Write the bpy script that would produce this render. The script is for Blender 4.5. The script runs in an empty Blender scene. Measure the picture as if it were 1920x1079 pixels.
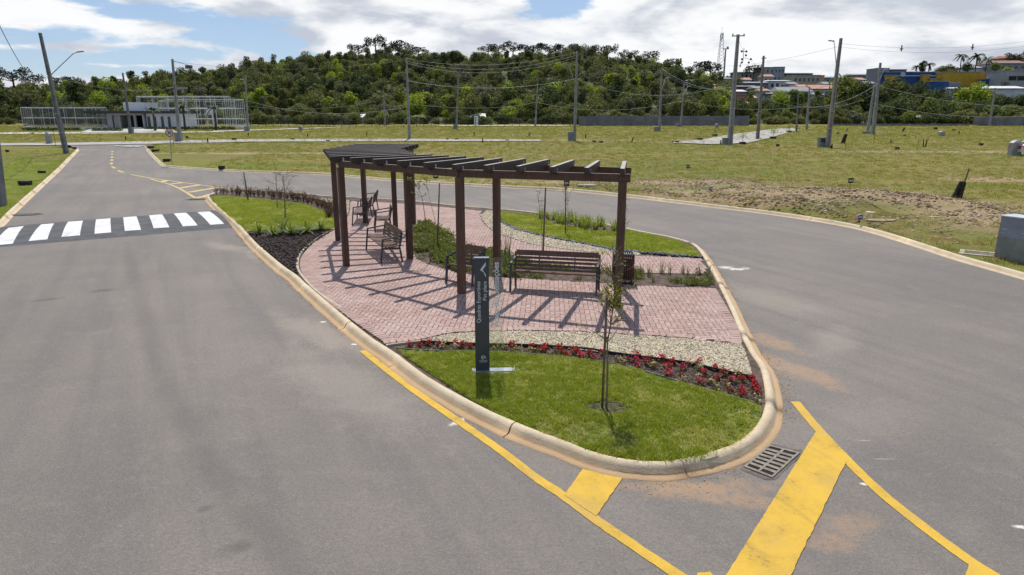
import bpy, bmesh, math, random
import numpy as np
from mathutils import Vector, Matrix, noise, Euler
from mathutils.geometry import tessellate_polygon
R = math.radians
random.seed(7)
SC = bpy.context.scene
COL = SC.collection

# ------------------------------------------------------------------ camera
CAM_H = 4.0; FPX = 1280.0; CX = 960.0; CY = 539.5; HOR = 215.0
PITCH = math.atan((CY - HOR) / FPX)
cp, sp = math.cos(PITCH), math.sin(PITCH)
cd = bpy.data.cameras.new('camera'); cd.lens = 24; cd.sensor_width = 36; cd.clip_start = 0.1; cd.clip_end = 6000
cam = bpy.data.objects.new('camera', cd); COL.objects.link(cam)
cam.location = (0, 0, CAM_H); cam.rotation_euler = (math.pi / 2 - PITCH, 0, 0)
SC.camera = cam

# ------------------------------------------------------------------ colour, render
SC.view_settings.view_transform = 'Standard'; SC.view_settings.look = 'None'
SC.view_settings.exposure = 0.0; SC.view_settings.gamma = 1.0
SC.view_settings.use_curve_mapping = False
SC.render.engine = 'CYCLES'
SC.cycles.use_denoising = True
SC.cycles.use_adaptive_sampling = True; SC.cycles.adaptive_threshold = 0.025
SC.cycles.max_bounces = 4; SC.cycles.transparent_max_bounces = 10
SC.cycles.diffuse_bounces = 2; SC.cycles.glossy_bounces = 2; SC.cycles.transmission_bounces = 4
SC.cycles.sample_clamp_indirect = 4.0

# ------------------------------------------------------------------ node helpers
class NT:
    def __init__(s, tree):
        s.t = tree; tree.nodes.clear()
    def n(s, typ, ins=None, **props):
        nd = s.t.nodes.new(typ)
        for k, v in props.items(): setattr(nd, k, v)
        for k, v in (ins or {}).items(): s.set(nd.inputs[k], v)
        return nd
    def set(s, sock, v):
        if isinstance(v, bpy.types.NodeSocket): s.t.links.new(v, sock)
        else:
            if isinstance(v, (tuple, list)) and len(v) == 3 and sock.type == 'RGBA': v = (*v, 1)
            sock.default_value = v
    def math(s, op, a, b=0.0, c=None, clamp=False):
        ins = {0: a, 1: b}
        if c is not None: ins[2] = c
        return s.n('ShaderNodeMath', ins, operation=op, use_clamp=clamp).outputs[0]
    def mix(s, f, a, b, blend='MIX'):
        return s.n('ShaderNodeMixRGB', {0: f, 1: a, 2: b}, blend_type=blend).outputs[0]
    def noise(s, vec, scale, detail=3.0, rough=0.55, dist=0.0):
        return s.n('ShaderNodeTexNoise', {'Vector': vec, 'Scale': scale, 'Detail': detail, 'Roughness': rough, 'Distortion': dist}).outputs[0]
    def ramp(s, x, lo, hi, a=0.0, b=1.0, smooth=True):
        return s.n('ShaderNodeMapRange', {0: x, 1: lo, 2: hi, 3: a, 4: b}, interpolation_type='SMOOTHSTEP' if smooth else 'LINEAR').outputs[0]
    def pos(s):
        return s.n('ShaderNodeNewGeometry').outputs['Position']
    def blob(s, xs, ys, cx, cy, rx, ry, ang, edge=None, soft=0.5):
        ca, sa = math.cos(ang), math.sin(ang)
        dx = s.math('SUBTRACT', xs, cx); dy = s.math('SUBTRACT', ys, cy)
        a = s.math('DIVIDE', s.math('ADD', s.math('MULTIPLY', dx, ca), s.math('MULTIPLY', dy, sa)), rx)
        b = s.math('DIVIDE', s.math('SUBTRACT', s.math('MULTIPLY', dy, ca), s.math('MULTIPLY', dx, sa)), ry)
        d = s.math('SQRT', s.math('ADD', s.math('MULTIPLY', a, a), s.math('MULTIPLY', b, b)))
        if edge is not None: d = s.math('ADD', d, edge)
        return s.ramp(d, 1.0 - soft, 1.0 + soft, 1.0, 0.0)

# ------------------------------------------------------------------ world: sky with broken cloud
SUN_EL = R(59); SUN_AZ = R(-3.5)          # azimuth measured from +Y towards +X
w = bpy.data.worlds.new('World'); SC.world = w; w.use_nodes = True
T = NT(w.node_tree)
sky = T.n('ShaderNodeTexSky', sky_type='NISHITA', sun_disc=False, sun_elevation=SUN_EL, sun_rotation=SUN_AZ, altitude=900.0, air_density=1.0, dust_density=0.6, ozone_density=1.2)
tc = T.n('ShaderNodeTexCoord').outputs['Generated']
sx = T.n('ShaderNodeSeparateXYZ', {0: tc})
zz = T.math('MAXIMUM', sx.outputs[2], 0.0)
den = T.math('ADD', zz, 0.10)
px_ = T.math('DIVIDE', sx.outputs[0], den); py_ = T.math('DIVIDE', sx.outputs[1], den)
pv = T.n('ShaderNodeCombineXYZ', {0: px_, 1: py_, 2: 3.7}).outputs[0]
off = lambda v, x: T.n('ShaderNodeVectorMath', {0: v, 1: x}, operation='ADD').outputs[0]
n1 = T.noise(pv, 0.62, 9.0, 0.56, 0.25)
# billows: rounder detail in view-direction space so that low clouds are not smeared flat
dv = T.n('ShaderNodeVectorMath', {0: tc, 1: (5.0, 5.0, 16.0)}, operation='MULTIPLY').outputs[0]
n2 = T.noise(off(dv, (3.3, 1.0, 0.4)), 1.5, 8.0, 0.60, 0.3)
n3 = T.noise(off(dv, (7.7, 3.0, 2.2)), 0.75, 6.0, 0.52, 0.6)
n4 = T.noise(off(dv, (1.7, 9.0, 5.2)), 2.6, 6.0, 0.55, 0.2)
az = T.math('DIVIDE', sx.outputs[0], T.math('MAXIMUM', sx.outputs[1], 0.05)); el = sx.outputs[2]
edge = T.math('MULTIPLY', T.math('SUBTRACT', n2, 0.5), 4.5)
gap = None
for ga, ge, gr, gh, gt in ((-0.50, 0.120, 0.15, 0.012, -0.12), (-0.66, 0.090, 0.13, 0.010, 0.0), (-0.52, 0.070, 0.24, 0.011, 0.05), (-0.36, 0.095, 0.10, 0.022, -0.1), (-0.60, 0.052, 0.16, 0.008, 0.0), (0.070, 0.152, 0.070, 0.020, 0.35), (-0.70, 0.150, 0.2, 0.012, 0.1), (-0.30, 0.075, 0.08, 0.012, 0.0)):
    q = T.blob(az, el, ga, ge, gr, gh, gt, edge, 0.32)
    gap = q if gap is None else T.math('MAXIMUM', gap, q)
fwd = T.ramp(sx.outputs[1], 0.0, 0.4)
base = T.ramp(n1, 0.53, 0.66)
bank = T.math('MULTIPLY', fwd, T.ramp(el, 0.14, 0.45, 1.0, 0.0))     # the bank of cloud ahead
cover = T.math('MAXIMUM', base, bank)
cover = T.math('SUBTRACT', cover, T.math('MULTIPLY', T.math('MULTIPLY', gap, fwd), 0.96), clamp=True)
shade = T.ramp(T.math('ADD', T.math('MULTIPLY', n3, 0.7), T.math('MULTIPLY', n4, 0.3)), 0.40, 0.56)
cl = T.mix(shade, (0.55, 0.595, 0.68), (0.98, 0.99, 1.005))
skyc = T.mix(1.0, sky.outputs[0], (0.075, 0.082, 0.092), 'MULTIPLY')
skyc = T.mix(0.30, skyc, (0.55, 0.70, 0.98))
colr = T.mix(cover, skyc, cl)
bg = T.n('ShaderNodeBackground', {0: colr, 1: 1.0})
T.t.links.new(bg.outputs[0], T.n('ShaderNodeOutputWorld').inputs[0])

w.cycles.sampling_method = 'MANUAL'; w.cycles.sample_map_resolution = 256

# ------------------------------------------------------------------ sun
sl = bpy.data.lights.new('sun', 'SUN'); sl.energy = 4.9; sl.angle = R(0.55); sl.color = (1.0, 0.955, 0.88)
so = bpy.data.objects.new('sun', sl); COL.objects.link(so)
sdir = Vector((math.cos(SUN_EL) * math.sin(SUN_AZ), math.cos(SUN_EL) * math.cos(SUN_AZ), math.sin(SUN_EL)))
so.rotation_euler = (-sdir).to_track_quat('-Z', 'Y').to_euler(); so.location = (0, 0, 60)

# ------------------------------------------------------------------ places: the lie of the land
def lin(tab, x):
    if x <= tab[0][0]: return tab[0][1]
    for (a, b), (c, d) in zip(tab, tab[1:]):
        if x <= c: return b + (d - b) * (x - a) / (c - a)
    return tab[-1][1]
def ray(u, v):
    x = (u - CX) / FPX; y = (CY - v) / FPX
    return Vector((x, cp + y * sp, -sp + y * cp))
def AT(u, v, Y):
    d = ray(u, v); return Vector((0, 0, CAM_H)) + d * (Y / d.y)
def ridge_table():
    pts = [(-900, 168), (-300, 168), (0, 174), (150, 184), (250, 182), (330, 164), (400, 147), (530, 128), (640, 113), (700, 110), (800, 112), (880, 113),
           (960, 112), (1050, 104), (1120, 109), (1200, 123), (1280, 146), (1340, 160), (1400, 165), (1500, 170), (1640, 160), (1760, 140), (1900, 122), (2200, 105), (2800, 100)]
    return [(AT(u, v, 330).x, AT(u, v, 330).z - 2.2) for u, v in pts]
RIDGE = ridge_table()
def land(x, y):
    """height of the natural ground: level round the island, rising gently beyond 50 m, the hill behind 150 m"""
    z = min(max(0.0, 0.02 * (y - 50)), 2.0)
    if y > 150:
        t = min(1.0, (y - 150) / 180.0)
        s = t * t * (3 - 2 * t) * 0.55 + t * 0.45
        z = 2.0 + (lin(RIDGE, x * (330.0 / max(y, 250)) if y > 330 else x) - 2.0) * s
        if y > 330: z -= (y - 330) * 0.03
    return z
def G(u, v, z=0.0):
    """the point of the ground (raised by z) seen at a place in the photograph"""
    d = ray(u, v); o = Vector((0, 0, CAM_H))
    if d.z < 0:
        t = (z - CAM_H) / d.z
        if (o + d * t).y <= 50: return o + d * t
    Y = 45.0
    while Y < 700:
        p = o + d * (Y / d.y)
        if p.z <= land(p.x, p.y) + z: break
        Y += 0.25
    return o + d * (Y / d.y)
def G2(pts, z=0.0): return [G(u, v, z) for u, v in pts]

# ------------------------------------------------------------------ mesh helpers
class MB:
    def __init__(s): s.v = []; s.f = []; s.m = []
    def quad(s, a, b, c, d, mi=0):
        i = len(s.v); s.v += [tuple(a), tuple(b), tuple(c), tuple(d)]; s.f.append((i, i + 1, i + 2, i + 3)); s.m.append(mi)
    def tri(s, a, b, c, mi=0):
        i = len(s.v); s.v += [tuple(a), tuple(b), tuple(c)]; s.f.append((i, i + 1, i + 2)); s.m.append(mi)
    def box(s, c, size, rot=None, mi=0, taper=1.0):
        i = len(s.v); c = Vector(c); hx, hy, hz = size[0] / 2, size[1] / 2, size[2] / 2
        for k in range(8):
            q = taper if k & 4 else 1.0
            p = Vector(((hx if k & 1 else -hx) * q, (hy if k & 2 else -hy) * q, hz if k & 4 else -hz))
            if rot is not None: p = rot @ p
            s.v.append(tuple(c + p))
        for f in ((0, 2, 3, 1), (4, 5, 7, 6), (0, 1, 5, 4), (2, 6, 7, 3), (0, 4, 6, 2), (1, 3, 7, 5)):
            s.f.append(tuple(i + q for q in f)); s.m.append(mi)
    def bar(s, a, b, wx, wz, mi=0, up=(0, 0, 1)):
        a = Vector(a); b = Vector(b); d = b - a; L = d.length; d.normalize(); up = Vector(up)
        if abs(d.dot(up)) > 0.98: up = Vector((0, 1, 0))
        x = d.cross(up).normalized(); zz = x.cross(d)
        s.box((a + b) / 2, (wx, L, wz), Matrix((x, d, zz)).transposed(), mi)
    def tube(s, pts, rad, n=6, mi=0, cap=True):
        pts = [Vector(p) for p in pts]; m = len(pts)
        if not isinstance(rad, (list, tuple)): rad = [rad] * m
        i0 = len(s.v); ref = None
        for k, p in enumerate(pts):
            d = (pts[min(k + 1, m - 1)] - pts[max(k - 1, 0)]).normalized()
            if ref is None: ref = Vector((1, 0, 0)) if abs(d.x) < 0.9 else Vector((0, 1, 0))
            x = (ref - d * ref.dot(d)).normalized(); y = d.cross(x); ref = x
            for j in range(n):
                a = 2 * math.pi * j / n
                s.v.append(tuple(p + (x * math.cos(a) + y * math.sin(a)) * rad[k]))
        for k in range(m - 1):
            for j in range(n):
                a = i0 + k * n + j; b = i0 + k * n + (j + 1) % n
                s.f.append((a, b, b + n, a + n)); s.m.append(mi)
        if cap:
            s.f.append(tuple(i0 + j for j in reversed(range(n)))); s.m.append(mi)
            s.f.append(tuple(i0 + (m - 1) * n + j for j in range(n))); s.m.append(mi)
    def poly(s, pts, mi=0):
        i = len(s.v); s.v += [tuple(p) for p in pts]
        area = sum(a[0] * b[1] - b[0] * a[1] for a, b in zip(pts, list(pts[1:]) + [pts[0]]))
        for t in tessellate_polygon([[Vector((p[0], p[1], 0)) for p in pts]]):
            a, b, c = (Vector(pts[q]) for q in t)
            n = (b - a).cross(c - a)
            s.f.append(tuple(i + q for q in (t if n.z >= 0 else (t[0], t[2], t[1])))); s.m.append(mi)
    def slab(s, pts, z0, z1, mi=0):
        s.poly([(p[0], p[1], z1) for p in pts], mi)
        n = len(pts)
        for k in range(n):
            a, b = pts[k], pts[(k + 1) % n]
            s.quad((a[0], a[1], z0), (b[0], b[1], z0), (b[0], b[1], z1), (a[0], a[1], z1), mi)
    def mesh(s, name, mats, smooth=False):
        me = bpy.data.meshes.new(name); me.from_pydata(s.v, [], s.f)
        for m in (mats if isinstance(mats, (list, tuple)) else [mats]): me.materials.append(m)
        if any(s.m): me.polygons.foreach_set('material_index', s.m)
        if smooth: me.polygons.foreach_set('use_smooth', [True] * len(s.f))
        me.update(); return me
    def build(s, name, mats, parent=None, smooth=False, loc=None):
        return link(name, s.mesh(name, mats, smooth), parent, loc)
def link(name, me, parent=None, loc=None, rot=None, scl=None):
    o = bpy.data.objects.new(name, me); COL.objects.link(o)
    if parent is not None: o.parent = parent
    if loc is not None: o.location = loc
    if rot is not None: o.rotation_euler = rot
    if scl is not None: o.scale = scl if isinstance(scl, (tuple, list, Vector)) else (scl, scl, scl)
    return o
def empty(name, loc=(0, 0, 0), rz=0.0):
    o = bpy.data.objects.new(name, None); COL.objects.link(o); o.location = loc; o.rotation_euler = (0, 0, rz); o.empty_display_size = 0.2
    return o
def tag(o, label, cat, group=None, kind=None):
    o['label'] = label; o['category'] = cat
    if group: o['group'] = group
    if kind: o['kind'] = kind
    return o
def struct(o, label=None):
    o['kind'] = 'structure'
    if label: o['label'] = label
    return o
def copy_tree(o, parent=None):
    c = o.copy(); COL.objects.link(c); c.parent = parent
    for ch in list(o.children): copy_tree(ch, c)
    return c
def inside(p, poly):
    x, y = p[0], p[1]; r = False; n = len(poly); j = n - 1
    for i in range(n):
        xi, yi, xj, yj = poly[i][0], poly[i][1], poly[j][0], poly[j][1]
        if (yi > y) != (yj > y) and x < (xj - xi) * (y - yi) / (yj - yi) + xi: r = not r
        j = i
    return r
def edge_dist(p, poly, closed=True):
    best = 1e9; n = len(poly)
    for i in range(n if closed else n - 1):
        ax, ay = poly[i][0], poly[i][1]; bx, by = poly[(i + 1) % n][0], poly[(i + 1) % n][1]
        dx, dy = bx - ax, by - ay; q = dx * dx + dy * dy
        t = 0 if q == 0 else max(0, min(1, ((p[0] - ax) * dx + (p[1] - ay) * dy) / q))
        best = min(best, math.hypot(p[0] - ax - t * dx, p[1] - ay - t * dy))
    return best
def inside_many(P, poly):
    P = np.asarray(P, float); A = np.array([(p[0], p[1]) for p in poly]); B = np.roll(A, -1, 0); r = np.zeros(len(P), bool)
    for (ax, ay), (bx, by) in zip(A, B):
        if ay == by: continue
        r ^= ((ay > P[:, 1]) != (by > P[:, 1])) & (P[:, 0] < (bx - ax) * (P[:, 1] - ay) / (by - ay) + ax)
    return r
def dist_many(P, poly):
    P = np.asarray(P, float); A = np.array([(p[0], p[1]) for p in poly]); B = np.roll(A, -1, 0); best = np.full(len(P), 1e9)
    for a, b in zip(A, B):
        d = b - a; q = d @ d
        if q == 0: continue
        t = np.clip(((P - a) @ d) / q, 0, 1)[:, None]; best = np.minimum(best, np.linalg.norm(P - a - t * d, axis=1))
    return best
def smooth_line(pts, step=0.25, closed=False):
    pts = [Vector(p) for p in pts]; n = len(pts); out = []
    for i in range(n if closed else n - 1):
        if closed: p0, p1, p2, p3 = (pts[(i + k) % n] for k in (-1, 0, 1, 2))
        else: p0, p1, p2, p3 = pts[max(i - 1, 0)], pts[i], pts[i + 1], pts[min(i + 2, n - 1)]
        m = max(1, int((p2 - p1).length / step))
        for k in range(m):
            t = k / m
            out.append(0.5 * ((2 * p1) + (p2 - p0) * t + (2 * p0 - 5 * p1 + 4 * p2 - p3) * t * t + (3 * p1 - p0 - 3 * p2 + p3) * t ** 3))
    if not closed: out.append(pts[-1])
    return out
def offset_line(pts, d, closed=False):
    n = len(pts); out = []
    for i in range(n):
        a = pts[(i - 1) % n] if closed or i > 0 else pts[i]; b = pts[(i + 1) % n] if closed or i < n - 1 else pts[i]
        t = Vector((b[0] - a[0], b[1] - a[1], 0)).normalized()
        out.append(Vector((pts[i][0] - t.y * d, pts[i][1] + t.x * d, pts[i][2])))
    return out

# ------------------------------------------------------------------ materials
def new_mat(name):
    m = bpy.data.materials.new(name); m.use_nodes = True
    return m, NT(m.node_tree)
def finish(T, shader):
    T.t.links.new(shader, T.n('ShaderNodeOutputMaterial').inputs[0])
def bsdf(T, col, rough=0.8, bump=None, bstr=0.3, bdist=0.01, metal=0.0, spec=0.3):
    b = T.n('ShaderNodeBsdfPrincipled', {'Base Color': col, 'Roughness': rough, 'Metallic': metal, 'Specular IOR Level': spec})
    if bump is not None:
        bn = T.n('ShaderNodeBump', {'Height': bump, 'Strength': bstr, 'Distance': bdist})
        T.t.links.new(bn.outputs[0], b.inputs['Normal'])
    return b.outputs[0]
def plain(name, c, c2=None, scale=6.0, rough=0.75, bump=0.0, bscale=40.0, metal=0.0, spec=0.3, isl=0.0, lo=0.35, hi=0.65):
    """two-tone noise colour with a little relief; isl = spread of tone from piece to piece"""
    m, T = new_mat(name); p = T.pos()
    if c2 is None: c2 = tuple(x * 0.78 for x in c)
    col = T.mix(T.ramp(T.noise(p, scale, 4), lo, hi), c2, c)
    if isl:
        r = T.math('FRACT', T.math('ADD', T.n('ShaderNodeNewGeometry').outputs['Random Per Island'], T.n('ShaderNodeObjectInfo').outputs['Random']))
        col = T.mix(1.0, col, T.n('ShaderNodeCombineColor', {0: T.math('MULTIPLY_ADD', r, 2 * isl, 1 - isl), 1: T.math('MULTIPLY_ADD', r, 2 * isl, 1 - isl), 2: T.math('MULTIPLY_ADD', r, 2 * isl, 1 - isl)}).outputs[0], 'MULTIPLY')
    finish(T, bsdf(T, col, rough, T.noise(p, bscale, 4) if bump else None, 1.0, bump, metal, spec))
    return m
def leafy(name, c, c2, trans=0.4, isl=0.35, scale=0.35, rough=0.6):
    """foliage: varied from leaf to leaf and plant to plant, lets light through"""
    m, T = new_mat(name); p = T.pos()
    r = T.n('ShaderNodeNewGeometry').outputs['Random Per Island']; o = T.n('ShaderNodeObjectInfo').outputs['Random']
    col = T.mix(T.math('FRACT', T.math('ADD', T.math('MULTIPLY', r, 0.6), o)), c, c2)
    col = T.mix(T.ramp(T.noise(p, scale, 3), 0.35, 0.65), col, T.mix(0.5, col, c2))
    k = T.math('MULTIPLY_ADD', r, 2 * isl, 1 - isl)
    col = T.mix(1.0, col, T.n('ShaderNodeCombineColor', {0: k, 1: k, 2: k}).outputs[0], 'MULTIPLY')
    d = T.n('ShaderNodeBsdfPrincipled', {'Base Color': col, 'Roughness': rough, 'Specular IOR Level': 0.25}).outputs[0]
    t = T.n('ShaderNodeBsdfTranslucent', {0: T.mix(1.0, col, (1.25, 1.25, 0.55), 'MULTIPLY')}).outputs[0]
    finish(T, T.n('ShaderNodeMixShader', {0: trans, 1: d, 2: t}).outputs[0])
    return m
# ================================================================== outlines read off the photograph
ISLAND = smooth_line(G2([(383, 373), (400, 394), (437, 429), (469, 466), (510, 505), (538, 526), (560, 548), (613, 597), (669, 646), (720, 682), (778, 728), (859, 777), (919, 808), (1000, 843),
    (1040, 858), (1093, 880), (1167, 898), (1250, 903), (1333, 890), (1400, 868), (1441, 838), (1463, 805), (1468, 760), (1455, 705), (1434, 675), (1410, 632), (1385, 579), (1360, 533), (1336, 493), (1318, 470), (1299, 460),
    (1262, 450), (1225, 443), (1172, 432), (1110, 419), (1022, 405), (960, 398), (870, 391), (780, 381), (705, 376), (622, 372), (555, 365), (480, 361), (448, 359), (410, 363), (390, 368)]), 0.2, True)
# wound clockwise or not, make the island lie to the left of its outline
if sum(a.x * b.y - b.x * a.y for a, b in zip(ISLAND, ISLAND[1:] + ISLAND[:1])) < 0: ISLAND.reverse()
ISL_IN = offset_line(ISLAND, 0.225, True)
KERB_R = G2([(268, 276), (274, 282), (287, 297), (302, 311), (318, 314.5), (350, 317), (450, 323), (605, 329), (730, 340), (855, 348), (960, 354), (1060, 359), (1160, 369), (1260, 381), (1335, 390), (1440, 403), (1540, 418), (1615, 433),
    (1690, 455), (1790, 488), (1915, 524)]) + [Vector((13.2, 10, 0)), Vector((13.6, 2, 0)), Vector((14, -25, 0))]
KERB_L = [Vector((-8.6, -25, 0)), Vector((-8.9, 0, 0)), Vector((-10.9, 10, 0))] + G2([(0, 431), (37, 393), (110, 324), (150, 281)])
KL = smooth_line(KERB_L, 0.5); KR = smooth_line(KERB_R, 0.5)

# ================================================================== surface materials
def asphalt_mat():
    m, T = new_mat('asphalt'); p = T.pos(); sx = T.n('ShaderNodeSeparateXYZ', {0: p}); x, y = sx.outputs[0], sx.outputs[1]
    big = T.noise(p, 0.22, 4, 0.6); mid = T.noise(p, 1.6, 5, 0.65); fine = T.noise(p, 60, 3, 0.7); grit = T.noise(p, 190, 2, 0.7)
    # wear along the direction of travel: noise stretched along each carriageway
    rot = T.n('ShaderNodeVectorRotate', {'Vector': p, 'Angle': R(-27)}, rotation_type='Z_AXIS').outputs[0]
    st = T.noise(T.n('ShaderNodeVectorMath', {0: rot, 1: (1.6, 0.10, 1)}, operation='MULTIPLY').outputs[0], 1.0, 5, 0.6, 0.4)
    col = T.mix(T.ramp(big, 0.3, 0.7), (0.152, 0.136, 0.121), (0.210, 0.183, 0.157))
    col = T.mix(T.math('MULTIPLY', T.ramp(st, 0.40, 0.66), 0.5), col, (0.115, 0.108, 0.106))
    col = T.mix(T.math('MULTIPLY', T.ramp(mid, 0.52, 0.72), 0.35), col, (0.245, 0.215, 0.19))
    gr2 = T.noise(p, 20, 4, 0.8); gr3 = T.noise(p, 48, 2, 0.8); spk = T.noise(p, 13, 3, 0.8); m8 = T.noise(p, 6, 6, 0.75)
    col = T.mix(T.math('MULTIPLY', T.ramp(m8, 0.48, 0.70), 0.40), col, (0.235, 0.205, 0.185))
    col = T.mix(T.math('MULTIPLY', T.ramp(gr2, 0.42, 0.66), 0.46), col, (0.098, 0.090, 0.087))
    col = T.mix(T.math('MULTIPLY', T.ramp(gr3, 0.50, 0.72), 0.55), col, (0.30, 0.275, 0.255))
    col = T.mix(T.math('MULTIPLY', T.ramp(spk, 0.66, 0.74), 0.65), col, (0.045, 0.042, 0.042))
    vor = T.n('ShaderNodeTexVoronoi', {'Vector': T.n('ShaderNodeVectorMath', {0: p, 1: T.n('ShaderNodeVectorMath', {0: T.n('ShaderNodeTexNoise', {'Vector': p, 'Scale': 1.3, 'Detail': 4.0}).outputs['Color'], 1: (.9, .9, .9)}, operation='MULTIPLY').outputs[0]}, operation='ADD').outputs[0], 'Scale': 0.16}, feature='DISTANCE_TO_EDGE').outputs['Distance']
    crack = T.math('MULTIPLY', T.ramp(vor, 0.0, 0.0035, 1.0, 0.0), T.ramp(big, 0.52, 0.60))
    # dark seam wandering down the left carriageway
    seam = [(240, 470), (262, 560), (300, 700), (372, 830), (440, 940), (560, 1079)]
    e2 = T.math('MULTIPLY', T.math('SUBTRACT', T.noise(p, 2.2, 4), 0.5), 1.5)
    pts = [G(u, v) for u, v in seam]; k = None
    for a, b in zip(pts, pts[1:]):
        c = (a + b) / 2; d = b - a
        q = T.blob(x, y, c.x, c.y, d.length * 0.62, 0.16, math.atan2(d.y, d.x), e2, 0.7)
        k = q if k is None else T.math('MAXIMUM', k, q)
    col = T.mix(T.math('MULTIPLY', k, 0.38), col, (0.10, 0.092, 0.090))
    for u, v, rx, ry in ((450, 1025, .14, .05), (384, 954, .07, .03), (196, 545, .3, .08), (88, 562, .3, .05)):
        c = G(u, v); col = T.mix(T.math('MULTIPLY', T.blob(x, y, c.x, c.y, rx, ry * 2, 0.5, e2, 0.6), 0.5), col, (0.07, 0.066, 0.066))
    # pale dust and washed sand
    e1 = T.math('ADD', T.math('MULTIPLY', T.math('SUBTRACT', T.noise(p, 1.6, 8, 0.72), 0.5), 3.2), T.math('MULTIPLY', T.math('SUBTRACT', gr2, 0.5), 1.6))
    for u, v, rx, ry, an, f in ((600, 625, 1.3, .35, 2.3, .45), (500, 480, .9, .4, 2.2, .55), (430, 465, 1.0, .3, 2.5, .4), (1440, 560, 1.2, .5, 2.0, .25), (640, 720, 1.6, .5, 2.3, .35), (1560, 640, .8, .3, 1.0, .3), (1580, 800, 1.2, .5, 0.4, .18)):
        c = G(u, v); col = T.mix(T.math('MULTIPLY', T.blob(x, y, c.x, c.y, rx, ry, an, e1, 0.8), f), col, (0.36, 0.30, 0.245))
    for u, v, rx, ry, an, f in ((1480, 690, 1.0, .28, 2.1, .85), (1445, 640, .7, .22, 2.0, .8), (1330, 918, .62, .20, 0.1, .8), (1400, 940, .45, .16, -.3, .7), (1590, 985, .35, .20, .2, .55), (1560, 1020, .22, .14, 0, .55), (1250, 912, .6, .10, 0.0, .6)):
        c = G(u, v); col = T.mix(T.math('MULTIPLY', T.blob(x, y, c.x, c.y, rx, ry, an, e1, 0.45), T.math('MULTIPLY', T.ramp(T.math('ADD', T.math('MULTIPLY', gr2, .5), T.math('MULTIPLY', m8, .5)), .38, .58), f)), col, T.mix(T.ramp(m8, .35, .65), (0.42, 0.27, 0.155), (0.33, 0.215, 0.135)))
    e3 = T.math('MULTIPLY', T.math('SUBTRACT', T.noise(p, 6, 6, 0.75), 0.5), 4.6)
    for u, v, rx, ry, an, f in ((1362, 502, .14, .14, 0.2, .7), (1382, 505, .22, .10, 0.1, .7), (1398, 503, .12, .05, -.2, .5), (860, 790, .16, .05, 0.9, .8), (1622, 908, .05, .02, -.3, .8), (1620, 826, .12, .006, -.1, .5), (1662, 861, .12, .005, 0, .45),
                          (1910, 988, .06, .03, -.2, .8), (565, 515, .06, .03, 0, .8), (590, 560, .06, .03, 0, .8), (607, 604, .06, .03, 0, .9), (664, 646, .06, .03, 0, .9)):
        c = G(u, v); col = T.mix(T.math('MULTIPLY', T.blob(x, y, c.x, c.y, rx, ry, an, e3, 0.6), f), col, (0.72, 0.70, 0.66))
    h = T.math('ADD', T.math('MULTIPLY', gr3, 0.7), T.math('MULTIPLY', gr2, 0.6))
    finish(T, bsdf(T, col, 0.85, h, 1.0, 0.012, spec=0.3)); return m
ASPH = asphalt_mat()
def kerb_mat(name, stain):
    m, T = new_mat(name); p = T.pos(); z = T.n('ShaderNodeSeparateXYZ', {0: p}).outputs[2]
    n = T.noise(p, 3.0, 5, 0.65); f = T.noise(p, 40, 4, 0.65)
    col = T.mix(T.ramp(n, 0.3, 0.7), (0.50, 0.395, 0.262), (0.60, 0.50, 0.36))
    col = T.mix(T.math('MULTIPLY', T.ramp(f, 0.5, 0.75), 0.35), col, (0.34, 0.28, 0.2))
    low = T.ramp(T.math('ADD', z, T.math('MULTIPLY', T.math('SUBTRACT', T.noise(p, 1.7, 5, 0.7), 0.5), 0.13)), 0.020, 0.108, 1.0, 0.0)
    col = T.mix(T.math('MULTIPLY', low, stain), col, (0.46, 0.285, 0.14))
    col = T.mix(T.math('MULTIPLY', T.ramp(T.noise(p, 9, 5, 0.7), 0.60, 0.75), 0.30 * stain), col, (0.30, 0.20, 0.11))
    finish(T, bsdf(T, col, 0.88, T.math('ADD', f, T.math('MULTIPLY', n, 2.0)), 0.7, 0.008)); return m
KERB_M = kerb_mat('kerb_concrete_stained', 0.75); KERB_C = kerb_mat('kerb_concrete', 0.2)

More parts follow.
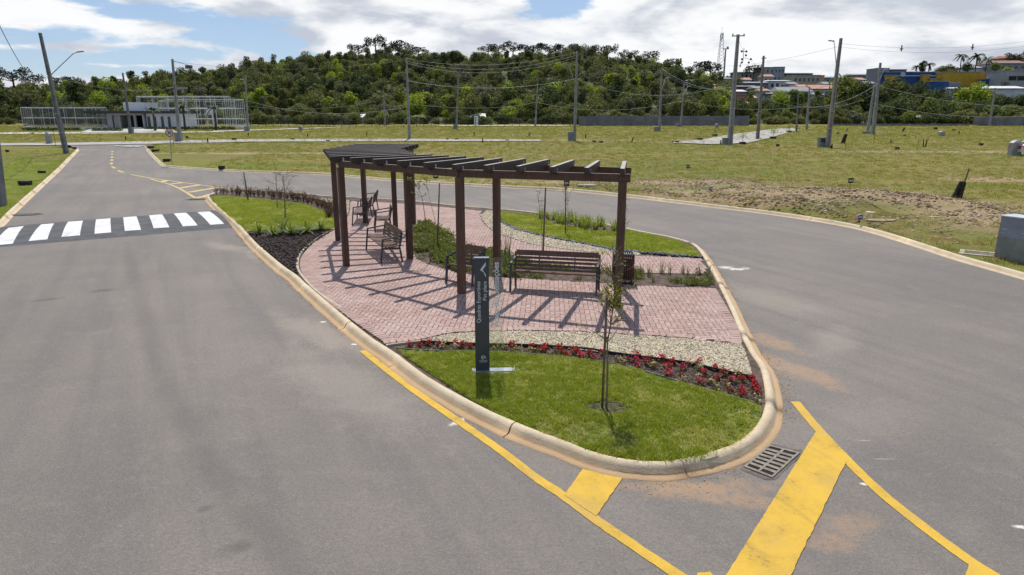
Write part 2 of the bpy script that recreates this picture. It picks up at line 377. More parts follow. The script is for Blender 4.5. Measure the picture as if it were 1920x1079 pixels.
def ground_mat():
    """rough mown field: green, yellow and dry patches, bare turned earth near the right road"""
    m, T = new_mat('field_ground'); p = T.pos(); sx = T.n('ShaderNodeSeparateXYZ', {0: p}); x, y = sx.outputs[0], sx.outputs[1]
    a = T.noise(p, 0.10, 5, 0.6); b = T.noise(p, 0.7, 5, 0.65); c = T.noise(p, 5.0, 5, 0.7); f = T.noise(p, 26, 4, 0.7)
    strip = T.noise(T.n('ShaderNodeVectorMath', {0: p, 1: (0.05, 0.30, 1)}, operation='MULTIPLY').outputs[0], 1.0, 4, 0.6)
    g = T.mix(T.ramp(strip, 0.42, 0.58), (0.235, 0.200, 0.058), (0.118, 0.158, 0.026))
    g = T.mix(T.math('MULTIPLY', T.ramp(a, 0.45, 0.62), 0.55), g, (0.205, 0.165, 0.062))
    g = T.mix(T.math('MULTIPLY', T.ramp(b, 0.46, 0.62), 0.9), g, (0.225, 0.158, 0.072))
    g = T.mix(T.math('MULTIPLY', T.ramp(T.noise(p, 1.7, 6, 0.75), 0.50, 0.66), 0.7), g, (0.090, 0.110, 0.024))
    g = T.mix(T.math('MULTIPLY', T.ramp(c, 0.50, 0.68), 0.7), g, (0.070, 0.082, 0.020))
    g = T.mix(T.math('MULTIPLY', T.ramp(f, 0.52, 0.72), 0.6), g, (0.27, 0.225, 0.11))
    e = T.math('MULTIPLY', T.math('SUBTRACT', T.noise(p, 0.45, 6, 0.7), 0.5), 2.2)
    d = None
    for u, v, rx, ry, an in ((1280, 352, 5.5, 1.5, -.35), (1480, 385, 6.0, 2.6, -.5), (1700, 392, 4.2, 3.4, -.5), (1850, 420, 2.2, 2.6, -.6), (1600, 365, 4.0, 1.2, -.3), (1760, 287, 12, 1.3, 0), (1180, 265, 14, 1.5, 0), (1000, 345, 7, .9, -.15), (560, 290, 14, 1.0, 0), (1860, 340, 3, 1.5, 0)):
        q = G(u, v); bl = T.blob(x, y, q.x, q.y, rx, ry, an, e, 0.7)
        d = bl if d is None else T.math('MAXIMUM', d, bl)
    earth = T.mix(T.ramp(c, 0.35, 0.7), (0.27, 0.188, 0.112), (0.40, 0.30, 0.195))
    earth = T.mix(T.math('MULTIPLY', T.ramp(f, 0.5, 0.7), 0.6), earth, (0.44, 0.355, 0.25))
    col = T.mix(T.math('MULTIPLY', d, T.ramp(b, 0.22, 0.5, 0.45, 0.95)), g, earth)
    # the verge left of the road: fuller green
    lv = T.math('MULTIPLY', T.ramp(x, -16.0, -19.0), T.ramp(y, 62, 50))
    col = T.mix(T.math('MULTIPLY', lv, 0.85), col, T.mix(T.ramp(b, 0.35, 0.65), (0.105, 0.150, 0.018), (0.17, 0.19, 0.035)))
    finish(T, bsdf(T, col, 0.95, T.math('ADD', T.math('MULTIPLY', c, 1.2), T.math('MULTIPLY', f, 0.7)), 0.9, 0.05, spec=0.1)); return m
GROUND_M = ground_mat()
PALE_ROAD = plain('pale_road', (0.38, 0.36, 0.34), (0.29, 0.275, 0.265), 0.5, 0.85, 0.004, 30)
PALE_WALK = plain('pale_walk', (0.52, 0.50, 0.46), (0.40, 0.385, 0.36), 0.6, 0.85, 0.004, 30)
SOIL = plain('bed_soil', (0.125, 0.088, 0.070), (0.060, 0.042, 0.034), 6, 0.95, 0.02, 22)
LAWN_M = plain('lawn_ground', (0.105, 0.145, 0.016), (0.060, 0.080, 0.012), 5, 0.95, 0.02, 40)
JOINT = plain('paver_joint', (0.13, 0.085, 0.072), (0.08, 0.055, 0.05), 8, 0.95)
YELLOW = None
def paint_mat(name, c, worn, wear):
    m, T = new_mat(name); p = T.pos()
    n = T.noise(p, 2.5, 6, 0.7); f = T.noise(p, 26, 5, 0.8); g = T.noise(p, 0.9, 4); gr = T.noise(p, 48, 2, 0.8)
    col = T.mix(T.ramp(n, 0.35, 0.7), c, tuple(q * 0.82 for q in c))
    col = T.mix(T.math('MULTIPLY', T.ramp(g, 0.50, 0.70), wear * 0.9), col, worn)
    col = T.mix(T.math('MULTIPLY', T.ramp(T.math('ADD', T.math('MULTIPLY', n, 0.5), T.math('MULTIPLY', f, 0.5)), 0.55, 0.64), wear * 1.3), col, tuple(q * .55 for q in worn))
    col = T.mix(T.math('MULTIPLY', T.ramp(gr, 0.55, 0.70), 0.30), col, tuple(q * .6 for q in c))
    rot = T.n('ShaderNodeVectorRotate', {'Vector': p, 'Angle': R(-20)}, rotation_type='Z_AXIS').outputs[0]
    ty = T.noise(T.n('ShaderNodeVectorMath', {0: rot, 1: (5.0, 0.25, 1)}, operation='MULTIPLY').outputs[0], 1.0, 4, 0.6)
    col = T.mix(T.math('MULTIPLY', T.ramp(ty, 0.56, 0.70), 0.35), col, tuple(q * .6 for q in worn))
    finish(T, bsdf(T, col, 0.75, T.math('ADD', gr, f), 0.8, 0.008, spec=0.3)); return m
YELLOW = paint_mat('yellow_paint', (0.60, 0.375, 0.042), (0.40, 0.27, 0.10), 0.6)
YELLOW_OLD = paint_mat('faded_yellow_paint', (0.56, 0.42, 0.17), (0.38, 0.30, 0.19), 0.6)
WHITE = paint_mat('white_paint', (0.66, 0.66, 0.67), (0.48, 0.47, 0.46), 0.4)

# ================================================================== ground
def grid_mesh(rows, mat, name):
    mb = MB(); w_ = len(rows[0])
    for r in rows: mb.v += [tuple(p) for p in r]
    for i in range(len(rows) - 1):
        for j in range(w_ - 1):
            a = i * w_ + j; mb.f.append((a, a + 1, a + 1 + w_, a + w_)); mb.m.append(0)
    return mb.mesh(name, mat, True)
def rough(x, y, amp):
    return amp * (noise.fractal(Vector((x * 0.55, y * 0.55, 3.0)), 0.9, 2.1, 5) * 0.6 + noise.noise(Vector((x * 0.12, y * 0.12, 8.0))) * 0.8)
def bank_amp(x, y):
    a = 0.05
    for u, v, r, h in ((1480, 385, 6.5, .17), (1700, 395, 4.5, .20), (1290, 352, 6.0, .12)):
        c = BANKS[(u, v)]; a += h * math.exp(-((x - c.x) ** 2 + (y - c.y) ** 2) / r ** 2)
    return a
BANKS = {k: G(*k) for k in ((1480, 385), (1700, 395), (1290, 352))}
# base sheet out to the horizon, below everything
mb = MB(); ys = [-60, 30, 49, 75, 100, 125, 149, 200, 400, 900, 3000]
rows = [[Vector((x, y, (land(0, min(y, 149)) if y <= 149 else 2.0) - 0.25)) for x in (-3000, -700, -200, 0, 200, 700, 3000)] for y in ys]
struct(link('ground', grid_mesh(rows, GROUND_M, 'ground')), 'open grassy ground reaching to the horizon')
# field right of the right road and beyond it (its near edge follows the back of the kerb)
kb = offset_line(KR, 0.26); kx = [(p.x, p.y) for p in kb]
Y_CROSS = G(200, 271.2).y
KY = {}
def kerb_y(x):
    k = round(x * 50)
    if k not in KY: KY[k] = kerb_y_at(k / 50)
    return KY[k]
def kerb_y_at(x):
    best = None
    for (a, b), (c, d) in zip(kx, kx[1:]):
        if min(a, c) <= x <= max(a, c) and a != c:
            yy = b + (d - b) * (x - a) / (c - a); best = yy if best is None else max(best, yy)
    if best is None: best = Y_CROSS if x < kx[0][0] else -25
    return best
fx = [p[0] for p in kx[::2]]; fx = sorted(set(round(v, 3) for v in fx)); fx = [fx[0] - 3.5 * k * (1 + k * .06) for k in range(34, 0, -1)] + fx; x = fx[-1]
while x < 120: x += 0.6 + (x - 13) * 0.06; fx.append(x)
ts = [(k / 84.0) ** 1.9 for k in range(85)]
rows = []
for t in ts:
    row = []
    for x in fx:
        y0 = kerb_y(x); Y = y0 + (149 - y0) * t
        edge = min(1.0, t * 40)
        amp = bank_amp(x, Y) if Y < 60 else 0.05
        row.append(Vector((x, Y, land(x, Y) + 0.115 + rough(x, Y, amp) * edge + (bank_amp(x, Y) - 0.05) * 1.3 * edge)))
    rows.append(row)
struct(link('field', grid_mesh(rows, GROUND_M, 'field')), 'rough mown field with bare earth beside the right road')
# verge left of the left road
kb = offset_line(KL, 0.26); rows = []
kb = kb + [kb[-1] + Vector((-.6, .7, 0)), kb[-1] + Vector((-1.6, 1.2, 0)), kb[-1] + Vector((-3.2, 1.6, 0)), kb[-1] + Vector((-5.5, 12, 0))]
for p in kb:
    row = []
    for k in range(46):
        d = (k / 45.0) ** 2 * 110
        q = Vector((p.x - d, p.y, 0)); q.z = land(q.x, q.y) + 0.115 + rough(q.x, q.y, 0.06) * min(1, d)
        row.append(q)
    rows.append(row[::-1])
struct(link('verge', grid_mesh(rows, GROUND_M, 'verge')), 'grass verge left of the road')
# (rows beyond the end of the kerb, round the corner of the cross road)
# hill and town slope
rows = []
for i in range(41):
    y = 148 + i * 9.0
    rows.append([Vector((x * (0.6 + 0.4 * y / 330), y, land(x * (0.6 + 0.4 * y / 330), y) + 0.0 + (rough(x, y, 0.8) if y > 160 else 0))) for x in range(-420, 421, 12)])
HILL_M = plain('forest_floor', (0.075, 0.085, 0.035), (0.045, 0.052, 0.022), 0.15, 0.95)
struct(link('hill', grid_mesh(rows, HILL_M, 'hill')), 'wooded hillside with the town on its right slope')

# ================================================================== roads
road = empty('road'); struct(road, 'grey asphalt road splitting round the planted island')
out = [Vector((p.x, p.y, land(p.x, p.y))) for p in KL] + [Vector((p.x, p.y, land(p.x, p.y))) for p in KR]
mb = MB()
lo = smooth_line(KERB_L, 1.0); cuts = sorted(set([p.y for p in KL] + [p.y for p in KR if p.y < KL[-1].y]))
KLX = {}
def kerb_lx(y):
    k = round(y * 50)
    if k not in KLX: KLX[k] = kerb_lx_at(k / 50)
    return KLX[k]
def kerb_lx_at(y):
    for a, b in zip(KL, KL[1:]):
        if a.y <= y <= b.y: return a.x + (b.x - a.x) * (y - a.y) / (b.y - a.y)
    return KL[-1].x
def kerb_rx(y):
    xs = [a.x + (b.x - a.x) * (y - a.y) / (b.y - a.y) for a, b in zip(KR, KR[1:]) if a.y != b.y and min(a.y, b.y) <= y <= max(a.y, b.y)]
    return max(xs) if xs else KR[0].x
ys = [-25 + 0.0]; y = -25.0; ytop = min(KL[-1].y, KR[0].y)
while y < ytop: ys.append(y); y += 1.5
ys = sorted(set(ys + [50.0, ytop]))
for a, b in zip(ys, ys[1:]):
    x0, x1, x2, x3 = kerb_lx(a), kerb_rx(a), kerb_rx(b), kerb_lx(b)
    mb.quad((x0 - .05, a, land(0, a)), (x1 + .05, a, land(0, a)), (x2 + .05, b, land(0, b)), (x3 - .05, b, land(0, b)))
mb.build('asphalt_surface', ASPH, road)
def ribbon(a, b, z, name, mat, parent=None, n=24):
    mb = MB(); A = [Vector(p) for p in a]; B = [Vector(p) for p in b]
    for k in range(len(A) - 1):
        mb.quad(*(Vector((q.x, q.y, land(q.x, q.y) + z)) for q in (A[k], A[k + 1], B[k + 1], B[k])))
    return mb.build(name, mat, parent)
def dense(pts, step=3.0):
    o = []
    for a, b in zip(pts, pts[1:]):
        m = max(1, int((b - a).length / step))
        o += [a + (b - a) * (k / m) for k in range(m)]
    return o + [pts[-1]]
def pair(near, far, n=60):
    a = dense(G2(near)); b = dense(G2(far))
    ra = [a[min(len(a) - 1, int(k * (len(a) - 1) / n))] for k in range(n + 1)]; rb = [b[min(len(b) - 1, int(k * (len(b) - 1) / n))] for k in range(n + 1)]
    return ra, rb
# junction apron, cross road, far lanes
a, b = pair([(150, 283.2), (277, 283.2)], [(128, 274.5), (290, 270.5)], 12); mb = MB()
for k in range(12): mb.quad(*(Vector((q.x, q.y, land(q.x, q.y) + z_)) for q, z_ in ((a[k], -.004), (a[k + 1], -.004), (b[k + 1], .165), (b[k], .165))))
struct(mb.build('junction', ASPH), 'asphalt mouth where the road meets the cross road')
a, b = pair([(-260, 279), (0, 276.5), (140, 275.8), (320, 272.5), (480, 268.8), (760, 268), (1015, 268)], [(-260, 274.5), (0, 272), (140, 270.8), (320, 267), (480, 264), (760, 263.6), (1015, 265)]); struct(ribbon(a, b, 0.19, 'cross_road', PALE_ROAD), 'pale cross road behind the pergola')
a, b = pair([(-200, 254.5), (0, 254), (160, 253.5), (300, 252), (420, 250.5)], [(-200, 251.5), (0, 251), (160, 250), (300, 249.6), (420, 249)]); struct(ribbon(a, b, 0.19, 'court_path', PALE_WALK), 'pale path in front of the sports courts')
a, b = pair([(1262, 271.5), (1330, 274), (1400, 272), (1440, 263), (1482, 250), (1500, 247)], [(1262, 269.5), (1310, 266), (1375, 254.5), (1420, 248.5), (1455, 244), (1485, 242.5)]); struct(ribbon(a, b, 0.21, 'side_lane', PALE_ROAD), 'pale lane curving away to the right of the field')
a, b = pair([(820, 238.8), (960, 238.5), (1065, 239)], [(820, 237.2), (960, 237), (1065, 237.4)], 20); struct(ribbon(a, b, 0.2, 'far_lane', PALE_WALK), 'pale far lane before the wire fence')
a, b = pair([(400, 250), (600, 243), (640, 241)], [(400, 248), (600, 241.6), (640, 240.4)], 20); struct(ribbon(a, b, 0.2, 'far_path', PALE_WALK), 'pale far path right of the courts')
a, b = pair([(150, 252), (330, 250.5)], [(175, 243), (320, 243)], 12); struct(ribbon(a, b, 0.24, 'forecourt', PALE_WALK), 'pale paved forecourt of the clubhouse')

# kerbs, each cast length a piece of its own
PROFILE = [(0, 0.0), (0.008, 0.012), (0.065, 0.018), (0.088, 0.04), (0.112, 0.09), (0.14, 0.122), (0.175, 0.136), (0.212, 0.135), (0.238, 0.122), (0.245, 0.0)]
def kerb(name, line, closed, side, mat, label, wob, cut):
    root = empty(name); struct(root, label); n = len(line)
    offs = []
    cum = 0; segs = [[0]]; last = 0; target = cut * random.uniform(.8, 1.2)
    m = n if closed else n - 1
    for i in range(m):
        cum += (line[(i + 1) % n] - line[i]).length
        segs[-1].append(i + 1)
        if cum - last > target and i < m - 2: last = cum; segs.append([i + 1]); target = cut * random.uniform(.7, 1.3)
    nrm = []
    for i in range(n):
        a = line[(i - 1) % n] if closed or i else line[i]; b = line[(i + 1) % n] if closed or i < n - 1 else line[i]
        t = Vector((b.x - a.x, b.y - a.y, 0)).normalized(); nrm.append(Vector((-t.y, t.x, 0)) * side)
    for sg in segs:
        if len(sg) < 2: continue
        mb = MB(); k = len(PROFILE); dz = random.uniform(-.007, .007); dn = random.uniform(-.009, .009)
        for q, i in enumerate(sg):
            p = line[i % n].copy(); nn = nrm[i % n]; z0 = land(p.x, p.y)
            if q == 0: p += (line[(i + 1) % n] - p).normalized() * 0.009
            if q == len(sg) - 1: p += (line[(i - 1) % n] - p).normalized() * 0.009
            for j, (o, z) in enumerate(PROFILE):
                ww = wob * noise.noise(Vector((p.x * 3, p.y * 3, j * .1))) if j < 3 else wob * .12 * noise.noise(Vector((p.x * 4, p.y * 4, 5)))
                oo = -abs(ww) * 1.6 + o if j < 3 else o + ww
                pt = p + nn * (oo + dn)
                mb.v.append((pt.x, pt.y, z0 + (z + dz + ww * .05 if z > .05 else z)))
        for q in range(len(sg) - 1):
            for j in range(k - 1):
                a = q * k + j
                f = (a, a + 1, a + 1 + k, a + k); mb.f.append(f if side < 0 else f[::-1]); mb.m.append(0)
        e = tuple(range(k)); mb.f.append(e); mb.m.append(0); e = tuple((len(sg) - 1) * k + j for j in range(k)); mb.f.append(e); mb.m.append(0)
        mb.build('kerb_length', mat, root, True)
kerb('island_kerb', ISLAND, True, 1, KERB_M, 'cream concrete kerb round the planted island, stained orange', 0.022, 3.2)
kerb('field_kerb', KR, False, 1, KERB_C, 'pale concrete kerb between the right road and the field', 0.015, 6.0)
kerb('verge_kerb', KL, False, 1, KERB_C, 'pale concrete kerb left of the road', 0.015, 6.0)

# ================================================================== painted marks
def mark(name, pts, mat, z=0.006):
    Q = []
    for a, b in zip(pts, pts[1:] + pts[:1]):
        m_ = max(1, int((b - a).length / .05)); nn = Vector((-(b - a).y, (b - a).x, 0)).normalized()
        Q += [a.lerp(b, k / m_) + nn * (.009 * noise.noise(Vector((a.x * 7 + k * .6, a.y * 7, 1)))) for k in range(m_)]
    mb = MB(); mb.poly([Vector((p.x, p.y, land(p.x, p.y) + z)) for p in Q]); return mb.build(name, mat, road)
def line_mark(name, pts, width, mat, z=0.006):
    if min(p.y for p in pts) > 62 and z < .1: z = .02
    P = smooth_line(pts, 0.06 if pts[0].y < 14 else .3); a = offset_line(P, width / 2); b = offset_line(P, -width / 2); mb = MB()
    for L in (a, b):
        for k, q in enumerate(L): q += Vector((1, .3, 0)) * (.008 * noise.noise(Vector((q.x * 9, q.y * 9, 2))))
    for k in range(len(P) - 1): mb.quad(*(Vector((q.x, q.y, land(q.x, q.y) + z)) for q in (b[k], b[k + 1], a[k + 1], a[k])))
    return mb.build(name, mat, road)
line_mark('yellow_line', G2([(680, 658), (720, 690), (778, 734), (859, 790), (942, 848), (1000, 893), (1057, 931), (1117, 975), (1271, 1079), (1400, 1160), (1640, 1310)]), 0.125, YELLOW)
mark('yellow_bar', G2([(1092, 881), (1167, 898), (1118, 969), (1058, 930)]), YELLOW, 0.010)
mark('yellow_bar', G2([(1530, 810), (1587, 866), (1483, 1079), (1375, 1300), (1235, 1276), (1362, 1079)]), YELLOW, 0.010)
line_mark('yellow_line', G2([(1491, 754), (1532, 803), (1588, 863), (1658, 930), (1752, 1004), (1821, 1054), (1880, 1090), (1990, 1160), (2260, 1320)]), 0.13, YELLOW)
mark('yellow_bar', G2([(1819, 1050), (1872, 1084), (1850, 1150), (1790, 1150)]), YELLOW, 0.010)
mark('yellow_bar', G2([(1308, 1076), (1332, 1074), (1350, 1100), (1300, 1110)]), YELLOW, 0.010)
# far gore
line_mark('yellow_line', G2([(245, 327.5), (280, 334), (322, 340), (374, 347), (410, 352), (452, 357.5)]), 0.14, YELLOW_OLD)
line_mark('yellow_line', G2([(282, 336), (304, 342.5), (318.5, 346.5), (336, 354), (351, 362.5), (368, 373)]), 0.14, YELLOW_OLD, 0.008)
for a, b in (((304, 342), (311, 339)), ((318.5, 346), (342, 343)), ((336, 353.6), (374, 347.4)), ((352, 361.5), (408, 352.2))):
    line_mark('yellow_bar', G2([a, b]), 0.42, YELLOW_OLD, 0.010)
line_mark('yellow_bar', G2([(368, 372), (386, 368), (402, 363.5), (430, 358.5), (448, 356.5)]), 0.38, YELLOW_OLD, 0.010)
for v0, v1 in ((279.4, 281.4), (284.2, 286.2), (289, 291), (294, 296.4), (299.8, 302.4), (306, 309.2)):
    line_mark('yellow_dash', G2([(211.5 - (v0 - 275) * .07, v0), (211.3 - (v1 - 275) * .07, v1)]), 0.2, YELLOW_OLD)
line_mark('yellow_dash', G2([(210, 313), (216, 316.5)]), 0.2, YELLOW_OLD); line_mark('yellow_dash', G2([(221, 320), (232, 323.8)]), 0.2, YELLOW_OLD)
line_mark('stop_line', G2([(213, 276.4), (272, 275.4)]), 0.45, WHITE, 0.16)
def text_mesh(body, size, mat, extrude=0.0, name='lettering', align='LEFT', bold=0.0):
    cu = bpy.data.curves.new('t', 'FONT'); cu.body = body; cu.size = size; cu.extrude = extrude; cu.align_x = align; cu.offset = bold; cu.resolution_u = 3
    o = bpy.data.objects.new('t', cu); COL.objects.link(o)
    dg = bpy.context.evaluated_depsgraph_get(); dg.update()
    me = bpy.data.meshes.new_from_object(o.evaluated_get(dg)); bpy.data.objects.remove(o)
    me.materials.clear(); me.materials.append(mat); me.name = name; return me
me = text_mesh('PARE', 1.0, WHITE, 0, 'road_lettering', 'CENTER', 0.02)
c = G(243, 278.4); o = link('road_lettering', me, road, (c.x, c.y, land(c.x, c.y) + 0.15), (math.atan(0.02), 0, 0), (0.85, 2.0, 1))

# raised zebra crossing
HUMP = plain('hump_asphalt', (0.090, 0.090, 0.096), (0.062, 0.062, 0.066), 2.0, 0.85, 0.006, 60)
hump = empty('raised_crossing'); struct(hump, 'dark raised speed hump carrying the white zebra stripes')
fl, fr = G(-42, 467), G(437, 427.5); bl, br = G(4, 425.5), G(403, 394.5)
HN = 10
def hz(t): return 0.004 + 0.075 * math.sin(math.pi * min(1, max(0, t))) ** 0.8
mb = MB(); rows = []
for k in range(HN + 1):
    t = k / HN; a = fl.lerp(bl, t); b = fr.lerp(br, t)
    rows.append([Vector((*(a.lerp(b, s / 16).to_2d()), hz(t))) for s in range(17)])
link('hump_surface', grid_mesh(rows, HUMP, 'hump_surface'), hump)
def on_hump(u, v):
    p = G(u, v, 0.05); a = (fr - fl); d = (bl - fl)
    # local coordinates on the hump
    den = a.x * d.y - a.y * d.x; q = p - fl
    return (q.x * d.y - q.y * d.x) / den, (a.x * q.y - a.y * q.x) / den
Z = lambda zx, zy: (zx / 4.0, 250 + zy / 4.0)
for st in ([(65, 712), (180, 698), (95, 825), (-60, 838)], [(310, 685), (407, 678), (355, 795), (213, 808)], [(512, 665), (625, 657), (600, 768), (460, 780)], [(725, 645), (833, 637), (835, 747), (710, 757)], [(930, 632), (1030, 625), (1060, 728), (938, 737)],
           [(1125, 617), (1225, 612), (1273, 710), (1155, 718)], [(1315, 607), (1410, 603), (1485, 695), (1375, 703)], [(1495, 600), (1590, 595), (1685, 683), (1580, 690)]):
    q = [on_hump(*Z(*p)) for p in st]; mb = MB()
    q[2] = (q[2][0], max(.05, q[2][1])); q[3] = (q[3][0], max(.05, q[3][1])); q[0] = (q[0][0], min(.96, q[0][1])); q[1] = (q[1][0], min(.96, q[1][1]))
    def hp(s, t):
        a = fl.lerp(fr, s); b = bl.lerp(br, s); p = a.lerp(b, t); return Vector((p.x, p.y, hz(t) + 0.008))
    for k in range(8):
        e0, e1 = k / 8, (k + 1) / 8
        L = lambda i, j, e: (q[i][0] + (q[j][0] - q[i][0]) * e, q[i][1] + (q[j][1] - q[i][1]) * e)
        mb.quad(hp(*L(3, 0, e0)), hp(*L(2, 1, e0)), hp(*L(2, 1, e1)), hp(*L(3, 0, e1)))
    mb.build('zebra_stripe', WHITE, hump)

# ================================================================== island surfaces
ZS = 0.105
mb = MB(); mb.poly([(p.x, p.y, ZS) for p in ISL_IN]); isl = struct(mb.build('island_soil', SOIL), 'soil of the planted traffic island')
PLAZA = G2([(724, 645), (667, 606), (641, 586), (618, 570), (585, 538), (565, 511), (562, 493), (567, 479), (585, 458), (608, 442), (629, 430), (648, 413), (656, 395), (660, 378), (700, 379), (780, 384), (860, 391), (905, 396), (902, 404), (908, 418), (925, 433), (947, 443), (997, 458), (1050, 466), (1100, 472), (1150, 476),
    (1200, 479), (1316, 485), (1332, 514), (1343, 541), (1391, 645), (1285, 634), (1193, 628), (1100, 622.5), (1057, 621.5), (976, 620), (918, 621), (889, 622), (843, 625), (789, 637), (762, 641)], 0.13)
BED = G2([(805, 419), (827, 430), (855, 449), (872, 464), (905, 471), (943, 479), (1000, 492), (1090, 505), (1188, 512), (1331, 515), (1345, 541), (1186, 535), (1115, 530), (953, 521), (905, 518), (860, 512), (806, 497), (782, 486), (775, 474), (772, 445), (778, 426), (792, 418)], 0.13)
mb = MB(); mb.poly([(p.x, p.y, 0.112) for p in PLAZA]); plaza = struct(mb.build('paved_plaza', JOINT), 'pink brick-paved plaza under and around the pergola')
mb = MB(); mb.poly([(p.x, p.y, 0.1365) for p in BED]); struct(mb.build('planting_bed', SOIL), 'planting bed with low green ground cover behind the benches')
LAWN_F = G2([(741, 654), (778, 681), (836, 719), (894, 755), (952, 784), (1021, 816), (1100, 846), (1133, 856), (1207, 867), (1283, 867), (1333, 859), (1378, 843), (1405, 820), (1423, 796), (1430, 768), (1426, 757), (1393, 750), (1300, 724), (1242, 706), (1173, 687), (1126, 678), (1080, 673), (1021, 666), (952, 661), (882, 659), (813, 658)], 0.13)
LAWN_L = G2([(394, 371.5), (408, 368), (440, 369.5), (473, 373), (538, 379), (575, 384.5), (603, 394), (625, 405), (628, 429), (580, 431), (463.5, 435), (436, 412), (408, 388)], 0.13)
LAWN_B = G2([(938, 396), (972, 400), (1010, 404), (1090, 417), (1172, 431), (1225, 442), (1262, 450), (1297, 462), (1309, 474), (1313, 482), (1197, 472), (1147, 467), (1097, 457), (1047, 448), (1022, 443), (988, 435), (963, 427), (943, 417), (934, 408)], 0.13)
BED_B = G2([(1008, 404), (1040, 408), (1090, 417), (1172, 431), (1155, 436), (1113, 433), (1063, 425), (1030, 417), (1010, 409)], 0.13)
for nm, P, lb in (('front_lawn', LAWN_F, 'front lawn'), ('tip_lawn', LAWN_L, 'far tip lawn'), ('back_lawn', LAWN_B, 'back lawn')):
    mb = MB(); mb.poly([(p.x, p.y, 0.118) for p in P]); struct(mb.build(nm, LAWN_M), lb + ' of the traffic island')
mb = MB(); mb.poly([(p.x, p.y, 0.126) for p in BED_B]); struct(mb.build('flower_border', SOIL), 'soil border with strappy plants along the back lawn')
FRONT_PEB = G2([(789, 638.5), (843, 626), (889, 623), (918, 622), (976, 621), (1057, 622.5), (1100, 623.5), (1193, 629), (1285, 635), (1392, 647), (1414, 709), (1358, 697), (1282, 680), (1210, 671), (1150, 663), (1080, 655), (998, 648.6), (924, 647), (887, 646), (789, 642)], 0.13)
PEB_G = plain('pebble_bedding', (0.36, 0.32, 0.25), (0.22, 0.19, 0.15), 20, 0.95)
BACK_PEB = G2([(912, 395), (934, 397), (934, 408), (937, 415), (963, 429), (988, 437), (1022, 445), (1047, 450), (1097, 459), (1147, 469), (1200, 474.5), (1200, 479), (1150, 476), (1100, 472), (1050, 466), (997, 458), (947, 443), (925, 433), (908, 418), (902, 404)], 0.13)
TIP_PEB = G2([(440, 361), (480, 363), (555, 367), (622, 374), (655, 376), (654, 395), (646, 414), (630, 428), (627, 405), (621, 383), (593, 373), (547, 368), (473, 361.5)], 0.13)
for P, lb in ((FRONT_PEB, 'behind the red flowers'), (BACK_PEB, 'along the dark stones of the back lawn'), (TIP_PEB, 'behind the purple hedge')):
    mb = MB(); mb.poly([(p.x, p.y, 0.121) for p in P]); struct(mb.build('pebble_strip', PEB_G), 'bedding of the cream pebbles ' + lb)
MULCH = G2([(463.5, 435), (580, 431), (627, 431), (606, 446), (586, 459), (562, 477), (556, 494), (558, 515), (528, 493), (491, 465)], 0.13)
MULCH_G = plain('mulch_ground', (0.055, 0.040, 0.034), (0.025, 0.018, 0.016), 9, 0.95, 0.03, 30)
mb = MB(); mb.poly([(p.x, p.y, 0.119) for p in MULCH]); struct(mb.build('mulch_bed', MULCH_G), 'dark mulch bed between kerb and plaza')

# ---------------------------------------------------------------- pavers
def brick_mat():
    m, T = new_mat('pink_paver'); p = T.pos()
    r = T.math('FRACT', T.math('ADD', T.n('ShaderNodeNewGeometry').outputs['Random Per Island'], T.n('ShaderNodeObjectInfo').outputs['Random']))
    col = T.mix(r, (0.320, 0.212, 0.184), (0.425, 0.300, 0.262))
    col = T.mix(T.math('MULTIPLY', T.ramp(T.noise(p, 0.8, 5, 0.6), 0.45, 0.75), 0.55), col, (0.49, 0.385, 0.34))
    col = T.mix(T.math('MULTIPLY', T.ramp(T.noise(p, 3.0, 6, 0.7), 0.52, 0.75), 0.35), col, (0.30, 0.19, 0.16))
    f = T.noise(p, 130, 3, 0.7)
    col = T.mix(T.math('MULTIPLY', T.ramp(f, 0.5, 0.8), 0.22), col, (0.22, 0.13, 0.115))
    finish(T, bsdf(T, col, 0.9, f, 0.7, 0.003)); return m
BRICK = brick_mat()
bw = 0.100; gp = 0.0075
def brick_mesh(L, W):
    mb = MB(); h = 0.012; e = 0.005; x, y = L / 2, W / 2
    lo_ = [(-x, -y, 0), (x, -y, 0), (x, y, 0), (-x, y, 0)]; md = [(a, b, h) for a, b, _ in lo_]; tp = [(math.copysign(abs(a) - e, a), math.copysign(abs(b) - e, b), h + .006) for a, b, _ in lo_]
    mb.v = lo_ + md + tp
    for k in range(4):
        j = (k + 1) % 4; mb.f += [(k, j, j + 4, k + 4), (k + 4, j + 4, j + 8, k + 8)]
    mb.f.append((8, 9, 10, 11)); mb.m = [0] * len(mb.f)
    return mb
bricks = []   # centre, angle
xs = [p.x for p in PLAZA]; ys = [p.y for p in PLAZA]; th = R(-3); ca, sa = math.cos(th), math.sin(th)
ox, oy = 0.0, 12.0; border = 0.215
plaza2 = [Vector((p.x, p.y)) for p in PLAZA]; bed2 = [Vector((p.x, p.y)) for p in BED]
cand_ = []
for i in range(-160, 160):
    for j in range(-60, 220):
        k = (i + j) % 4
        if k == 0: lx, ly, an = (i + 1) * bw, (j + .5) * bw, th
        elif k == 2: lx, ly, an = (i + .5) * bw, (j + 1) * bw, th + math.pi / 2
        else: continue
        cand_.append((ox + lx * ca - ly * sa, oy + lx * sa + ly * ca, an))
P_ = np.array([c[:2] for c in cand_]); k_ = inside_many(P_, plaza2); cand_ = [c for c, q in zip(cand_, k_) if q]; P_ = P_[k_]
dA, dB, iB = dist_many(P_, plaza2), dist_many(P_, bed2), inside_many(P_, bed2)
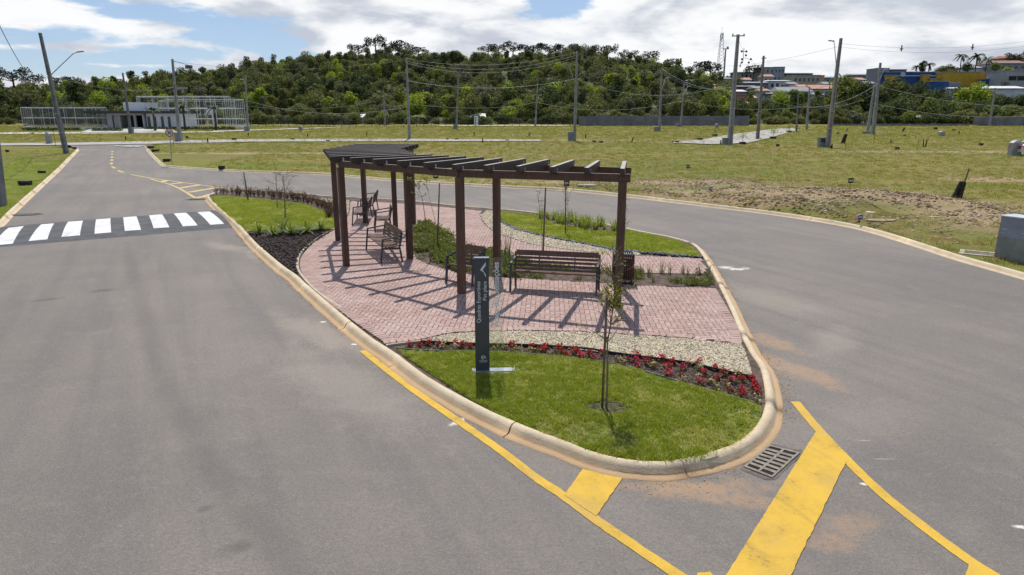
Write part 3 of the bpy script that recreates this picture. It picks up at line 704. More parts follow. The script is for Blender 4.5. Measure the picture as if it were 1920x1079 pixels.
for (x_, y_, an), d, e, ib in zip(cand_, dA, dB, iB):
    if d < 0.115 or e < 0.115:
        for s_ in (-1, 1):      # cut bricks at the rim
            hx, hy = x_ + s_ * math.cos(an) * bw / 2, y_ + s_ * math.sin(an) * bw / 2
            if inside((hx, hy), plaza2) and not inside((hx, hy), bed2) and edge_dist((hx, hy), plaza2) > .03: bricks.append((hx, hy, an, 0.0, 1))
    elif not ib: bricks.append((x_, y_, an, 0.0, 0))
# border courses: bricks laid across the edge
def course(line, closed, wide=0.205):
    L = smooth_line(line, 0.02, closed); acc = 0
    for a, b in zip(L, L[1:]):
        acc += (b - a).length
        if acc >= bw + 0.001:
            acc = 0; t = (b - a).normalized(); n = Vector((-t.y, t.x, 0))
            for s in (1, -1):
                c = a + n * s * wide / 2
                if inside(c, plaza2) and not inside(c, bed2) :
                    bricks.append((c.x, c.y, math.atan2(n.y, n.x), 0.006, 0)); break
course(PLAZA[:16], False); course(PLAZA[-12:] + [PLAZA[0]], False)
bricks.sort(key=lambda q: math.hypot(q[0], q[1]))
bm_ = brick_mesh(2 * bw - gp, bw - gp).mesh('brick', BRICK)
bh_ = brick_mesh(bw - gp, bw - gp).mesh('brick', BRICK)
for x_, y_, an, dz, hf in bricks[:300]:
    link('brick', bh_ if hf else bm_, plaza, (x_, y_, 0.1155 + dz + random.uniform(-.0015, .0015)), (random.uniform(-.008, .008), random.uniform(-.008, .008), an + random.uniform(-.012, .012)))
mb = MB(); tm2 = (brick_mesh(2 * bw - gp, bw - gp), brick_mesh(bw - gp, bw - gp))
for x_, y_, an, dz, hf in bricks[300:]:
    tmpl = tm2[hf]
    i = len(mb.v); c_, s_ = math.cos(an), math.sin(an); z_ = 0.1155 + dz + random.uniform(-.0015, .0015)
    mb.v += [(x_ + a * c_ - b * s_, y_ + a * s_ + b * c_, z_ + z) for a, b, z in tmpl.v]
    mb.f += [tuple(i + q for q in f) for f in tmpl.f]; mb.m += tmpl.m
o = mb.build('further_bricks', BRICK, plaza); o['kind'] = 'stuff'
# thin concrete edging strips
EDGE_M = plain('edging_concrete', (0.46, 0.40, 0.31), (0.33, 0.28, 0.21), 5, 0.9)
DARK_EDGE = plain('black_edging', (0.03, 0.028, 0.027), (0.02, 0.02, 0.02), 5, 0.7)
def edging(name, pts, w_, z0, z1, mat, label, cat='edging'):
    P = smooth_line(G2(pts, 0.13), 0.15); a = offset_line(P, w_ / 2); b = offset_line(P, -w_ / 2); mb = MB()
    mb.slab([(p.x, p.y) for p in b] + [(p.x, p.y) for p in reversed(a)], z0, z1)
    return tag(mb.build(name, mat), label, cat)
edging('concrete_edging', [(640, 578), (596, 548), (571, 523), (559, 505), (558, 490), (563, 476), (583, 456), (606, 440), (627, 429)], 0.06, 0.10, 0.142, EDGE_M, 'thin concrete edging between plaza and dark mulch bed')
edging('concrete_edging', [(724, 648), (745, 645), (770, 642), (789, 640)], 0.05, 0.10, 0.145, EDGE_M, 'short concrete edging at the front corner of the plaza')
edging('black_edging', [(789, 642), (887, 646.5), (924, 647.5), (998, 649), (1067, 653), (1112, 657), (1150, 663.5), (1210, 671.5), (1282, 681), (1358, 697.5), (1413, 709)], 0.02, 0.10, 0.165, DARK_EDGE, 'black plastic edging between cream pebbles and red flower bed')
edging('lawn_edging', [(743, 653), (813, 658), (882, 659), (952, 661), (1021, 666.5), (1080, 673), (1126, 678), (1173, 687), (1242, 706), (1300, 724), (1393, 750), (1425, 757)], 0.014, 0.10, 0.145, plain('grey_edging', (.2, .19, .18), None, 5), 'thin grey edging between flower bed and front lawn')
edging('bed_edging', [(905, 471), (943, 479), (1000, 492), (1090, 505), (1188, 512.5), (1331, 515.5)], 0.03, 0.10, 0.150, plain('brown_edging', (.12, .09, .07), None, 5), 'dark edging along the back of the planting bed')
# ================================================================== scatter (ground cover nobody could count)
SRC = bpy.data.collections.new('scatter_sources')
def source_set(name, meshes):
    c = bpy.data.collections.new(name); 
    for k, me in enumerate(meshes):
        o = bpy.data.objects.new(name + '_source', me); c.objects.link(o)
    return c
def scatter(name, coll, pts, label, cat, kind='stuff', parent=None):
    """pts: list of (location, rotation, scale)"""
    me = bpy.data.meshes.new(name); me.from_pydata([tuple(p[0]) for p in pts], [], [])
    a = me.attributes.new('rot', 'FLOAT_VECTOR', 'POINT'); a.data.foreach_set('vector', [c for p in pts for c in p[1]])
    a = me.attributes.new('scl', 'FLOAT_VECTOR', 'POINT'); a.data.foreach_set('vector', [c for p in pts for c in (p[2] if isinstance(p[2], (tuple, list)) else (p[2],) * 3)])
    o = link(name, me, parent)
    ng = bpy.data.node_groups.new(name, 'GeometryNodeTree')
    ng.interface.new_socket('Geometry', in_out='INPUT', socket_type='NodeSocketGeometry'); ng.interface.new_socket('Geometry', in_out='OUTPUT', socket_type='NodeSocketGeometry')
    N = ng.nodes; Lk = ng.links
    gi = N.new('NodeGroupInput'); go = N.new('NodeGroupOutput'); ip = N.new('GeometryNodeInstanceOnPoints'); ci = N.new('GeometryNodeCollectionInfo')
    ci.inputs['Collection'].default_value = coll; ci.inputs['Separate Children'].default_value = True; ci.inputs['Reset Children'].default_value = True
    ar = N.new('GeometryNodeInputNamedAttribute'); ar.data_type = 'FLOAT_VECTOR'; ar.inputs[0].default_value = 'rot'
    asc = N.new('GeometryNodeInputNamedAttribute'); asc.data_type = 'FLOAT_VECTOR'; asc.inputs[0].default_value = 'scl'
    Lk.new(gi.outputs[0], ip.inputs['Points']); Lk.new(ci.outputs[0], ip.inputs['Instance']); ip.inputs['Pick Instance'].default_value = True
    if pts and len(pts[0]) > 3:
        a = me.attributes.new('idx', 'INT', 'POINT'); a.data.foreach_set('value', [p[3] for p in pts])
        ai = N.new('GeometryNodeInputNamedAttribute'); ai.data_type = 'INT'; ai.inputs[0].default_value = 'idx'; Lk.new(ai.outputs[0], ip.inputs['Instance Index'])
    Lk.new(ar.outputs[0], ip.inputs['Rotation']); Lk.new(asc.outputs[0], ip.inputs['Scale']); Lk.new(ip.outputs[0], go.inputs[0])
    md = o.modifiers.new('scatter', 'NODES'); md.node_group = ng
    if cat: tag(o, label, cat, kind=kind)
    else: o['kind'] = kind
    return o
rnd = random.Random(11); G_DR = G(1430, 860)
def blades(n, h, spread, w_, mat, lean=0.6, name='blades'):
    mb = MB()
    for _ in range(n):
        a = rnd.uniform(0, 6.283); r = spread * math.sqrt(rnd.random()); x, y = r * math.cos(a), r * math.sin(a)
        b = rnd.uniform(0, 6.283); hh = h * rnd.uniform(.55, 1.15); l = lean * hh * rnd.uniform(.2, 1.2)
        dx, dy = math.cos(b) * l, math.sin(b) * l; c = b + math.pi / 2 + rnd.uniform(-.5, .5); wx, wy = math.cos(c) * w_ / 2, math.sin(c) * w_ / 2
        i = len(mb.v)
        mb.v += [(x - wx, y - wy, 0), (x + wx, y + wy, 0), (x + dx * .4 - wx * .8, y + dy * .4 - wy * .8, hh * .6), (x + dx * .4 + wx * .8, y + dy * .4 + wy * .8, hh * .6), (x + dx, y + dy, hh)]
        mb.f += [(i, i + 1, i + 3, i + 2), (i + 2, i + 3, i + 4)]; mb.m += [0, 0]
    return mb.mesh(name, mat)
def rnd_in(poly, n, margin=0.0):
    xs = [p[0] for p in poly]; ys = [p[1] for p in poly]; x0, x1, y0, y1 = min(xs), max(xs), min(ys), max(ys); out = []; g_ = np.random.default_rng(int(n) + len(poly))
    while len(out) < n:
        P = np.column_stack((g_.uniform(x0, x1, n), g_.uniform(y0, y1, n))); P = P[inside_many(P, poly)]
        if margin and len(P): P = P[dist_many(P, poly) > margin]
        out += [(float(a), float(b)) for a, b in P]
    return out[:n]
def area(poly): return abs(sum(a[0] * b[1] - b[0] * a[1] for a, b in zip(poly, list(poly[1:]) + [poly[0]]))) / 2
GRASS_A = leafy('lawn_grass', (0.285, 0.315, 0.036), (0.215, 0.265, 0.024), 0.42, 0.3, 0.9)
GRASS_B = leafy('lawn_grass_dry', (0.50, 0.46, 0.20), (0.42, 0.42, 0.14), 0.40, 0.3, 0.9)
lawn_src = source_set('lawn_clump', [blades(16, .048, .05, .007, GRASS_A, .9) for _ in range(4)] + [blades(12, .044, .05, .006, GRASS_B, .95)])
def lawn(name, poly, dens, label, sc=1.0, hole=None):
    pts = []
    for p in rnd_in(poly, int(area(poly) * dens), .035):
        if hole and hole(p): continue
        d = noise.noise(Vector((p[0] * 1.6, p[1] * 1.6, 0)))
        if d < -0.28 and rnd.random() < .45: continue
        e = noise.noise(Vector((p[0] * .8, p[1] * 1.1, 9))) + .6 * noise.noise(Vector((p[0] * 4, p[1] * 4, 3)))
        seam = min(abs((p[0] * .95 + p[1] * .3) % .62), abs((p[1] * .95 - p[0] * .3) % .42))
        if seam < .018 and rnd.random() < .6: continue
        pts.append(((p[0], p[1], 0.117), (0, 0, rnd.uniform(0, 6.28)), sc * rnd.uniform(.7, 1.3) * (1 + .3 * d) * (.85 if e > .25 else 1), 4 if rnd.random() < (.75 if e > .22 else .18) else rnd.randrange(4)))
    return scatter(name, lawn_src, pts, label, 'grass')
T1 = G(1137, 764, .13); SG = G(905, 697, .13)
lawn('lawn_grass', LAWN_F, 1100, 'short green grass of the front lawn round the sign', 1.0, lambda p: math.hypot((p[0] - T1.x) / .30, (p[1] - T1.y) / .22) < 1 or (SG.x - .17 < p[0] < SG.x + .5 and abs(p[1] - SG.y - .05) < .13))
lawn('lawn_grass', LAWN_L, 420, 'short green grass of the far tip lawn', 1.3)
bb2 = [(p.x, p.y) for p in BED_B]
lawn('lawn_grass', LAWN_B, 480, 'short green grass of the back lawn', 1.2, lambda p: inside(p, bb2))

# rough grass of verge and field
GR_G = leafy('field_grass', (0.165, 0.195, 0.032), (0.245, 0.225, 0.055), 0.42, 0.35, 0.3)
GR_D = leafy('field_grass_dry', (0.34, 0.29, 0.12), (0.25, 0.21, 0.08), 0.35, 0.35, 0.3)
field_src = source_set('field_tuft', [blades(12, .09, .14, .014, GR_G, 1.0), blades(12, .11, .12, .014, GR_G, .9), blades(10, .10, .16, .013, GR_G, 1.1), blades(11, .10, .14, .013, GR_D, 1.0)])
pts = []
F_KEEP = []
def field_z(x, Y):
    amp = bank_amp(x, Y) if Y < 60 else .05
    return land(x, Y) + .115 + rough(x, Y, amp) + (bank_amp(x, Y) - .05) * 1.3
n = 0
while n < 44000:
    Y = 17 + (rnd.random() ** 1.35) * 118; hw = Y * .80 + 2; x = rnd.uniform(-hw, hw)
    if x < -24 and Y < 66: continue
    y0 = kerb_y(x) + .05
    if Y < y0 or (x < kx[0][0] and Y < 80): continue
    ba = bank_amp(x, Y)
    q = noise.noise(Vector((x * .25, Y * .6, 1.0))) + .7 * noise.noise(Vector((x * .9, Y * .9, 4.0)))
    n += 1
    if rnd.random() < (ba - .05) * 4.2 - q * .5: continue
    if q < -.35 and rnd.random() < .7: continue
    pts.append(((x, Y, field_z(x, Y) - .02), (0, 0, rnd.uniform(0, 6.28)), rnd.uniform(.6, 1.3) * (1 + max(0, (Y - 25)) * .014)))
scatter('field_grass', field_src, pts, 'rough green and dry grass of the field', 'grass')
pts = []; n = 0
KLx = [(p.x, p.y) for p in KL]
while n < 11000:
    Y = rnd.uniform(19, 70); x = kerb_lx(Y) - .3 - (rnd.random() ** 1.5) * 26; n += 1
    if x < -Y * .82 - 3: continue
    q = noise.noise(Vector((x * .5, Y * .5, 7.0)))
    pts.append(((x, Y, land(x, Y) + .10), (0, 0, rnd.uniform(0, 6.28)), rnd.uniform(.6, 1.1) * (1 + q * .4)))
scatter('verge_grass', source_set('verge_tuft', [blades(14, .07, .14, .012, GRASS_A, 1.0), blades(12, .08, .14, .012, GRASS_A, .9), blades(12, .08, .12, .012, GR_G, .9)]), pts, 'green grass of the verge left of the road', 'grass')

# earth clods and stones on the bank
def lump(r, mat, seed, flat=.6, name='lump'):
    bm = bmesh.new(); bmesh.ops.create_icosphere(bm, subdivisions=1, radius=r)
    for v in bm.verts:
        k = 1 + .35 * noise.noise(v.co * (1.6 / r) + Vector((seed, 0, 0))); v.co = Vector((v.co.x * k, v.co.y * k * .85, v.co.z * k * flat))
    me = bpy.data.meshes.new(name); bm.to_mesh(me); bm.free(); me.materials.append(mat); return me
CLOD = plain('earth_clod', (0.37, 0.28, 0.18), (0.24, 0.17, 0.105), 3, 0.95, isl=.3)
STONE_P = plain('pale_stone', (0.50, 0.43, 0.33), (0.36, 0.30, 0.22), 4, 0.9, isl=.25)
pts = []; n = 0
while len(pts) < 9000 and n < 120000:
    n += 1; Y = rnd.uniform(17, 42); x = rnd.uniform(-6, 22)
    if Y < kerb_y(x) + .2: continue
    if rnd.random() < (bank_amp(x, Y) - .055) * 6:
        pts.append(((x, Y, field_z(x, Y)), (rnd.uniform(-.5, .5), rnd.uniform(-.5, .5), rnd.uniform(0, 6.28)), rnd.uniform(.3, 1.0) ** 3 * 1.3 + .25))
scatter('earth_clods', source_set('clod', [lump(.06, CLOD, 1), lump(.07, CLOD, 5), lump(.055, CLOD, 9), lump(.05, STONE_P, 3)]), pts, 'brown earth clods and stones on the bank beside the right road', 'earth')

# cream pebbles
PEB = plain('cream_pebble', (0.58, 0.50, 0.36), (0.44, 0.375, 0.265), 12, 0.75, isl=.28)
peb_src = source_set('pebble', [lump(.016, PEB, k, .55) for k in (2, 4, 6, 8)])
def pebbles(poly, dens, label, sc=1.0):
    pts = [((p[0], p[1], .126 + rnd.uniform(0, .008)), (rnd.uniform(-.6, .6), rnd.uniform(-.6, .6), rnd.uniform(0, 6.28)), sc * rnd.uniform(.7, 1.35)) for p in rnd_in(poly, int(area(poly) * dens))]
    scatter('pebbles', peb_src, pts, label, 'pebbles')
pebbles(FRONT_PEB, 2600, 'cream pebbles between the plaza and the red flowers')
pebbles(BACK_PEB, 800, 'cream pebbles along the dark stones of the back lawn', 1.5)
pebbles(TIP_PEB, 420, 'cream pebbles between the purple hedge and the far kerb', 1.9)
CHIP = plain('mulch_chip', (0.085, 0.060, 0.050), (0.025, 0.019, 0.017), 14, 0.9, isl=.5)
pts = [((p[0], p[1], .125 + rnd.uniform(0, .02)), (rnd.uniform(-.8, .8), rnd.uniform(-.8, .8), rnd.uniform(0, 6.28)), rnd.uniform(.6, 1.5)) for p in rnd_in(MULCH, 3600)]
scatter('mulch_chips', source_set('chip', [lump(.03, CHIP, k, .45) for k in (1, 3, 7)]), pts, 'dark bark mulch between the kerb and the plaza', 'mulch')
# soil crumbs in the flower bed
BEDF = G2([(745, 651), (789, 642), (887, 646.5), (924, 647.5), (998, 649), (1067, 653), (1112, 657), (1150, 663.5), (1210, 671.5), (1282, 681), (1358, 697.5), (1413, 709), (1425, 757), (1393, 750), (1300, 724), (1242, 706), (1173, 687), (1126, 678), (1080, 673), (1021, 666), (952, 661), (882, 659), (813, 658)], .13)
CRUMB = plain('soil_crumb', (0.15, 0.115, 0.095), (0.06, 0.045, 0.038), 14, 0.95, isl=.4)
pts = [((p[0], p[1], .108), (rnd.uniform(-.8, .8), rnd.uniform(-.8, .8), rnd.uniform(0, 6.28)), rnd.uniform(.4, 1.2)) for p in rnd_in(BEDF, 3200)]
pts += [((T1.x + math.cos(a) * r * .3, T1.y + math.sin(a) * r * .22, .118), (0, 0, a), rnd.uniform(.5, 1.2)) for a, r in ((rnd.uniform(0, 6.28), math.sqrt(rnd.random())) for _ in range(260))]
scatter('soil_crumbs', source_set('crumb', [lump(.018, CRUMB, k, .6) for k in (1, 3, 7)]), pts, 'dark crumbly soil between the red flowers', 'soil')
# ground cover of the beds
COVER = leafy('ground_cover_leaf', (0.10, 0.13, 0.035), (0.16, 0.175, 0.06), 0.4, 0.4, 1.2)
def sprig(n, h, spread, leaf, mat, name='sprig'):
    mb = MB()
    for _ in range(n):
        a = rnd.uniform(0, 6.283); r = spread * math.sqrt(rnd.random()); p = Vector((r * math.cos(a), r * math.sin(a), rnd.uniform(.15, 1) * h))
        d = Vector((rnd.gauss(0, 1), rnd.gauss(0, 1), rnd.gauss(.4, .6))).normalized(); s_ = d.cross(Vector((rnd.gauss(0, 1), rnd.gauss(0, 1), rnd.gauss(0, 1)))).normalized()
        l = leaf * rnd.uniform(.6, 1.2)
        mb.quad(p, p + d * l * .5 + s_ * l * .28, p + d * l, p + d * l * .5 - s_ * l * .28)
    return mb.mesh(name, mat)
cov_src = source_set('cover', [sprig(26, .10, .11, .055, COVER) for _ in range(4)])
BEDP = [(p.x, p.y) for p in BED]
pts = []
for p in rnd_in(BEDP, 2600):
    strip = p[0] > 0.2
    q = noise.noise(Vector((p[0] * 1.5, p[1] * 1.5, 2)))
    if edge_dist(p, BEDP) < .06 or (strip and q < .08) or q < -.12: continue
    pts.append(((p[0], p[1], .135), (0, 0, rnd.uniform(0, 6.28)), rnd.uniform(.7, 1.5) * (.8 if strip else 1.15)))
scatter('ground_cover', cov_src, pts, 'low green ground cover in the bed behind the benches', 'ground cover')

# washed sand and grit in the gutter of the island
SANDG = plain('washed_sand', (0.46, 0.31, 0.18), (0.33, 0.22, 0.13), 6, 0.95, isl=.3)
pts = []; oo = offset_line(ISLAND, -1.0, True); NI = len(ISLAND)
for k in range(9000):
    i = rnd.randrange(NI); p = ISLAND[i]
    if p.y > 26: continue
    w_ = .35 + .65 * max(0, 1 - math.hypot(p.x - G_DR.x, p.y - G_DR.y) / 5.0) if p.x > .5 else .3
    d = (rnd.random() ** 2.2) * .42 * w_ - .01; q = p.lerp(oo[i], d) + (ISLAND[(i + 1) % NI] - p) * rnd.random()
    if noise.noise(Vector((q.x * 1.3, q.y * 1.3, 6))) < -.05: continue
    pts.append(((q.x, q.y, .004), (rnd.uniform(-.5, .5), rnd.uniform(-.5, .5), rnd.uniform(0, 6.28)), rnd.uniform(.4, 1.3)))
scatter('gutter_sand', source_set('grain', [lump(.008, SANDG, 2, .5), lump(.011, SANDG, 5, .45)]), pts, 'washed orange sand and grit in the gutter round the island', 'sand')
# ================================================================== pergola
def wood_mat(name, c, c2, rough=0.65, stretch=(1, 1, 1), lit_dust=None):
    m, T = new_mat(name); p = T.n('ShaderNodeTexCoord').outputs['Object']
    g = T.noise(T.n('ShaderNodeVectorMath', {0: p, 1: stretch}, operation='MULTIPLY').outputs[0], 9, 6, 0.65, 0.6)
    n = T.noise(T.pos(), 1.7, 5, 0.65)
    col = T.mix(T.ramp(g, 0.3, 0.7), c2, c); col = T.mix(T.math('MULTIPLY', T.ramp(n, 0.45, 0.75), 0.4), col, tuple(q * 1.5 for q in c))
    if lit_dust:      # bleached, dusty upper faces, paled further to paint in bright lit tops
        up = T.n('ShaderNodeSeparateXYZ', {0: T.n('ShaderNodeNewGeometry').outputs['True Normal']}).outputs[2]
        col = T.mix(T.math('MULTIPLY', T.ramp(up, 0.6, 0.9), T.ramp(n, 0.25, 0.6, 0.7, 1.0)), col, lit_dust)
    finish(T, bsdf(T, col, rough, g, 0.6, 0.004, spec=0.35)); return m
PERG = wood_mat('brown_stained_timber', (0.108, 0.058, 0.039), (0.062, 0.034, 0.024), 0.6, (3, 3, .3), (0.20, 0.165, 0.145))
PERG_R = wood_mat('weathered_lit_rafter', (0.056, 0.039, 0.032), (0.036, 0.026, 0.021), 0.5, (1, 1, 1), (0.36, 0.33, 0.31))  # last colour puts the bright lit look of the tops into the timber
GALV = plain('bracket_metal', (0.55, 0.54, 0.52), None, 20, 0.5, metal=0.6)
OUTER = [G(1157, 587), G(866, 561), G(650, 508), G(634.5, 459), G(686, 425)]
INNER = [None, G(932, 526), G(769, 494), G(743, 457), G(776, 427)]
d0 = (OUTER[0] - OUTER[1]).normalized(); n0 = Vector((-d0.y, d0.x, 0))
INNER[0] = Vector((OUTER[0].x * (OUTER[0].y + 1.72) / OUTER[0].y + .03, OUTER[0].y + 1.72, 0))
GZ = 0.13; BZ0, BZ1 = 2.70, 2.86
perg = empty('pergola', (OUTER[2].x, OUTER[2].y, GZ)); tag(perg, 'curved dark brown timber pergola with open rafters over the brick plaza', 'pergola')
PB = Vector((OUTER[2].x, OUTER[2].y, GZ))
def padd(name, mb, mat): return mb.build(name, mat, perg)
def rel(p): return Vector(p) - PB
for i in range(5):
    ax = (INNER[i] - OUTER[i]).normalized(); rz = math.atan2(ax.y, ax.x)
    for P in (OUTER[i], INNER[i]):
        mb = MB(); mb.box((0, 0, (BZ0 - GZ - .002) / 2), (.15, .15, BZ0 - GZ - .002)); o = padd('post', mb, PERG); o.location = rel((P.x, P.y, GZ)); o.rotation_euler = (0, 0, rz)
def ext(L, a=.28):
    o = [p.copy() for p in L]; o[0] += (o[0] - o[1]).normalized() * .16; o[-1] += (o[-1] - o[-2]).normalized() * a; return o
EO, EI = ext(OUTER), ext(INNER)
for L in (EO, EI):
    c = sum((Vector(p) for p in OUTER + INNER), Vector()) / 10
    for a, b in zip(L, L[1:]):
        d = (b - a).normalized(); n = Vector((-d.y, d.x, 0))
        mb = MB()
        for s in (1,):
            k = n * 0
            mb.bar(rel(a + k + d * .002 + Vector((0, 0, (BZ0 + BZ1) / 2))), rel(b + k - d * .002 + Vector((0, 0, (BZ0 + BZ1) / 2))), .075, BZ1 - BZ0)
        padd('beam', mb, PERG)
nr = 5; raf = []
for i in range(4):
    for k in range(nr + (1 if i == 3 else 0)):
        t = k / nr; a = OUTER[i].lerp(OUTER[i + 1], t); b = INNER[i].lerp(INNER[i + 1], t); raf.append((a, b))
for a, b in raf:
    d = (b - a).normalized(); A = a - d * .27; B = b + d * .27; L = (B - A).length; h0, h1 = BZ1 - .045, BZ1 + .125; w2 = .042
    mb = MB()
    # long plank with cut-back lower corners at both ends
    prof = [(-L / 2, h0 + .07), (-L / 2 + .10, h0), (L / 2 - .10, h0), (L / 2, h0 + .07), (L / 2, h1), (-L / 2, h1)]
    i0 = len(mb.v)
    for s in (-w2, w2): mb.v += [(x, s, z - GZ) for x, z in prof]
    m_ = len(prof); mb.f += [tuple(range(m_)), tuple(reversed(range(m_, 2 * m_)))] + [(j, (j + 1) % m_ + 0, (j + 1) % m_ + m_, j + m_) if False else (j, j + m_, (j + 1) % m_ + m_, (j + 1) % m_) for j in range(m_)]; mb.m = [0] * len(mb.f)
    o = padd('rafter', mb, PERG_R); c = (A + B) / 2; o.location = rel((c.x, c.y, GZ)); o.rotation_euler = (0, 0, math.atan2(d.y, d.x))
    for P in (a, b):
        mb = MB(); mb.box((0, 0, 0), (.04, .006, .09)); o2 = mb.build('bracket', GALV, o); q = (P - c); o2.location = (q.dot(d) + .075, -w2 - .005, BZ1 + .03 - GZ)

# ================================================================== benches
STEEL = plain('dark_bench_steel', (0.030, 0.036, 0.048), (0.022, 0.026, 0.034), 8, 0.4, spec=0.5)
SLAT = wood_mat('bench_slat_wood', (0.155, 0.078, 0.052), (0.090, 0.045, 0.032), 0.42, (.25, 3, 3))
def bench(a, b, label, W=None):
    d = (b - a); L = W or d.length; d.normalize(); mid = (a + b) / 2
    o = empty('park_bench', (mid.x, mid.y, 0.133), math.atan2(d.y, d.x)); tag(o, label, 'bench', 'steel and timber benches of the plaza')
    h = L / 2
    for s in (-1, 1):
        x = s * h; mb = MB()
        mb.bar((x, -.02, 0), (x, .05, .62), .04, .045, up=(1, 0, 0)); mb.build('front_leg', STEEL, o)
        mb = MB(); mb.bar((x, .03, .628), (x, .56, .70), .05, .03); mb.build('armrest', STEEL, o)
        mb = MB(); mb.bar((x, .56, 0), (x, .50, .40), .04, .045, up=(1, 0, 0)); mb.bar((x, .50, .39), (x, .585, .80), .04, .04, up=(1, 0, 0)); mb.build('back_leg', STEEL, o)
        mb = MB(); mb.bar((x, .04, .39), (x, .50, .375), .035, .04); mb.build('seat_rail', STEEL, o)
    ys = (.045, .13, .215, .30, .385, .465); zs = (.440, .428, .420, .417, .420, .430); tl = (-.18, -.12, -.05, 0, .08, .18)
    for y, z, t in zip(ys, zs, tl):
        mb = MB(); mb.box((0, 0, 0), (L - .03, .072, .028)); q = mb.build('seat_slat', SLAT, o); q.location = (0, y, z); q.rotation_euler = (t, 0, 0)
    for y, z, hh in ((.515, .505, .058), (.530, .590, .058), (.545, .675, .058), (.562, .785, .125)):
        mb = MB(); mb.box((0, 0, 0), (L - .03, .026, hh)); q = mb.build('back_slat', SLAT, o); q.location = (0, y, z); q.rotation_euler = (-.19, 0, 0)
    for x in ((-L * .21, L * .21) if L > 1.2 else (0,)):
        mb = MB(); mb.bar((x, .525, .44), (x, .588, .83), .04, .02, up=(1, 0, 0)); mb.build('back_support', STEEL, o)
    return o
bench(G(957, 546, .13), G(1118, 555, .13), 'long dark timber bench beside the slatted litter bin, facing the camera')
bench(G(836, 531, .13), G(888, 538, .13), 'short timber seat half hidden behind the dark sign', .72)
bench(G(688, 469, .13), G(716, 494, .13), 'bench seen from its end beside the middle pergola posts, slat shadow below')
bench(G(702, 425, .13), G(705, 438, .13), 'short seat just beyond the end-on bench, mostly hidden by it', .72)
bench(G(671, 408, .13), G(661, 423, .13), 'bench at the far pergola end seen from its end, nearer of the two', 1.8)
bench(G(684, 393, .13), G(676, 404, .13), 'bench at the far pergola end, farther of the two near the far kerb', 1.8)

# ================================================================== litter bin
BINW = wood_mat('bin_slat_wood', (0.10, 0.045, 0.032), (0.06, 0.028, 0.02), 0.5, (3, 3, .3))
bp = G(1167, 531, .13); tb = empty('litter_bin', (bp.x, bp.y, .135), R(-6)); tag(tb, 'brown slatted litter bin behind the right pergola post', 'litter bin')
w_, dp, ht = .46, .36, .74
for s in (-1, 1):
    mb = MB(); mb.box((s * (w_ / 2 - .02), 0, ht / 2), (.035, .035, ht)); mb.build('post', STEEL, tb)
for k in range(9):
    x = -w_ / 2 + .03 + k * (w_ - .06) / 8
    for yy in (-dp / 2, dp / 2):
        mb = MB(); mb.box((x, yy, .40), (.03, .018, .60)); mb.build('slat', BINW, tb)
for k in range(6):
    y = -dp / 2 + .05 + k * (dp - .1) / 5
    for xx in (-w_ / 2 - .012, w_ / 2 + .012):
        mb = MB(); mb.box((xx, y, .40), (.018, .03, .60)); mb.build('slat', BINW, tb)
mb = MB()
for yy in (-dp / 2, dp / 2): mb.box((0, yy, .72), (w_ + .02, .03, .03))
for xx in (-w_ / 2 + .004, w_ / 2 - .004): mb.box((xx, 0, .7205), (.03, dp - .034, .03))
mb.build('rim', plain('bin_rim', (.20, .23, .28), None, 9, .4, metal=.3), tb)
mb = MB(); mb.box((0, 0, .36), (w_ - .07, dp - .06, .5)); mb.build('liner', plain('bin_liner', (.045, .018, .015), None, 9, .7), tb)

# ================================================================== sign
SIGN_D = plain('slate_sign_panel', (0.055, 0.063, 0.074), (0.047, 0.054, 0.063), 3, 0.35, spec=0.5)
SIGN_W = plain('sign_white', (0.72, 0.73, 0.74), (0.66, 0.67, 0.68), 5, 0.5)
PLATE = plain('sign_steel_plate', (0.42, 0.45, 0.50), (0.34, 0.37, 0.42), 6, 0.35, metal=0.5)
sg = empty('sign_totem', (SG.x, SG.y, .13), R(2.0)); tag(sg, 'dark upright sign with white arrow and lettering beside a clear panel', 'sign')
pxm = cp * (697 - HOR) / (CAM_H - .13); SW = 26.5 / pxm; SH = AT(903, 484, SG.y).z - .15
mb = MB(); mb.box((0, 0, SH / 2 + .02), (SW, .035, SH)); mb.build('panel', SIGN_D, sg)
mb = MB(); mb.box((0, .0, SH + .026), (SW + .004, .05, .012)); mb.build('top_cap', plain('sign_cap', (.62, .65, .70), None, 9, .3, metal=.4), sg)
mb = MB(); mb.box((.17, .03, .014), (.66, .15, .016)); mb.build('base_plate', PLATE, sg)
for x in (-.13, .47):
    for y in (-.02, .08):
        mb = MB(); mb.tube([(x, y, .02), (x, y, .034)], .009, 6); mb.build('bolt', STEEL, sg)
mb = MB()
mb.slab([(.17 + .40 * math.cos(a) * (1 + .08 * math.sin(3 * a)), .02 + .125 * math.sin(a) * (1 + .06 * math.cos(5 * a))) for a in [2 * math.pi * k / 22 for k in range(22)]], -.02, .005)
mb.build('concrete_pad', plain('pad_concrete', (.42, .40, .37), (.3, .28, .26), 12, .9, .004, 40), sg)
m, T = new_mat('clear_panel')
gl = T.n('ShaderNodeBsdfGlossy', {0: (1, 1, 1), 1: 0.06}).outputs[0]; tr = T.n('ShaderNodeBsdfTransparent', {0: (0.90, 0.93, 0.91)}).outputs[0]
fr = 0.07
finish(T, T.n('ShaderNodeMixShader', {0: fr, 1: tr, 2: gl}).outputs[0]); CLEAR = m
GW = .215; gx = SW / 2 + GW / 2 + .004
mb = MB(); mb.box((gx, .012, SH / 2 + .022), (GW, .010, SH)); gp_ = mb.build('clear_panel', CLEAR, sg)
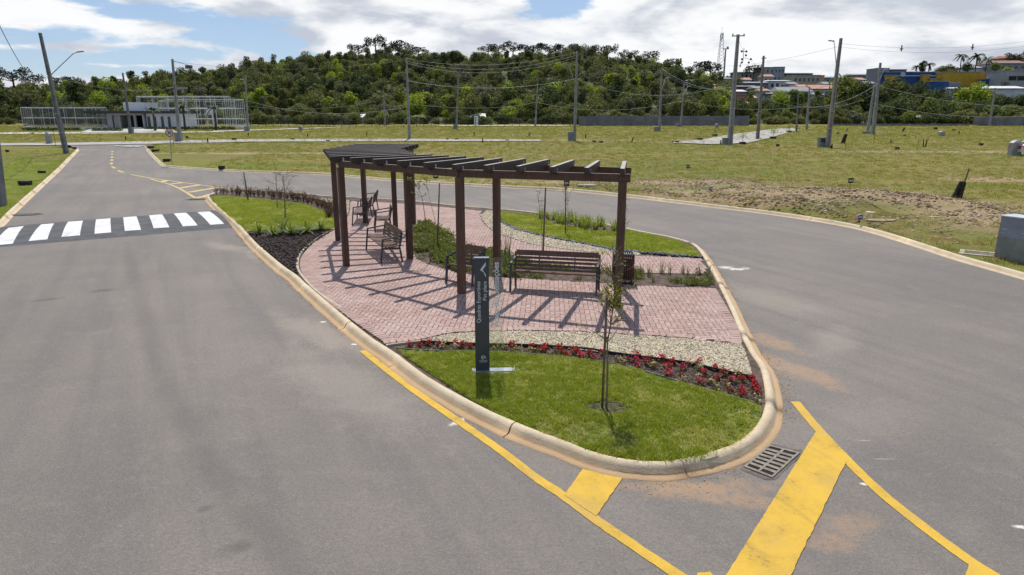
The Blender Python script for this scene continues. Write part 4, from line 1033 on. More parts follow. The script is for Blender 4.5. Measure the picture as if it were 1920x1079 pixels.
def sign_text(body, size, x, ztop, mat, y, align, name, parent=sg, bold=0.0):
    me = text_mesh(body, size, mat, 0.0012, name, align, bold)
    o = link(name, me, parent, (x, y, ztop)); o.rotation_euler = Euler((math.pi / 2, 0, 0)).to_matrix().to_4x4().to_euler()
    o.matrix_local = Matrix.Translation((x, y, ztop)) @ Matrix.Rotation(math.pi / 2, 4, 'X') @ Matrix.Rotation(math.pi / 2, 4, 'Z'); return o
zt = lambda v: AT(903, v, SG.y).z - .13
yf = -.0195
k = (zt(527) - zt(600)) / 1.0
sign_text('Quadras Esportivas', .083, -.022, zt(527), SIGN_W, yf, 'RIGHT', 'lettering')
sign_text('Pet place', .083, .072, zt(527), SIGN_W, yf, 'RIGHT', 'lettering')
FROST = plain('white_film', (0.80, 0.80, 0.80), None, 5, 0.6)
sign_text('Praça das Sensações', .122, gx + .035, zt(492), FROST, .0045, 'RIGHT', 'clear_panel_lettering', sg, 0.0012)
zc = zt(506); cw, chh, tk = .066, .12, .040
mb = MB()
for s in (1, -1): mb.quad((-cw / 2 + .012, yf - .001, zc), (-cw / 2 + .012 + tk, yf - .001, zc), (cw / 2 + .012 + .018, yf - .001, zc + s * chh), (cw / 2 + .012 + .018, yf - .001, zc + s * (chh - .055))) if s < 0 else mb.quad((-cw / 2 + .012, yf - .001, zc), (cw / 2 + .03, yf - .001, zc + chh - .0), (cw / 2 + .03, yf - .001, zc + chh - .055), (-cw / 2 + .012 + tk, yf - .001, zc))
mb.build('arrow', SIGN_W, sg)
ze = zt(669.5); mb = MB()
for a0, a1, r0, r1, dx in ((.3, 4.6, .022, .032, 0), (2.6, 6.6, .010, .018, .006), (-.9, .5, .018, .028, .014)):
    n_ = 14
    for q in range(n_):
        t0 = a0 + (a1 - a0) * q / n_; t1 = a0 + (a1 - a0) * (q + 1) / n_
        mb.quad(*((dx + .01 + r * math.cos(t), yf - .001, ze + r * math.sin(t) * .9) for r, t in ((r0, t0), (r1, t0), (r1, t1), (r0, t1))))
mb.tri((-.004, yf - .001, ze - .028), (.020, yf - .001, ze - .026), (.010, yf - .001, ze - .040))
mb.build('emblem', SIGN_W, sg)
mb = MB()   # two rows of very small capitals, too small to read
for r_, (x0, x1) in enumerate(((-.052, .070), (-.044, .064))):
    x = x0; zz_ = ze - .055 - r_ * .022
    while x < x1:
        ww = rnd.choice((.006, .008, .009)); mb.box((x + ww / 2, yf - .0005, zz_), (.0022, .001, .015)); mb.box((x + ww / 2 + .002, yf - .0006, zz_ + rnd.choice((-.006, 0, .006))), (ww * .7, .001, .003)); mb.box((x + ww - .001, yf - .0004, zz_), (.002, .001, .015)); x += ww + .004
mb.build('small_lettering', SIGN_W, sg)

# ================================================================== storm drains
IRON = plain('cast_iron_grate', (0.26, 0.225, 0.18), (0.16, 0.135, 0.11), 14, 0.7, 0.003, 80)
PIT = plain('drain_pit', (0.018, 0.015, 0.013), None, 5, .95)
WETC = plain('drain_surround', (0.15, 0.13, 0.115), (0.09, 0.08, 0.075), 6, .9, .005, 50)
def drain(c, ang, L, W, n, label, rows=2):
    o = empty('storm_drain', (c.x, c.y, .004), ang); tag(o, label, 'drain', 'storm drain grates')
    mb = MB(); mb.slab([(L * .58 * math.cos(a) * (1 + .08 * math.sin(4 * a)) * 1.18, W * .60 * math.sin(a) * 1.22 * (1 + .07 * math.cos(3 * a))) for a in [2 * math.pi * k / 24 for k in range(24)]], 0, .006); mb.build('surround', WETC, o)
    mb = MB(); mb.box((0, 0, .0095), (L - .01, W - .01, .006)); mb.build('pit', PIT, o)
    for s in (-1, 1):
        mb = MB(); mb.box((s * (L / 2 - .02), 0, .018), (.04, W, .022)); mb.build('frame_side', IRON, o)
        mb = MB(); mb.box((0, s * (W / 2 - .018), .018), (L - .082, .036, .022)); mb.build('frame_side', IRON, o)
    if rows == 2:
        mb = MB(); mb.box((0, 0, .018), (L - .082, .04, .0205)); mb.build('cross_bar', IRON, o)
    step = (L - .08) / n
    for k in range(1, n):
        x = -L / 2 + .04 + k * step
        for s in ((-1, 1) if rows == 2 else (0,)):
            y0 = s * (W / 4 - .004); mb = MB(); mb.box((x, y0, .0175), (step * .50, (W / 2 - .062) if rows == 2 else W - .076, .019)); mb.build('bar', IRON, o)
    return o
q = G2([(1394, 877), (1448, 898), (1500, 851), (1442, 836)]); c = sum(q, Vector()) / 4
dr = empty('storm_drain', (c.x, c.y, 0)); tag(dr, 'slotted iron drain grate at the near end of the island kerb', 'drain', 'storm drain grates')
def DP(s_, t_, z): p = q[0].lerp(q[1], s_).lerp(q[3].lerp(q[2], s_), t_) - c; return Vector((p.x, p.y, z))
def dbar(name, s0, s1, t0, t1, z0, z1, mat):
    mb = MB(); lo = [DP(a, b, z0) for a, b in ((s0, t0), (s1, t0), (s1, t1), (s0, t1))]; hi = [Vector((p.x, p.y, z1)) for p in lo]
    mb.quad(*hi)
    for k in range(4): mb.quad(lo[k], lo[(k + 1) % 4], hi[(k + 1) % 4], hi[k])
    return mb.build(name, mat, dr)
mb = MB(); ring = []
for k in range(40):
    f = k / 10.0; sd = int(f); g_ = f - sd; o_ = .10 + .07 * noise.noise(Vector((k * .35, 2, 1)))
    s_, t_ = ((g_, -o_), (1 + o_, g_), (1 - g_, 1 + o_), (-o_, 1 - g_))[sd]; ring.append(DP(s_, t_, .0045))
mb.poly(ring); mb.build('surround', WETC, dr)
dbar('pit', .03, .97, .03, .97, .005, .0085, PIT)
dbar('frame_side', 0, .07, 0, 1, .005, .018, IRON); dbar('frame_side', .93, 1, 0, 1, .005, .018, IRON); dbar('frame_side', .071, .929, 0, .05, .005, .0178, IRON); dbar('frame_side', .071, .929, .95, 1, .005, .0178, IRON); dbar('cross_bar', .46, .54, .051, .949, .005, .0175, IRON)
for k in range(1, 7):
    t_ = .05 + .9 * k / 7
    for s0, s1 in ((.071, .459), (.541, .929)): dbar('bar', s0, s1, t_ - .034, t_ + .034, .005, .0172, IRON)
drain(G(376, 374), R(10), 1.0, .55, 8, 'iron drain grate beside the far tip of the island', 1)
drain(G(48, 403), R(10), .9, .5, 8, 'iron drain grate beside the kerb left of the zebra crossing', 1)

# ================================================================== plants of the island
BARK = plain('sapling_bark', (0.25, 0.20, 0.14), (0.15, 0.12, 0.085), 12, .9, .006, 60)
STAKE_M = wood_mat('stake_wood', (0.19, 0.13, 0.085), (0.11, 0.075, 0.052), .8, (3, 3, .4))
TWIG = plain('twig_bark', (0.19, 0.145, 0.10), (0.11, 0.085, 0.06), 20, .9)
YLEAF = leafy('sapling_leaf', (0.20, 0.23, 0.035), (0.28, 0.27, 0.06), .45, .35, 2)
def leaf_quad(mb, p, l, w_=.4, up=.3):
    d = Vector((rnd.gauss(0, 1), rnd.gauss(0, 1), rnd.gauss(up, .7))).normalized(); s = d.cross(Vector((rnd.gauss(0, 1), rnd.gauss(0, 1), rnd.gauss(0, 1)))).normalized()
    mb.quad(p, p + d * l * .5 + s * l * w_ * .5, p + d * l, p + d * l * .5 - s * l * w_ * .5)
def sapling(name, trunk, r0, label, ntw=18, tl=.35, nleaf=80, leaf=.045, start=.55, group='young staked trees of the island', cat='tree', droop=.2, leafmat=YLEAF, dense_at=None):
    """trunk: list of world points from the ground up"""
    base_ = Vector(trunk[0]); o = empty(name, base_); tag(o, label, cat, group)
    P = smooth_line([Vector(p) - base_ for p in trunk], .12); n = len(P)
    mb = MB(); mb.tube(P, [max(.004, r0 * (1 - .8 * k / n)) for k in range(n)], 7); mb.build('trunk', BARK, o, True)
    tw = MB(); lf = MB(); tips = []
    for k in range(ntw):
        t = start + (1 - start) * (k + rnd.random()) / ntw; p = P[min(n - 1, int(t * n))]
        a = rnd.uniform(0, 6.28); d = Vector((math.cos(a), math.sin(a), rnd.uniform(.3, 1.3))).normalized(); L = tl * rnd.uniform(.5, 1.2) * (1.15 - .5 * t)
        pts = [p]; 
        for j in range(4):
            d = (d + Vector((rnd.gauss(0, .25), rnd.gauss(0, .25), rnd.gauss(.05 - droop * .3, .2)))).normalized(); pts.append(pts[-1] + d * L / 4)
        tw.tube(pts, [.006, .005, .004, .003, .0025], 4, cap=False); tips += pts[1:]
        for j in range(3):
            d2 = (d + Vector((rnd.gauss(0, .7), rnd.gauss(0, .7), rnd.gauss(.2, .5)))).normalized(); q = pts[rnd.randint(1, 3)]; e = q + d2 * L * .4
            tw.tube([q, (q + e) / 2 + Vector((0, 0, .01)), e], [.004, .0035, .0025], 3, cap=False); tips.append(e)
    tw.build('twigs', TWIG, o)
    if nleaf:
        for k in range(nleaf):
            p = rnd.choice(tips) + Vector((rnd.gauss(0, .02), rnd.gauss(0, .02), rnd.gauss(0, .02)))
            if dense_at is not None and rnd.random() < .55: p = Vector(dense_at) - base_ + Vector((rnd.gauss(0, .06), rnd.gauss(0, .06), rnd.gauss(0, .09)))
            leaf_quad(lf, p, leaf * rnd.uniform(.6, 1.3), .55)
        lf.build('leaves', leafmat, o)
    return o
def stake(p0, p1, label, r=.022):
    mb = MB(); a = Vector(p0); b = Vector(p1) - a
    mb.tube([(0, 0, -.02), tuple(b * .5), tuple(b)], [r, r * .98, r * .92], 8); o = mb.build('tree_stake', STAKE_M, None, True, a); tag(o, label, 'stake', 'tree stakes of the island'); return o
Yt = T1.y
sapling('young_tree', [T1, AT(1139, 700, Yt), AT(1139, 641, Yt), AT(1145, 610, Yt - .02), AT(1149, 580, Yt + .03), AT(1152, 545, Yt), AT(1148, 500, Yt + .05)], .017, 'sparse young tree with thin twigs on the front lawn', 40, .52, 260, .055, .54, None, dense_at=AT(1152, 562, Yt))
stake(G(1129, 764, .12), AT(1138, 556, Yt - .05), 'wooden stake tied to the young tree on the front lawn', .017)
b_ = G(807, 492, .13); sapling('young_tree', [b_, AT(801, 440, b_.y), AT(791, 370, b_.y), AT(780, 350, b_.y), AT(770, 340, b_.y)], .018, 'leaning sapling with pale leaves in the bed behind the middle posts', 8, .3, 70, .06, .75)
b_ = G(823, 465, .13); sapling('young_tree', [b_, AT(817, 420, b_.y), AT(805, 370, b_.y), AT(798, 335, b_.y)], .010, 'thin sapling beside the tall stake in the middle bed', 6, .3, 40, .06, .8)
stake(G(820, 466, .13), AT(824, 344, b_.y), 'tall stake in the middle bed beside the leaning sapling')
b_ = G(1016, 470, .13); sapling('young_tree', [b_, AT(1016, 430, b_.y), AT(1014, 405, b_.y), AT(1010, 372, b_.y), AT(1014, 355, b_.y)], .010, 'thin bare sapling behind the long bench', 7, .4, 14, .05, .5)
stake(G(1018.5, 470, .13), AT(1023, 352, b_.y), 'thick stake rising behind the long bench', .026)
b_ = G(1063, 438, .13); sapling('young_tree', [b_, AT(1065, 400, b_.y), AT(1064, 365, b_.y), AT(1063, 338, b_.y)], .008, 'slim sapling on the back lawn with upright shoots', 12, .6, 30, .05, .1)
stake(G(1060, 439, .13), AT(1061, 335, b_.y), 'dark stake on the back lawn', .02)
b_ = G(1176, 470, .13); sapling('young_tree', [b_, AT(1172, 430, b_.y), AT(1176, 395, b_.y), AT(1172, 375, b_.y)], .008, 'wispy sapling beside the right pergola post', 6, .3, 16, .05, .4)
b_ = G(463, 377, .13); sapling('young_tree', [b_, AT(460, 352, b_.y), AT(456, 330, b_.y)], .006, 'bare whip on the tip lawn beside a black stake', 4, .3, 0, .05, .4)
stake(b_ + Vector((.1, -.1, 0)), AT(457, 323, b_.y), 'black stake near the far tip of the tip lawn', .03)
b_ = G(535, 410, .13); sapling('young_tree', [b_, AT(534, 385, b_.y), AT(533, 350, b_.y), AT(531, 328, b_.y)], .03, 'leafless multi-branched young tree nearest the bromeliads', 22, .9, 0, .05, .2)
b_ = G(520, 391, .13); sapling('young_tree', [b_, AT(519, 365, b_.y), AT(517, 326, b_.y)], .022, 'leafless slender young tree behind the bare branched one', 12, .7, 0, .05, .3)

# bromeliads at the mulch bed
BROM = leafy('bromeliad_leaf', (0.125, 0.185, 0.035), (0.19, 0.23, 0.07), .3, .3, 2, .35)
def bromeliad(c, s, label):
    mb = MB(); n = 26
    for k in range(n):
        a = k * 2.4 + rnd.uniform(-.2, .2); L = s * rnd.uniform(.75, 1.1); e = rnd.uniform(.5, 1.25); w0 = s * .10; prev = None
        for j in range(6):
            t = j / 5; r = L * t * math.cos(e) * (1 + .25 * t); z = L * (math.sin(e) * t - .45 * t * t * (1.3 - e * .6)); ww = w0 * (1 - t ** 2.2) + .004
            p = Vector((math.cos(a) * r, math.sin(a) * r, z + .02)); q = Vector((-math.sin(a), math.cos(a), 0)) * ww * .5; cur = (p - q, p + q)
            if prev: mb.quad(prev[0], prev[1], cur[1], cur[0])
            prev = cur
    o = mb.build('bromeliad', BROM, None, True, (c.x, c.y, .12)); tag(o, label, 'plant', 'row of bromeliads between lawn and mulch')
for (u, v, s), lb in zip(((487, 441, .62), (513, 443, .58), (531, 436, .72), (546, 442, .58), (573, 438, .70), (601, 433, .58)),
    ('bromeliad nearest the road kerb', 'second bromeliad from the road kerb, low and wide', 'tallest bromeliad below the bare young tree', 'small bromeliad right of the tallest one', 'large bromeliad second from the pergola post', 'lone bromeliad nearest the pergola post')):
    bromeliad(G(u, v, .12), s, lb)
mb = MB(); c = G(503, 442, .12); mb.tube([(0, 0, 0), (0, 0, .03)], [.34, .33], 18); tag(mb.build('drain_cover', plain('cover_concrete', (.16, .13, .11), None, 6, .9), None, False, (c.x, c.y, .12)), 'round brown cover in the mulch under the bromeliads', 'cover')

# begonias
BG_L = leafy('begonia_leaf', (0.10, 0.045, 0.028), (0.16, 0.09, 0.04), .3, .35, 4)
BG_G = leafy('begonia_pale_leaf', (0.24, 0.22, 0.12), (0.16, 0.12, 0.06), .3, .4, 4)
BG_R = leafy('red_petal', (0.42, 0.010, 0.020), (0.52, 0.035, 0.075), .35, .3, 4)
BG_P = leafy('pink_petal', (0.52, 0.030, 0.10), (0.60, 0.08, 0.19), .35, .3, 4)
BG_W = leafy('white_petal', (0.62, 0.55, 0.42), (0.5, 0.42, 0.3), .3, .3, 4)
def beg_meshes(lm, pm, np_):
    out = []
    for _ in range(3):
        a = MB(); b = MB()
        for k in range(26): leaf_quad(a, Vector((rnd.gauss(0, .035), rnd.gauss(0, .035), abs(rnd.gauss(.03, .025)))), rnd.uniform(.035, .07), .85, .35)
        for k in range(np_): leaf_quad(b, Vector((rnd.gauss(0, .034), rnd.gauss(0, .034), rnd.uniform(.06, .12))), rnd.uniform(.022, .04), .9, .5)
        out.append((a.mesh('begonia', lm), b.mesh('blossoms', pm)))
    return out
BEG = {'r': beg_meshes(BG_L, BG_R, 34), 'p': beg_meshes(BG_L, BG_P, 34), 'w': beg_meshes(BG_G, BG_W, 12), 'd': beg_meshes(BG_L, BG_R, 8)}
FL = [(10, 180, 'r'), (45, 205, 'p'), (105, 190, 'r'), (150, 225, 'p'), (215, 180, 'r'), (340, 240, 'w'), (410, 235, 'd'), (480, 195, 'r'), (480, 240, 'p'), (500, 285, 'p'), (570, 255, 'r'), (630, 280, 'w'), (695, 230, 'p'), (740, 300, 'r'), (785, 255, 'r'), (745, 360, 'p'), (865, 300, 'p'), (850, 360, 'd'), (875, 395, 'w'),
      (985, 260, 'r'), (990, 300, 'w'), (1035, 345, 'r'), (990, 370, 'w'), (1000, 420, 'p'), (1125, 305, 'r'), (1090, 410, 'w'), (1145, 390, 'r'), (1130, 460, 'w'), (1200, 345, 'r'), (1260, 405, 'p'), (1220, 450, 'w'), (1250, 485, 'd'), (1300, 350, 'w'), (1335, 395, 'r'), (1335, 475, 'p'), (1340, 515, 'r'), (1425, 385, 'r'), (1435, 435, 'r'), (1455, 470, 'r'), (1460, 505, 'r'), (1465, 560, 'w'), (380, 260, 'w'), (600, 210, 'w'), (905, 265, 'd')]
FL = [(1080 + a / 4.315, 620 + b / 4.315, c) for a, b, c in FL]
FL += [(720 + a / 4.315, 600 + b / 4.315, c) for a, b, c in [(205, 205, 'r'), (285, 205, 'r'), (360, 190, 'r'), (445, 195, 'r'), (475, 220, 'w'), (570, 185, 'r'), (570, 215, 'w'), (625, 205, 'p'), (695, 220, 'r'), (790, 222, 'd'), (900, 225, 'w'), (970, 215, 'w'), (1035, 205, 'r'), (1060, 240, 'w'), (1110, 240, 'w'), (1200, 215, 'r'), (1200, 250, 'w'), (1280, 245, 'r'), (1310, 215, 'r'), (1340, 265, 'w'), (1420, 230, 'r'), (1415, 260, 'd'), (1475, 275, 'r'), (1545, 250, 'r'), (1590, 295, 'p')]]
NAMES = {'r': ('deep red flowering begonia', 'red'), 'p': ('bright pink flowering begonia', 'pink'), 'w': ('pale begonia with cream blossoms', 'cream'), 'd': ('dark leaved begonia with few blossoms', 'dark')}
for u, v, c in FL:
    p = G(u, v + 4, .12); side = 'left of the sign' if u < 888 else ('between sign and young tree' if u < 1130 else ('right of the young tree' if u < 1290 else 'at the kerb end of the bed'))
    me, bl = rnd.choice(BEG[c]); s = rnd.uniform(.76, 1.0)
    o = link('begonia', me, None, (p.x, p.y, .115), (0, 0, rnd.uniform(0, 6.28)), s); tag(o, NAMES[c][0] + ' ' + side, 'flower', NAMES[c][1] + ' begonias ' + side)
    link('blossoms', bl, o)

# purple-brown hedge plants along the tip lawn
HG = leafy('purple_hedge_leaf', (0.075, 0.040, 0.032), (0.13, 0.075, 0.05), .25, .45, 3)
hm = []
for _ in range(4):
    mb = MB()
    for k in range(11):
        a = rnd.uniform(0, 6.28); e = Vector((math.cos(a) * rnd.uniform(.05, .25), math.sin(a) * rnd.uniform(.05, .25), rnd.uniform(.3, .6)))
        mb.tube([(0, 0, 0), e * .5 + Vector((0, 0, .04)), e], [.007, .005, .002], 3, cap=False)
        for j in range(16): leaf_quad(mb, e * rnd.uniform(.3, 1.05) + Vector((rnd.gauss(0, .03), rnd.gauss(0, .03), rnd.gauss(0, .03))), rnd.uniform(.04, .075), .55)
    hm.append(mb.mesh('hedge_plant', HG))
HL = smooth_line(G2([(412, 364), (440, 365), (473, 367.5), (510, 370.5), (547, 375), (580, 379), (603, 386), (622, 396), (628, 410)], .12), .3)
k = 0
for i, p in enumerate(HL):
    for s in (-.2, .12):
        q = offset_line(HL, s)[i]
        link_ = link('hedge_plant', rnd.choice(hm), None, (q.x + rnd.gauss(0, .06), q.y + rnd.gauss(0, .06), .11), (0, 0, rnd.uniform(0, 6.28)), rnd.uniform(.58, .90))
        tag(link_, 'purple leaved shrub in the low hedge along the tip lawn', 'shrub', 'purple hedge shrubs')

# dark stones along the back lawn
DST = plain('dark_edging_stone', (0.12, 0.135, 0.15), (0.05, 0.057, 0.066), 8, .6, isl=.55)
st = empty('stone_edging', G(1047, 449, .12)); tag(st, 'row of dark grey cobbles edging the back lawn', 'edging')
sm = [lump(.085, DST, q, .7, 'cobble') for q in (1, 2, 3, 5, 8)]
SL = smooth_line(G2([(934, 411), (943, 418), (963, 428), (988, 436), (1022, 444), (1047, 449), (1097, 458), (1147, 468), (1197, 473.5), (1260, 479), (1313, 483)], .13), .105)
for i, p in enumerate(SL):
    for s in (0, 1):
        q = offset_line(SL, rnd.uniform(-.07, .0) if s else rnd.uniform(.03, .12))[i] if False else p + Vector((rnd.gauss(0, .03), rnd.gauss(-.05 + .11 * s, .02), 0))
        link('cobble', rnd.choice(sm), st, (q.x - st.location.x, q.y - st.location.y, .02), (rnd.uniform(-.4, .4), rnd.uniform(-.4, .4), rnd.uniform(0, 6.28)), rnd.uniform(.5, .95))

# strappy plants of the flower border, lavender tufts behind the bench
STRAP = leafy('strappy_leaf', (0.19, 0.25, 0.05), (0.28, 0.32, 0.09), .4, .3, 2)
sme = [blades(26, .42, .08, .028, STRAP, .7, 'strappy_plant') for _ in range(3)]
for p in rnd_in([(q.x, q.y) for q in BED_B], 34):
    o = link('strappy_plant', rnd.choice(sme), None, (p[0], p[1], .12), (0, 0, rnd.uniform(0, 6.28)), rnd.uniform(.6, 1.1)); tag(o, 'pale green strappy plant in the border of the back lawn', 'plant', 'strappy border plants')
LAV = leafy('grey_green_spike', (0.17, 0.19, 0.10), (0.11, 0.12, 0.07), .35, .4, 2)
lme = [blades(22, .42, .07, .012, LAV, .35, 'spiky_plant') for _ in range(3)]
for u, v in ((1203, 517), (1218, 520), (1240, 514), (1257, 516), (1280, 514), (1290, 517), (1310, 515), (1328, 520), (1225, 530), (1268, 531), (1300, 533), (1190, 522), (1330, 531), (925, 497), (945, 500), (953, 505), (948, 488), (930, 505)):
    p = G(u, v, .13); o = link('spiky_plant', rnd.choice(lme), None, (p.x, p.y, .135), (0, 0, rnd.uniform(0, 6.28)), rnd.uniform(.7, 1.2) * (1.5 if u < 960 else .8))
    wh = 'in the bed strip right of the litter bin' if u > 1100 else 'in the bed between sign and long bench'
    tag(o, 'grey green spiky plant ' + wh, 'plant', 'spiky plants ' + wh)
# ================================================================== poles, cables, cabinets
CONC = plain('pole_concrete', (0.33, 0.325, 0.32), (0.25, 0.245, 0.24), 2, .85, .004, 30)
CONC_D = plain('dark_pole_concrete', (0.22, 0.22, 0.225), (0.16, 0.16, 0.165), 2, .85, .004, 30)
LAMP = plain('lamp_grey', (0.30, 0.31, 0.33), None, 6, .5, metal=.3)
LAMP_W = plain('lamp_white', (0.72, 0.73, 0.74), None, 6, .5)
BLACK = plain('black_plastic', (0.016, 0.015, 0.015), (0.028, 0.026, 0.024), 8, .6)
CAB_M = plain('cabinet_grey', (0.25, 0.26, 0.28), (0.20, 0.21, 0.225), 3, .6)
PORC = plain('insulator', (0.10, 0.09, 0.09), None, 6, .4)
POLES = {}
def pole(key, b, t, wb, label, mat=CONC, arm=None, lamp=None, extras=True):
    """a tapered concrete pole; b, t = where its foot and top stand in the photograph"""
    p0 = G(*b); p1 = AT(t[0], t[1], p0.y); p0.z = land(p0.x, p0.y) + .10
    o = empty('utility_pole', p0); tag(o, label, 'utility pole', 'concrete utility poles of the estate')
    d = p1 - p0; mb = MB()
    x = Vector((1, 0, 0)); y = Vector((0, 1, 0)); rings = []
    for k in range(7):
        f = k / 6; c = d * f; hw = wb * (1 - .48 * f) / 2; hd = wb * .72 * (1 - .40 * f) / 2
        rings.append([c + x * hw * a + y * hd * e for a, e in ((-1, -1), (-.35, -1), (-.30, -.55), (.30, -.55), (.35, -1), (1, -1), (1, 1), (-1, 1))])
    for r in rings: mb.v += [tuple(q) for q in r]
    for k in range(6):
        for j in range(8):
            a = k * 8 + j; c2 = k * 8 + (j + 1) % 8; mb.f.append((a, c2, c2 + 8, a + 8)); mb.m.append(0)
    mb.f.append(tuple(range(48, 56))); mb.m.append(0)
    mb.build('shaft', mat, o)
    H = d.length
    if arm:
        for f, L, nin in arm:
            c = d * f; mb = MB(); mb.bar(c + Vector((-L / 2, -.12, 0)), c + Vector((L / 2, -.12, .03)), .09, .11); q = mb.build('crossarm', mat, o)
            for k in range(nin):
                xx = -L / 2 + L * (k + .08) / max(1, nin - .84); m2 = MB(); m2.tube([c + Vector((xx, -.12, .05)), c + Vector((xx, -.12, .16)), c + Vector((xx, -.12, .26))], [.05, .075, .04], 6); m2.build('insulator', PORC, q)
    if lamp:
        f, dx, dz, mt = lamp; c = d * f; e = c + Vector((dx, -.1, dz)); mb = MB()
        mb.tube([c, c + Vector((dx * .45, -.05, dz * .5)), c + Vector((dx * .85, -.09, dz * .94)), e], [.045, .04, .035, .03], 6); q = mb.build('lamp_arm', mt, o)
        mb = MB(); sg_ = 1 if dx > 0 else -1; mb.bar(e + Vector((-sg_ * .08, 0, 0)), e + Vector((sg_ * .50, 0, .06)), .22, .09); mb.build('lamp_head', mt, q)
    if extras:
        mb = MB()
        for f in (.18, .34): mb.bar(d * f + Vector((-wb * .5, -wb * .37, 0)), d * f + Vector((wb * .5, -wb * .37, 0)), .02, .05)
        mb.build('band', GALV, o)
    POLES[key] = (p0, d); return o
pole('nl', (2, 391), (-60, -190), .40, 'dark leaning pole at the edge of the frame beside the zebra crossing', CONC_D)
pole('l1', (125, 291), (75, 62), .42, 'leaning pole with a long lamp arm beside the road on the verge', CONC_D, lamp=(.65, 3.0, 2.1, LAMP))
pole('l2', (246, 253), (230, 137), .36, 'slender pole in front of the clubhouse', CONC_D)
pole('l3', (338, 268), (323, 111), .40, 'pole with crossarms and switchgear in front of the right court', CONC, arm=((.66, 2.0, 3),))
pole('l4', (465, 247), (460, 140), .34, 'pole with a small white lamp at the right end of the courts', CONC, lamp=(.80, -.25, 1.0, LAMP_W))
pole('m1', (722, 237), (719, 170), .34, 'far short pole left of the pole behind the pergola', CONC)
pole('m2', (768, 263), (762, 108), .36, 'tall pole rising behind the far end of the pergola', CONC)
pole('m3', (856, 244), (859, 140), .34, 'pole with small crossarms between the two tall middle poles', CONC, arm=((.97, 1.3, 3), (.80, 1.1, 3)))
pole('m4', (1004, 238), (1008, 155), .34, 'far pole with a white lamp left of the block wall', CONC, lamp=(.55, .45, 1.3, LAMP_W))
pole('m5', (1077, 267), (1082, 96), .38, 'tall pole with a cabinet at its foot at the left end of the block wall', CONC, lamp=(.62, -1.1, 2.4, LAMP))
pole('m6', (1236, 248), (1241, 127), .36, 'pole with a white lamp in front of the middle of the block wall', CONC, lamp=(.62, .7, 2.2, LAMP_W))
pole('m7', (1276, 240), (1283, 155), .34, 'far pole with a white lamp just right of the pole at mid wall', CONC, lamp=(.70, .75, 1.7, LAMP_W))
pole('r1', (1368, 274), (1384, 65), .55, 'tallest pole with a T crossarm beside the pale side lane', CONC, arm=((.985, 1.4, 2),))
pole('r2', (1420, 264), (1432, 105), .40, 'brownish pole on the far side of the pale side lane', plain('brown_pole', (.24, .215, .185), None, 2, .85), lamp=None, arm=((.97, .6, 0),))
pole('r3', (1493, 249), (1497, 175), .26, 'thin dark pole where the side lane ends', CONC_D)
pole('r4', (1512, 245), (1518, 163), .34, 'thin pale pole behind the end of the side lane', CONC)
pole('r5', (1551, 279), (1577, 72), .48, 'tall leaning pole with meter box and curved lamp in the right field', plain('warm_pole', (.30, .27, .245), None, 2, .85), lamp=(.70, -.75, 3.0, LAMP))
pole('r6', (1626, 252), (1640, 158), .40, 'shorter of the two leaning poles standing close together', CONC)
pole('r7', (1636, 254), (1651, 118), .50, 'taller of the two leaning poles standing close together', CONC, lamp=(.72, .55, 1.9, LAMP_W))
pole('r8', (1855, 238), (1866, 165), .36, 'pole in front of the wall at the right edge', CONC)
# switchgear on the pole by the courts
p0, d = POLES['l3']; sw = empty('pole_switch', p0 + d * .97); tag(sw, 'dark switch and wires at the top of the pole by the right court', 'switch')
mb = MB(); mb.bar((0, 0, .1), (2.0, -.1, -.45), .05, .05); mb.build('arm', PORC, sw); mb = MB(); mb.box((1.9, -.1, -.62), (.7, .4, .38)); mb.build('body', PORC, sw)
mb = MB(); mb.tube([(.1, 0, -.6), (.9, 0, -.9), (1.5, -.1, -1.3)], .03, 5); mb.build('lead', PORC, sw)
sw = empty('pole_transformer', p0 + d * .66 + Vector((.2, -.3, .05))); tag(sw, 'grey equipment hung on the crossarm of the pole by the right court', 'transformer')
mb = MB(); mb.box((.8, 0, -.12), (1.1, .35, .25)); mb.build('body', LAMP, sw); mb = MB(); mb.tube([(.8, 0, -.2), (.8, 0, -.6)], .12, 8); mb.build('tank', LAMP, sw)
CABLE = plain('cable_grey', (0.20, 0.20, 0.20), None, 4, .6); CABLE_L = plain('cable_pale', (0.42, 0.42, 0.42), None, 4, .6); CABLE_D = plain('cable_dark', (0.035, 0.035, 0.04), None, 4, .6)
def wire(a, b, sag, label, r=.018, mat=CABLE, n=16, spacer=()):
    A = Vector(a) if not isinstance(a, str) else None; B = Vector(b)
    A = Vector(a); pts = [A.lerp(B, k / n) - Vector((0, 0, sag * 4 * (k / n) * (1 - k / n))) - A for k in range(n + 1)]
    mb = MB(); mb.tube(pts, r * .62, 4, cap=False); o = mb.build('power_cable', mat, None, True, A); tag(o, label, 'cable', 'overhead cables of the estate')
    for t in spacer:
        q = pts[int(t * n)]; m2 = MB(); m2.box(q + Vector((0, 0, -.05)), (.10, .06, .62)); m2.box(q + Vector((0, 0, -.12)), (.34, .05, .10)); m2.build('spacer', PORC, o)
    return o
def on(key, f, dx=0.0): p, d = POLES[key]; return p + d * f + Vector((dx, -.2, 0))
wire(on('nl', .80), on('l1', .66), 2.3, 'slack cable looping from the edge pole to the leaning lamp pole', .035, CABLE_L)
wire(on('nl', .62), Vector((6, -8, 9.5)), .3, 'dark cable crossing the upper corner above the verge', .02, CABLE_D)
wire(on('l1', .66), on('l3', .66), .8, 'thin cable from the leaning lamp pole to the switchgear pole', .02)
wire(on('l3', .97), on('m2', .97), 1.0, 'upper cable from the switchgear pole to the pole behind the pergola', .02)
wire(on('l3', .55), on('m1', .75), 1.6, 'lower cable from the switchgear pole towards the far short pole', .03)
